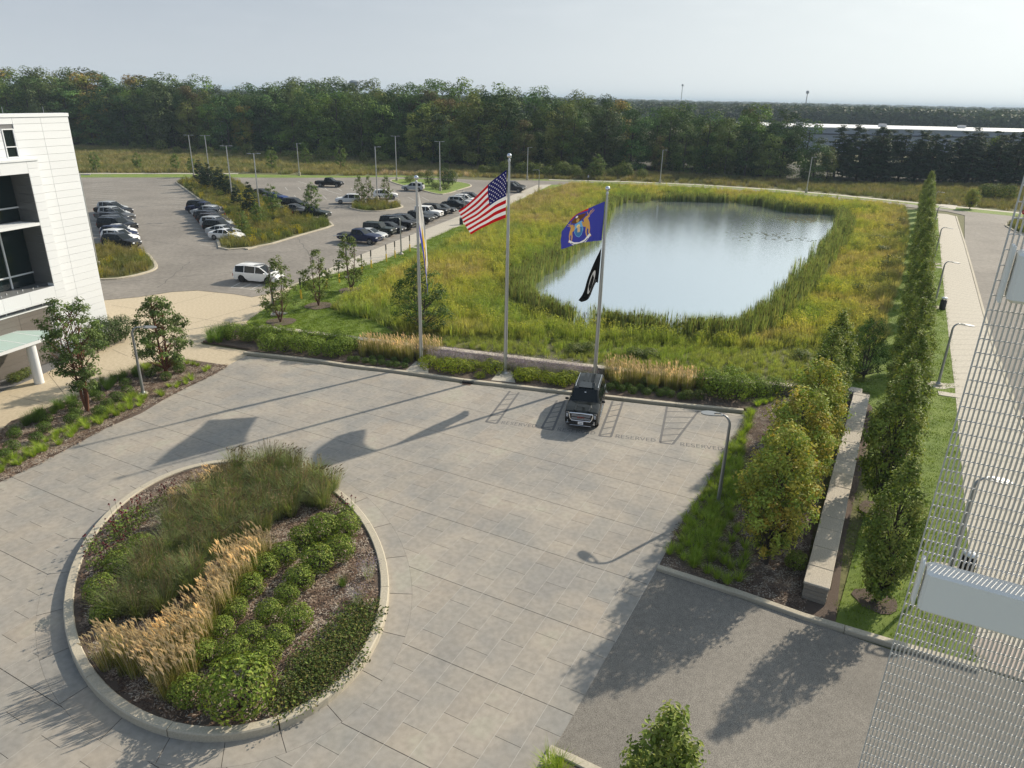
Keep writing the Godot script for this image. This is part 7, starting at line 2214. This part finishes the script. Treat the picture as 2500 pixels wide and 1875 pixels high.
func build_walls() -> void:
	rng.seed = 51
	# long low wall behind the back bed
	var o := base("garden_wall", Vector3.ZERO)
	tag(o, "long low limestone wall between the back bed and the meadow", "wall")
	var line := [Vector2(-20.78, -55.45), Vector2(-17.50, -54.58), Vector2(-11.15, -52.69), Vector2(-3.76, -50.58), Vector2(4.78, -48.15), Vector2(11.16, -46.61), Vector2(15.77, -45.67), Vector2(19.12, -45.03)]
	wall_run(o, line, 0.8, 0.6, 1.5, 0.62)
	var near_ := []
	var far_ := []
	for q in [Vector2(-7.20, -51.52), Vector2(-3.76, -50.58), Vector2(-0.25, -49.58), Vector2(4.78, -48.15), Vector2(5.92, -47.84)]:
		near_.append((q as Vector2) + Vector2(-0.25, 1.0) * 1.35)
		far_.push_front((q as Vector2) + Vector2(-0.25, 1.0) * 0.42)
	scatter(near_ + far_, P.sage, 0.42, 0.08, 0.85, 1.1, "sage_foliage", "silvery purple sage along the long wall between the flagpoles", "sage")
	# thick wall that turns the corner beside the drive
	o = base("thick_stone_wall", Vector3.ZERO)
	tag(o, "thick stone wall with pale slab top running to the drive", "wall")
	var near: Vector2 = (Vector2(11.89, -23.47) as Vector2).lerp(Vector2(12.71, -23.14), 0.5)
	var corner: Vector2 = (Vector2(22.83, -43.68) as Vector2).lerp(Vector2(23.78, -43.94), 0.5)
	wall_run(o, [near, near.lerp(corner, 0.33), near.lerp(corner, 0.66), corner], 0.82, 0.98, 1.55, 0.2)
	wall_run(o, [corner + (near - corner).normalized() * -0.5, corner - e1 * 1.9 + (near - corner).normalized() * -0.45], 0.82, 0.9, 1.3, 0.1)

# courses of uneven stones under cap slabs; each stone of the caps and of the ends is a part of its own
func wall_run(o: Node3D, line: Array, high: float, thick: float, cap: float, skip: float) -> void:
	var body := MB.new()
	var total := 0.0
	for k in line.size() - 1: total += (line[k] as Vector2).distance_to(line[k + 1])
	var at_ := func(s: float) -> Array:
		var left := s
		for k in line.size() - 1:
			var a: Vector2 = line[k]
			var b: Vector2 = line[k + 1]
			var d := a.distance_to(b)
			if left <= d or k == line.size() - 2:
				return [a.lerp(b, left / d), (b - a).normalized()]
			left -= d
		return []
	var y := 0.0
	var row := 0
	while y < high - 0.13:
		var hgt := minf(rr(0.12, 0.19), high - 0.1 - y)
		var s := -rr(0.0, 0.3)
		while s < total:
			var len_ := rr(0.28, 0.7)
			var s0 := maxf(s, 0.0)
			var s1 := minf(s + len_, total)
			s += len_
			if s1 - s0 < 0.08: continue
			var q: Array = at_.call((s0 + s1) * 0.5)
			var p: Vector2 = q[0]
			var dir: Vector2 = q[1]
			var basis := Basis(v3(dir), Vector3.UP, v3(Vector2(-dir.y, dir.x)))
			var wd := thick - 0.06 + rr(-0.035, 0.035)
			var ends := thick > 0.8 and s0 < 2.6
			var m := MB.new() if ends else body
			m.col = Color.WHITE * rr(0.75, 1.12)
			m.cbox(v3(p, y + hgt * 0.5), Vector3(s1 - s0 - 0.015 + (rr(-0.0, 0.03) if s0 == 0.0 else 0.0), hgt - 0.012, wd), 0.014, basis)
			if ends: put(m.mesh(), "stone", M.rubble, o)
		y += hgt
		row += 1
	if body.i.size(): put(body.mesh(), "stone_courses", M.rubble, o).set_meta("kind", "stuff")
	var s := 0.0
	while s < total - 0.05:
		var len_ := minf(rr(cap * 0.75, cap * 1.25), total - s)
		if total - s - len_ < 0.4: len_ = total - s
		var q: Array = at_.call(s + len_ * 0.5)
		var p: Vector2 = q[0]
		var dir: Vector2 = q[1]
		var basis := Basis(v3(dir), Vector3.UP, v3(Vector2(-dir.y, dir.x)))
		var m := MB.new()
		m.col = Color.WHITE * rr(0.9, 1.08)
		m.cbox(v3(p, high - 0.05 + rr(-0.006, 0.006)), Vector3(len_ - 0.018, 0.1, thick + rr(-0.02, 0.03)), 0.02, basis)
		put(m.mesh(), "cap_stone", M.stone, o)
		s += len_

var fd := Vector2(sin(deg_to_rad(16.5)), -cos(deg_to_rad(16.5)))
var fo := Vector2(cos(deg_to_rad(16.5)), sin(deg_to_rad(16.5)))

# a point of the facade: s metres along it from the far corner, y up, off metres in front
func fac(s: float, y: float, off: float) -> Vector3:
	var p := Vector2(-32.2, -53.6) - fd * s + fo * off
	return Vector3(p.x, y, p.y)

func fbox(m: MB, s0: float, s1: float, y0: float, y1: float, o0: float, o1: float, ch := 0.0) -> void:
	var b := Basis(v3(-fd), Vector3.UP, v3(fo) * -1.0)
	var at := fac((s0 + s1) * 0.5, (y0 + y1) * 0.5, (o0 + o1) * 0.5)
	if ch > 0.0: m.cbox(at, Vector3(s1 - s0, y1 - y0, o1 - o0), ch, b)
	else: m.box(at, Vector3(s1 - s0, y1 - y0, o1 - o0), b)

func fpart(o: Node3D, called: String, mt: Material, s0: float, s1: float, y0: float, y1: float, o0: float, o1: float, col := Color.WHITE, ch := 0.0) -> MeshInstance3D:
	var m := MB.new()
	m.col = col
	fbox(m, s0, s1, y0, y1, o0, o1, ch)
	return put(m.mesh(), called, mt, o)

func build_left_building() -> void:
	rng.seed = 61
	var o := base("office_building", Vector3.ZERO)
	tag(o, "white panelled office building with a deep glazed bay at the left edge", "building")
	# core behind the panels, with a deep recess behind the bay
	var m := MB.new()
	fbox(m, -0.17, 4.2, 0.0, 16.5, -14.0, -0.05)
	fbox(m, 4.2, 24.0, 13.2, 16.5, -14.0, -0.05)
	fbox(m, 4.2, 24.0, 0.0, 5.3, -14.0, -0.05)
	fbox(m, 4.2, 24.0, 5.3, 13.2, -14.0, -1.3)
	put(m.mesh(), "wall_core", M.seam, o)
	# facade panels
	var seams := [-0.2, 2.03, 4.16, 6.3, 8.45, 10.6, 13.0]
	var y := 0.05
	var r := 0
	while y < 16.55:
		var y1 := minf(y + 0.505, 16.62)
		for k in seams.size() - 1:
			var s0: float = seams[k]
			var s1: float = seams[k + 1]
			if s0 > 3.9 and y1 > 5.0 and y < 13.6: continue
			if s0 > 3.9 and y < 4.4: continue
			if k == 2 and y > 14.05 and y < 15.9:
				s0 = 5.12
			if s0 > 6.0 and y > 14.05 and y < 15.9: continue
			fpart(o, "facade_panel", M.white_panel, s0 + 0.007, s1 - 0.007, y + 0.007, y1 - 0.007, -0.06, 0.0, Color.WHITE * rr(0.965, 1.02), 0.004)
		y = y1
		r += 1
	fpart(o, "parapet_cap", M.white_panel, -0.26, 24.0, 16.63, 16.86, -0.5, 0.06, Color.WHITE, 0.01)
	fpart(o, "roof", M.grey_metal, -0.2, 24.0, 16.55, 16.66, -14.0, -0.45, lin(1.4, 1.4, 1.4))
	fpart(o, "side_wall", M.white_panel, -0.23, -0.18, 0.0, 16.6, -14.0, -0.02)
	for s in [0.6, 3.7, 5.0]:
		m = MB.new()
		m.tube([fac(s, 16.6, -1.2), fac(s, 17.25, -1.2)], [0.018, 0.012], 5)
		put(m.mesh(true), "lightning_rod", M.steel, o)
	# upper windows
	for k in 3:
		var s0: float = [4.27, 5.18, 6.4][k]
		var s1: float = [5.0, 6.2, 7.6][k]
		if k == 1: continue
		var wn := fpart(o, "window", M.glass, s0, s1, 14.15, 15.87, -0.1, -0.05)
		for bar in [[s0 - 0.07, s0, 14.1, 15.94], [s1, s1 + 0.07, 14.1, 15.94], [s0, s1, 15.87, 15.94], [s0, s1, 14.1, 14.15], [s0, s1, 14.78, 14.84]]:
			fpart(wn, "frame", M.white_panel, bar[0], bar[1], bar[2], bar[3], -0.1, 0.03)
	# projecting bay: frame of panels, reveal, glazing
	for k in 17:
		var ya := 4.45 + k * 0.56
		fpart(o, "bay_panel", M.white_panel, 3.4, 4.24, ya + 0.006, minf(ya + 0.554, 13.9), 0.0, 0.55, Color.WHITE * rr(0.965, 1.02), 0.004)
		if ya > 5.3 and ya < 13.1:
			fpart(o, "reveal_panel", M.grey_metal, 4.241, 4.27, ya + 0.006, minf(ya + 0.554, 13.1), -1.25, 0.53, lin(0.75, 0.74, 0.73))
	for k in 5:
		fpart(o, "bay_panel", M.white_panel, 4.25 + k * 2.0, 6.24 + k * 2.0, 13.12, 13.9, 0.0, 0.55, Color.WHITE * rr(0.97, 1.02), 0.004)
		fpart(o, "bay_panel", M.white_panel, 4.25 + k * 2.0, 6.24 + k * 2.0, 4.45, 5.36, 0.0, 0.55, Color.WHITE * rr(0.97, 1.02), 0.004)
	fpart(o, "bay_roof", M.white_panel, 3.36, 14.3, 13.9, 14.06, -0.05, 0.62, Color.WHITE, 0.01)
	fpart(o, "bay_sill", M.grey_metal, 4.27, 14.3, 5.3, 5.38, -1.25, 0.5, lin(1.1, 1.15, 1.2))
	fpart(o, "bay_soffit", M.white_panel, 3.4, 14.3, 13.06, 13.12, -1.3, 0.0)
	fpart(o, "bay_floor", M.white_panel, 3.4, 14.3, 4.38, 4.44, -0.02, 0.54)
	for k in 7:
		var b := MB.new()
		b.tube([fac(4.9 + k * 0.6, 5.38, -0.2 + 0.25 * (k % 2)), fac(4.9 + k * 0.6, 5.46, -0.2 + 0.25 * (k % 2))], [0.05, 0.04], 8)
		put(b.mesh(true), "sill_light", M.steel, o)
	var cells := [[4.3, 6.05], [6.15, 7.9], [8.0, 9.75], [9.85, 11.6]]
	var levels := [[5.42, 6.2], [6.3, 9.6], [9.9, 10.75], [10.85, 13.04]]
	for c in cells:
		for l in levels:
			var g := fpart(o, "window", M.glass, c[0], c[1], l[0], l[1], -1.14, -1.1)
			fpart(g, "frame", M.white_metal, c[0] - 0.06, c[1] + 0.04, l[1], l[1] + 0.09, -1.14, -1.04)
			fpart(g, "frame", M.white_metal, c[1], c[1] + 0.09, l[0], l[1], -1.14, -1.02)
	for k in 9:
		fpart(o, "sunshade_blade", M.white_metal, 4.5, 14.0, 9.74 + 0.002 * k, 9.86 + 0.002 * k, -1.0 + k * 0.19, -0.9 + k * 0.19)
	fpart(o, "sunshade_edge", M.white_metal, 4.45, 14.0, 9.7, 9.9, 0.72, 0.78)
	# ground floor: clerestory, dark panels, narrow window, glass canopy on a column
	var cl := fpart(o, "window", M.glass, 4.97, 14.0, 4.08, 4.33, -0.12, -0.08)
	for k in 8: fpart(cl, "frame", M.white_metal, 4.93 + k * 1.4, 4.99 + k * 1.4, 4.08, 4.33, -0.12, -0.03)
	var nw := fpart(o, "window", M.glass, 4.38, 4.84, 0.1, 4.3, -0.12, -0.08)
	for f in [0.1, 1.3, 2.6, 3.9, 4.3]: fpart(nw, "frame", M.white_metal, 4.34, 4.88, f - 0.03, f + 0.03, -0.12, -0.02)
	fpart(nw, "frame", M.white_metal, 4.32, 4.38, 0.1, 4.35, -0.12, 0.0)
	fpart(o, "coping", M.white_metal, 4.9, 14.0, 4.0, 4.06, -0.05, 0.34)
	for k in 11:
		for j in 4:
			fpart(o, "dark_panel", M.dark_panel, 4.92 + j * 2.3 + 0.006, 4.92 + (j + 1) * 2.3 - 0.006, 0.05 + k * 0.36 + 0.005, 0.05 + (k + 1) * 0.36 - 0.005, 0.0, 0.3, Color.WHITE * rr(0.9, 1.08), 0.004)
	var cp := base("glass_canopy", Vector3.ZERO)
	tag(cp, "pale green glass entrance canopy on a white column", "canopy")
	var pts := PackedVector2Array()
	for q in [[7.6, 0.32], [6.75, 1.9], [7.25, 3.3], [14.0, 3.3], [14.0, 0.32]]:
		var p := fac(q[0], 0, q[1])
		pts.append(Vector2(p.x, p.z))
	m = MB.new()
	m.col = lin(0.42, 0.56, 0.52)
	m.prism(pts, 2.93, 2.97)
	var gm := mat(Color.WHITE, 0.12)
	put(m.mesh(), "glass_roof", gm, cp)
	for k in 4:
		m = MB.new()
		fbox(m, 7.9 + k * 1.5, 7.96 + k * 1.5, 2.86, 2.975, 0.35, 3.28)
		put(m.mesh(), "glazing_bar", M.white_metal, cp)
	for e in 5:
		var p0 := pts[e]
		var p1 := pts[(e + 1) % 5]
		m = MB.new()
		var dd := (p1 - p0).normalized()
		m.box(v3((p0 + p1) * 0.5, 2.87), Vector3(p0.distance_to(p1), 0.2, 0.08), Basis(v3(dd), Vector3.UP, v3(Vector2(-dd.y, dd.x))))
		put(m.mesh(), "edge_beam", M.white_metal, cp)
	m = MB.new()
	m.lathe(Vector3(-31.9, 0, -44.2), [Vector2(0.3, 0.0), Vector2(0.3, 2.82)], 24)
	put(m.mesh(true), "column", M.white_metal, cp)
	sheet("gravel_strip", [Vector2(-34.91, -44.73), Vector2(-33.32, -48.65), Vector2(-33.09, -48.96), Vector2(-32.97, -49.46), Vector2(-32.58, -49.24), Vector2(-32.42, -47.56), Vector2(-32.65, -45.95), Vector2(-32.71, -45.30), Vector2(-33.28, -42.99), Vector2(-33.33, -42.40)], 0.012, M.gravel)

func build_screen() -> void:
	rng.seed = 71
	var o := base("metal_grille", Vector3.ZERO)
	tag(o, "white steel bar grille on horizontal beams at the right edge", "grille")
	var dir := Vector3(e1.x, 0, e1.y)
	var out := Vector3(e2.x, 0, e2.y)
	var e := Vector3(3.2, 0, -4.667)
	var wb := Basis(dir, Vector3.UP, dir.cross(Vector3.UP))
	var bar := MB.new()
	bar.box(Vector3(0, 14.6, 0), Vector3(0.006, 10.4, 0.045), wb)
	var bm := bar.mesh()
	for k in 115:
		var b := put(bm, "bar", M.grille, o)
		b.position = e + dir * (0.0302 * k)
	var rod := MB.new()
	var n := 114
	for k in n:
		var x := 0.0302 * k
		rod.box(dir * (x + 0.0151), Vector3(0.0302, 0.007, 0.007), wb)
		rod.cbox(dir * x - out * 0.022, Vector3(0.008, 0.008, 0.008), 0.0015, wb)
	var rm := rod.mesh()
	for k in 100:
		var y := 9.5 + 0.1016 * k + 0.03
		if y > 19.7: break
		var b := put(rm, "cross_rod", M.grille, o)
		b.position = e + Vector3(0, y, 0) - out * 0.012
	for q in [[14.93, 15.28], [17.36, 17.68], [19.75, 20.05], [12.5, 12.85], [10.0, 10.3]]:
		var m := MB.new()
		m.cbox(e - out * 0.145 + dir * (0.06 + 1.8) + Vector3(0, (q[0] + q[1]) * 0.5, 0), Vector3(3.6, q[1] - q[0], 0.2), 0.02, wb)
		put(m.mesh(), "beam", M.white_beam, o)
		m = MB.new()
		m.cbox(e - out * 0.1 + dir * 0.035 + Vector3(0, (q[0] + q[1]) * 0.5, 0), Vector3(0.02, q[1] - q[0] + 0.05, 0.12), 0.004, wb)
		put(m.mesh(), "bracket", M.white_beam, o)
	for x in [3.4]:
		var m := MB.new()
		m.cbox(e - out * 0.35 + dir * x + Vector3(0, 10, 0), Vector3(0.2, 20.2, 0.2), 0.02, wb)
		put(m.mesh(), "post", M.white_beam, o)
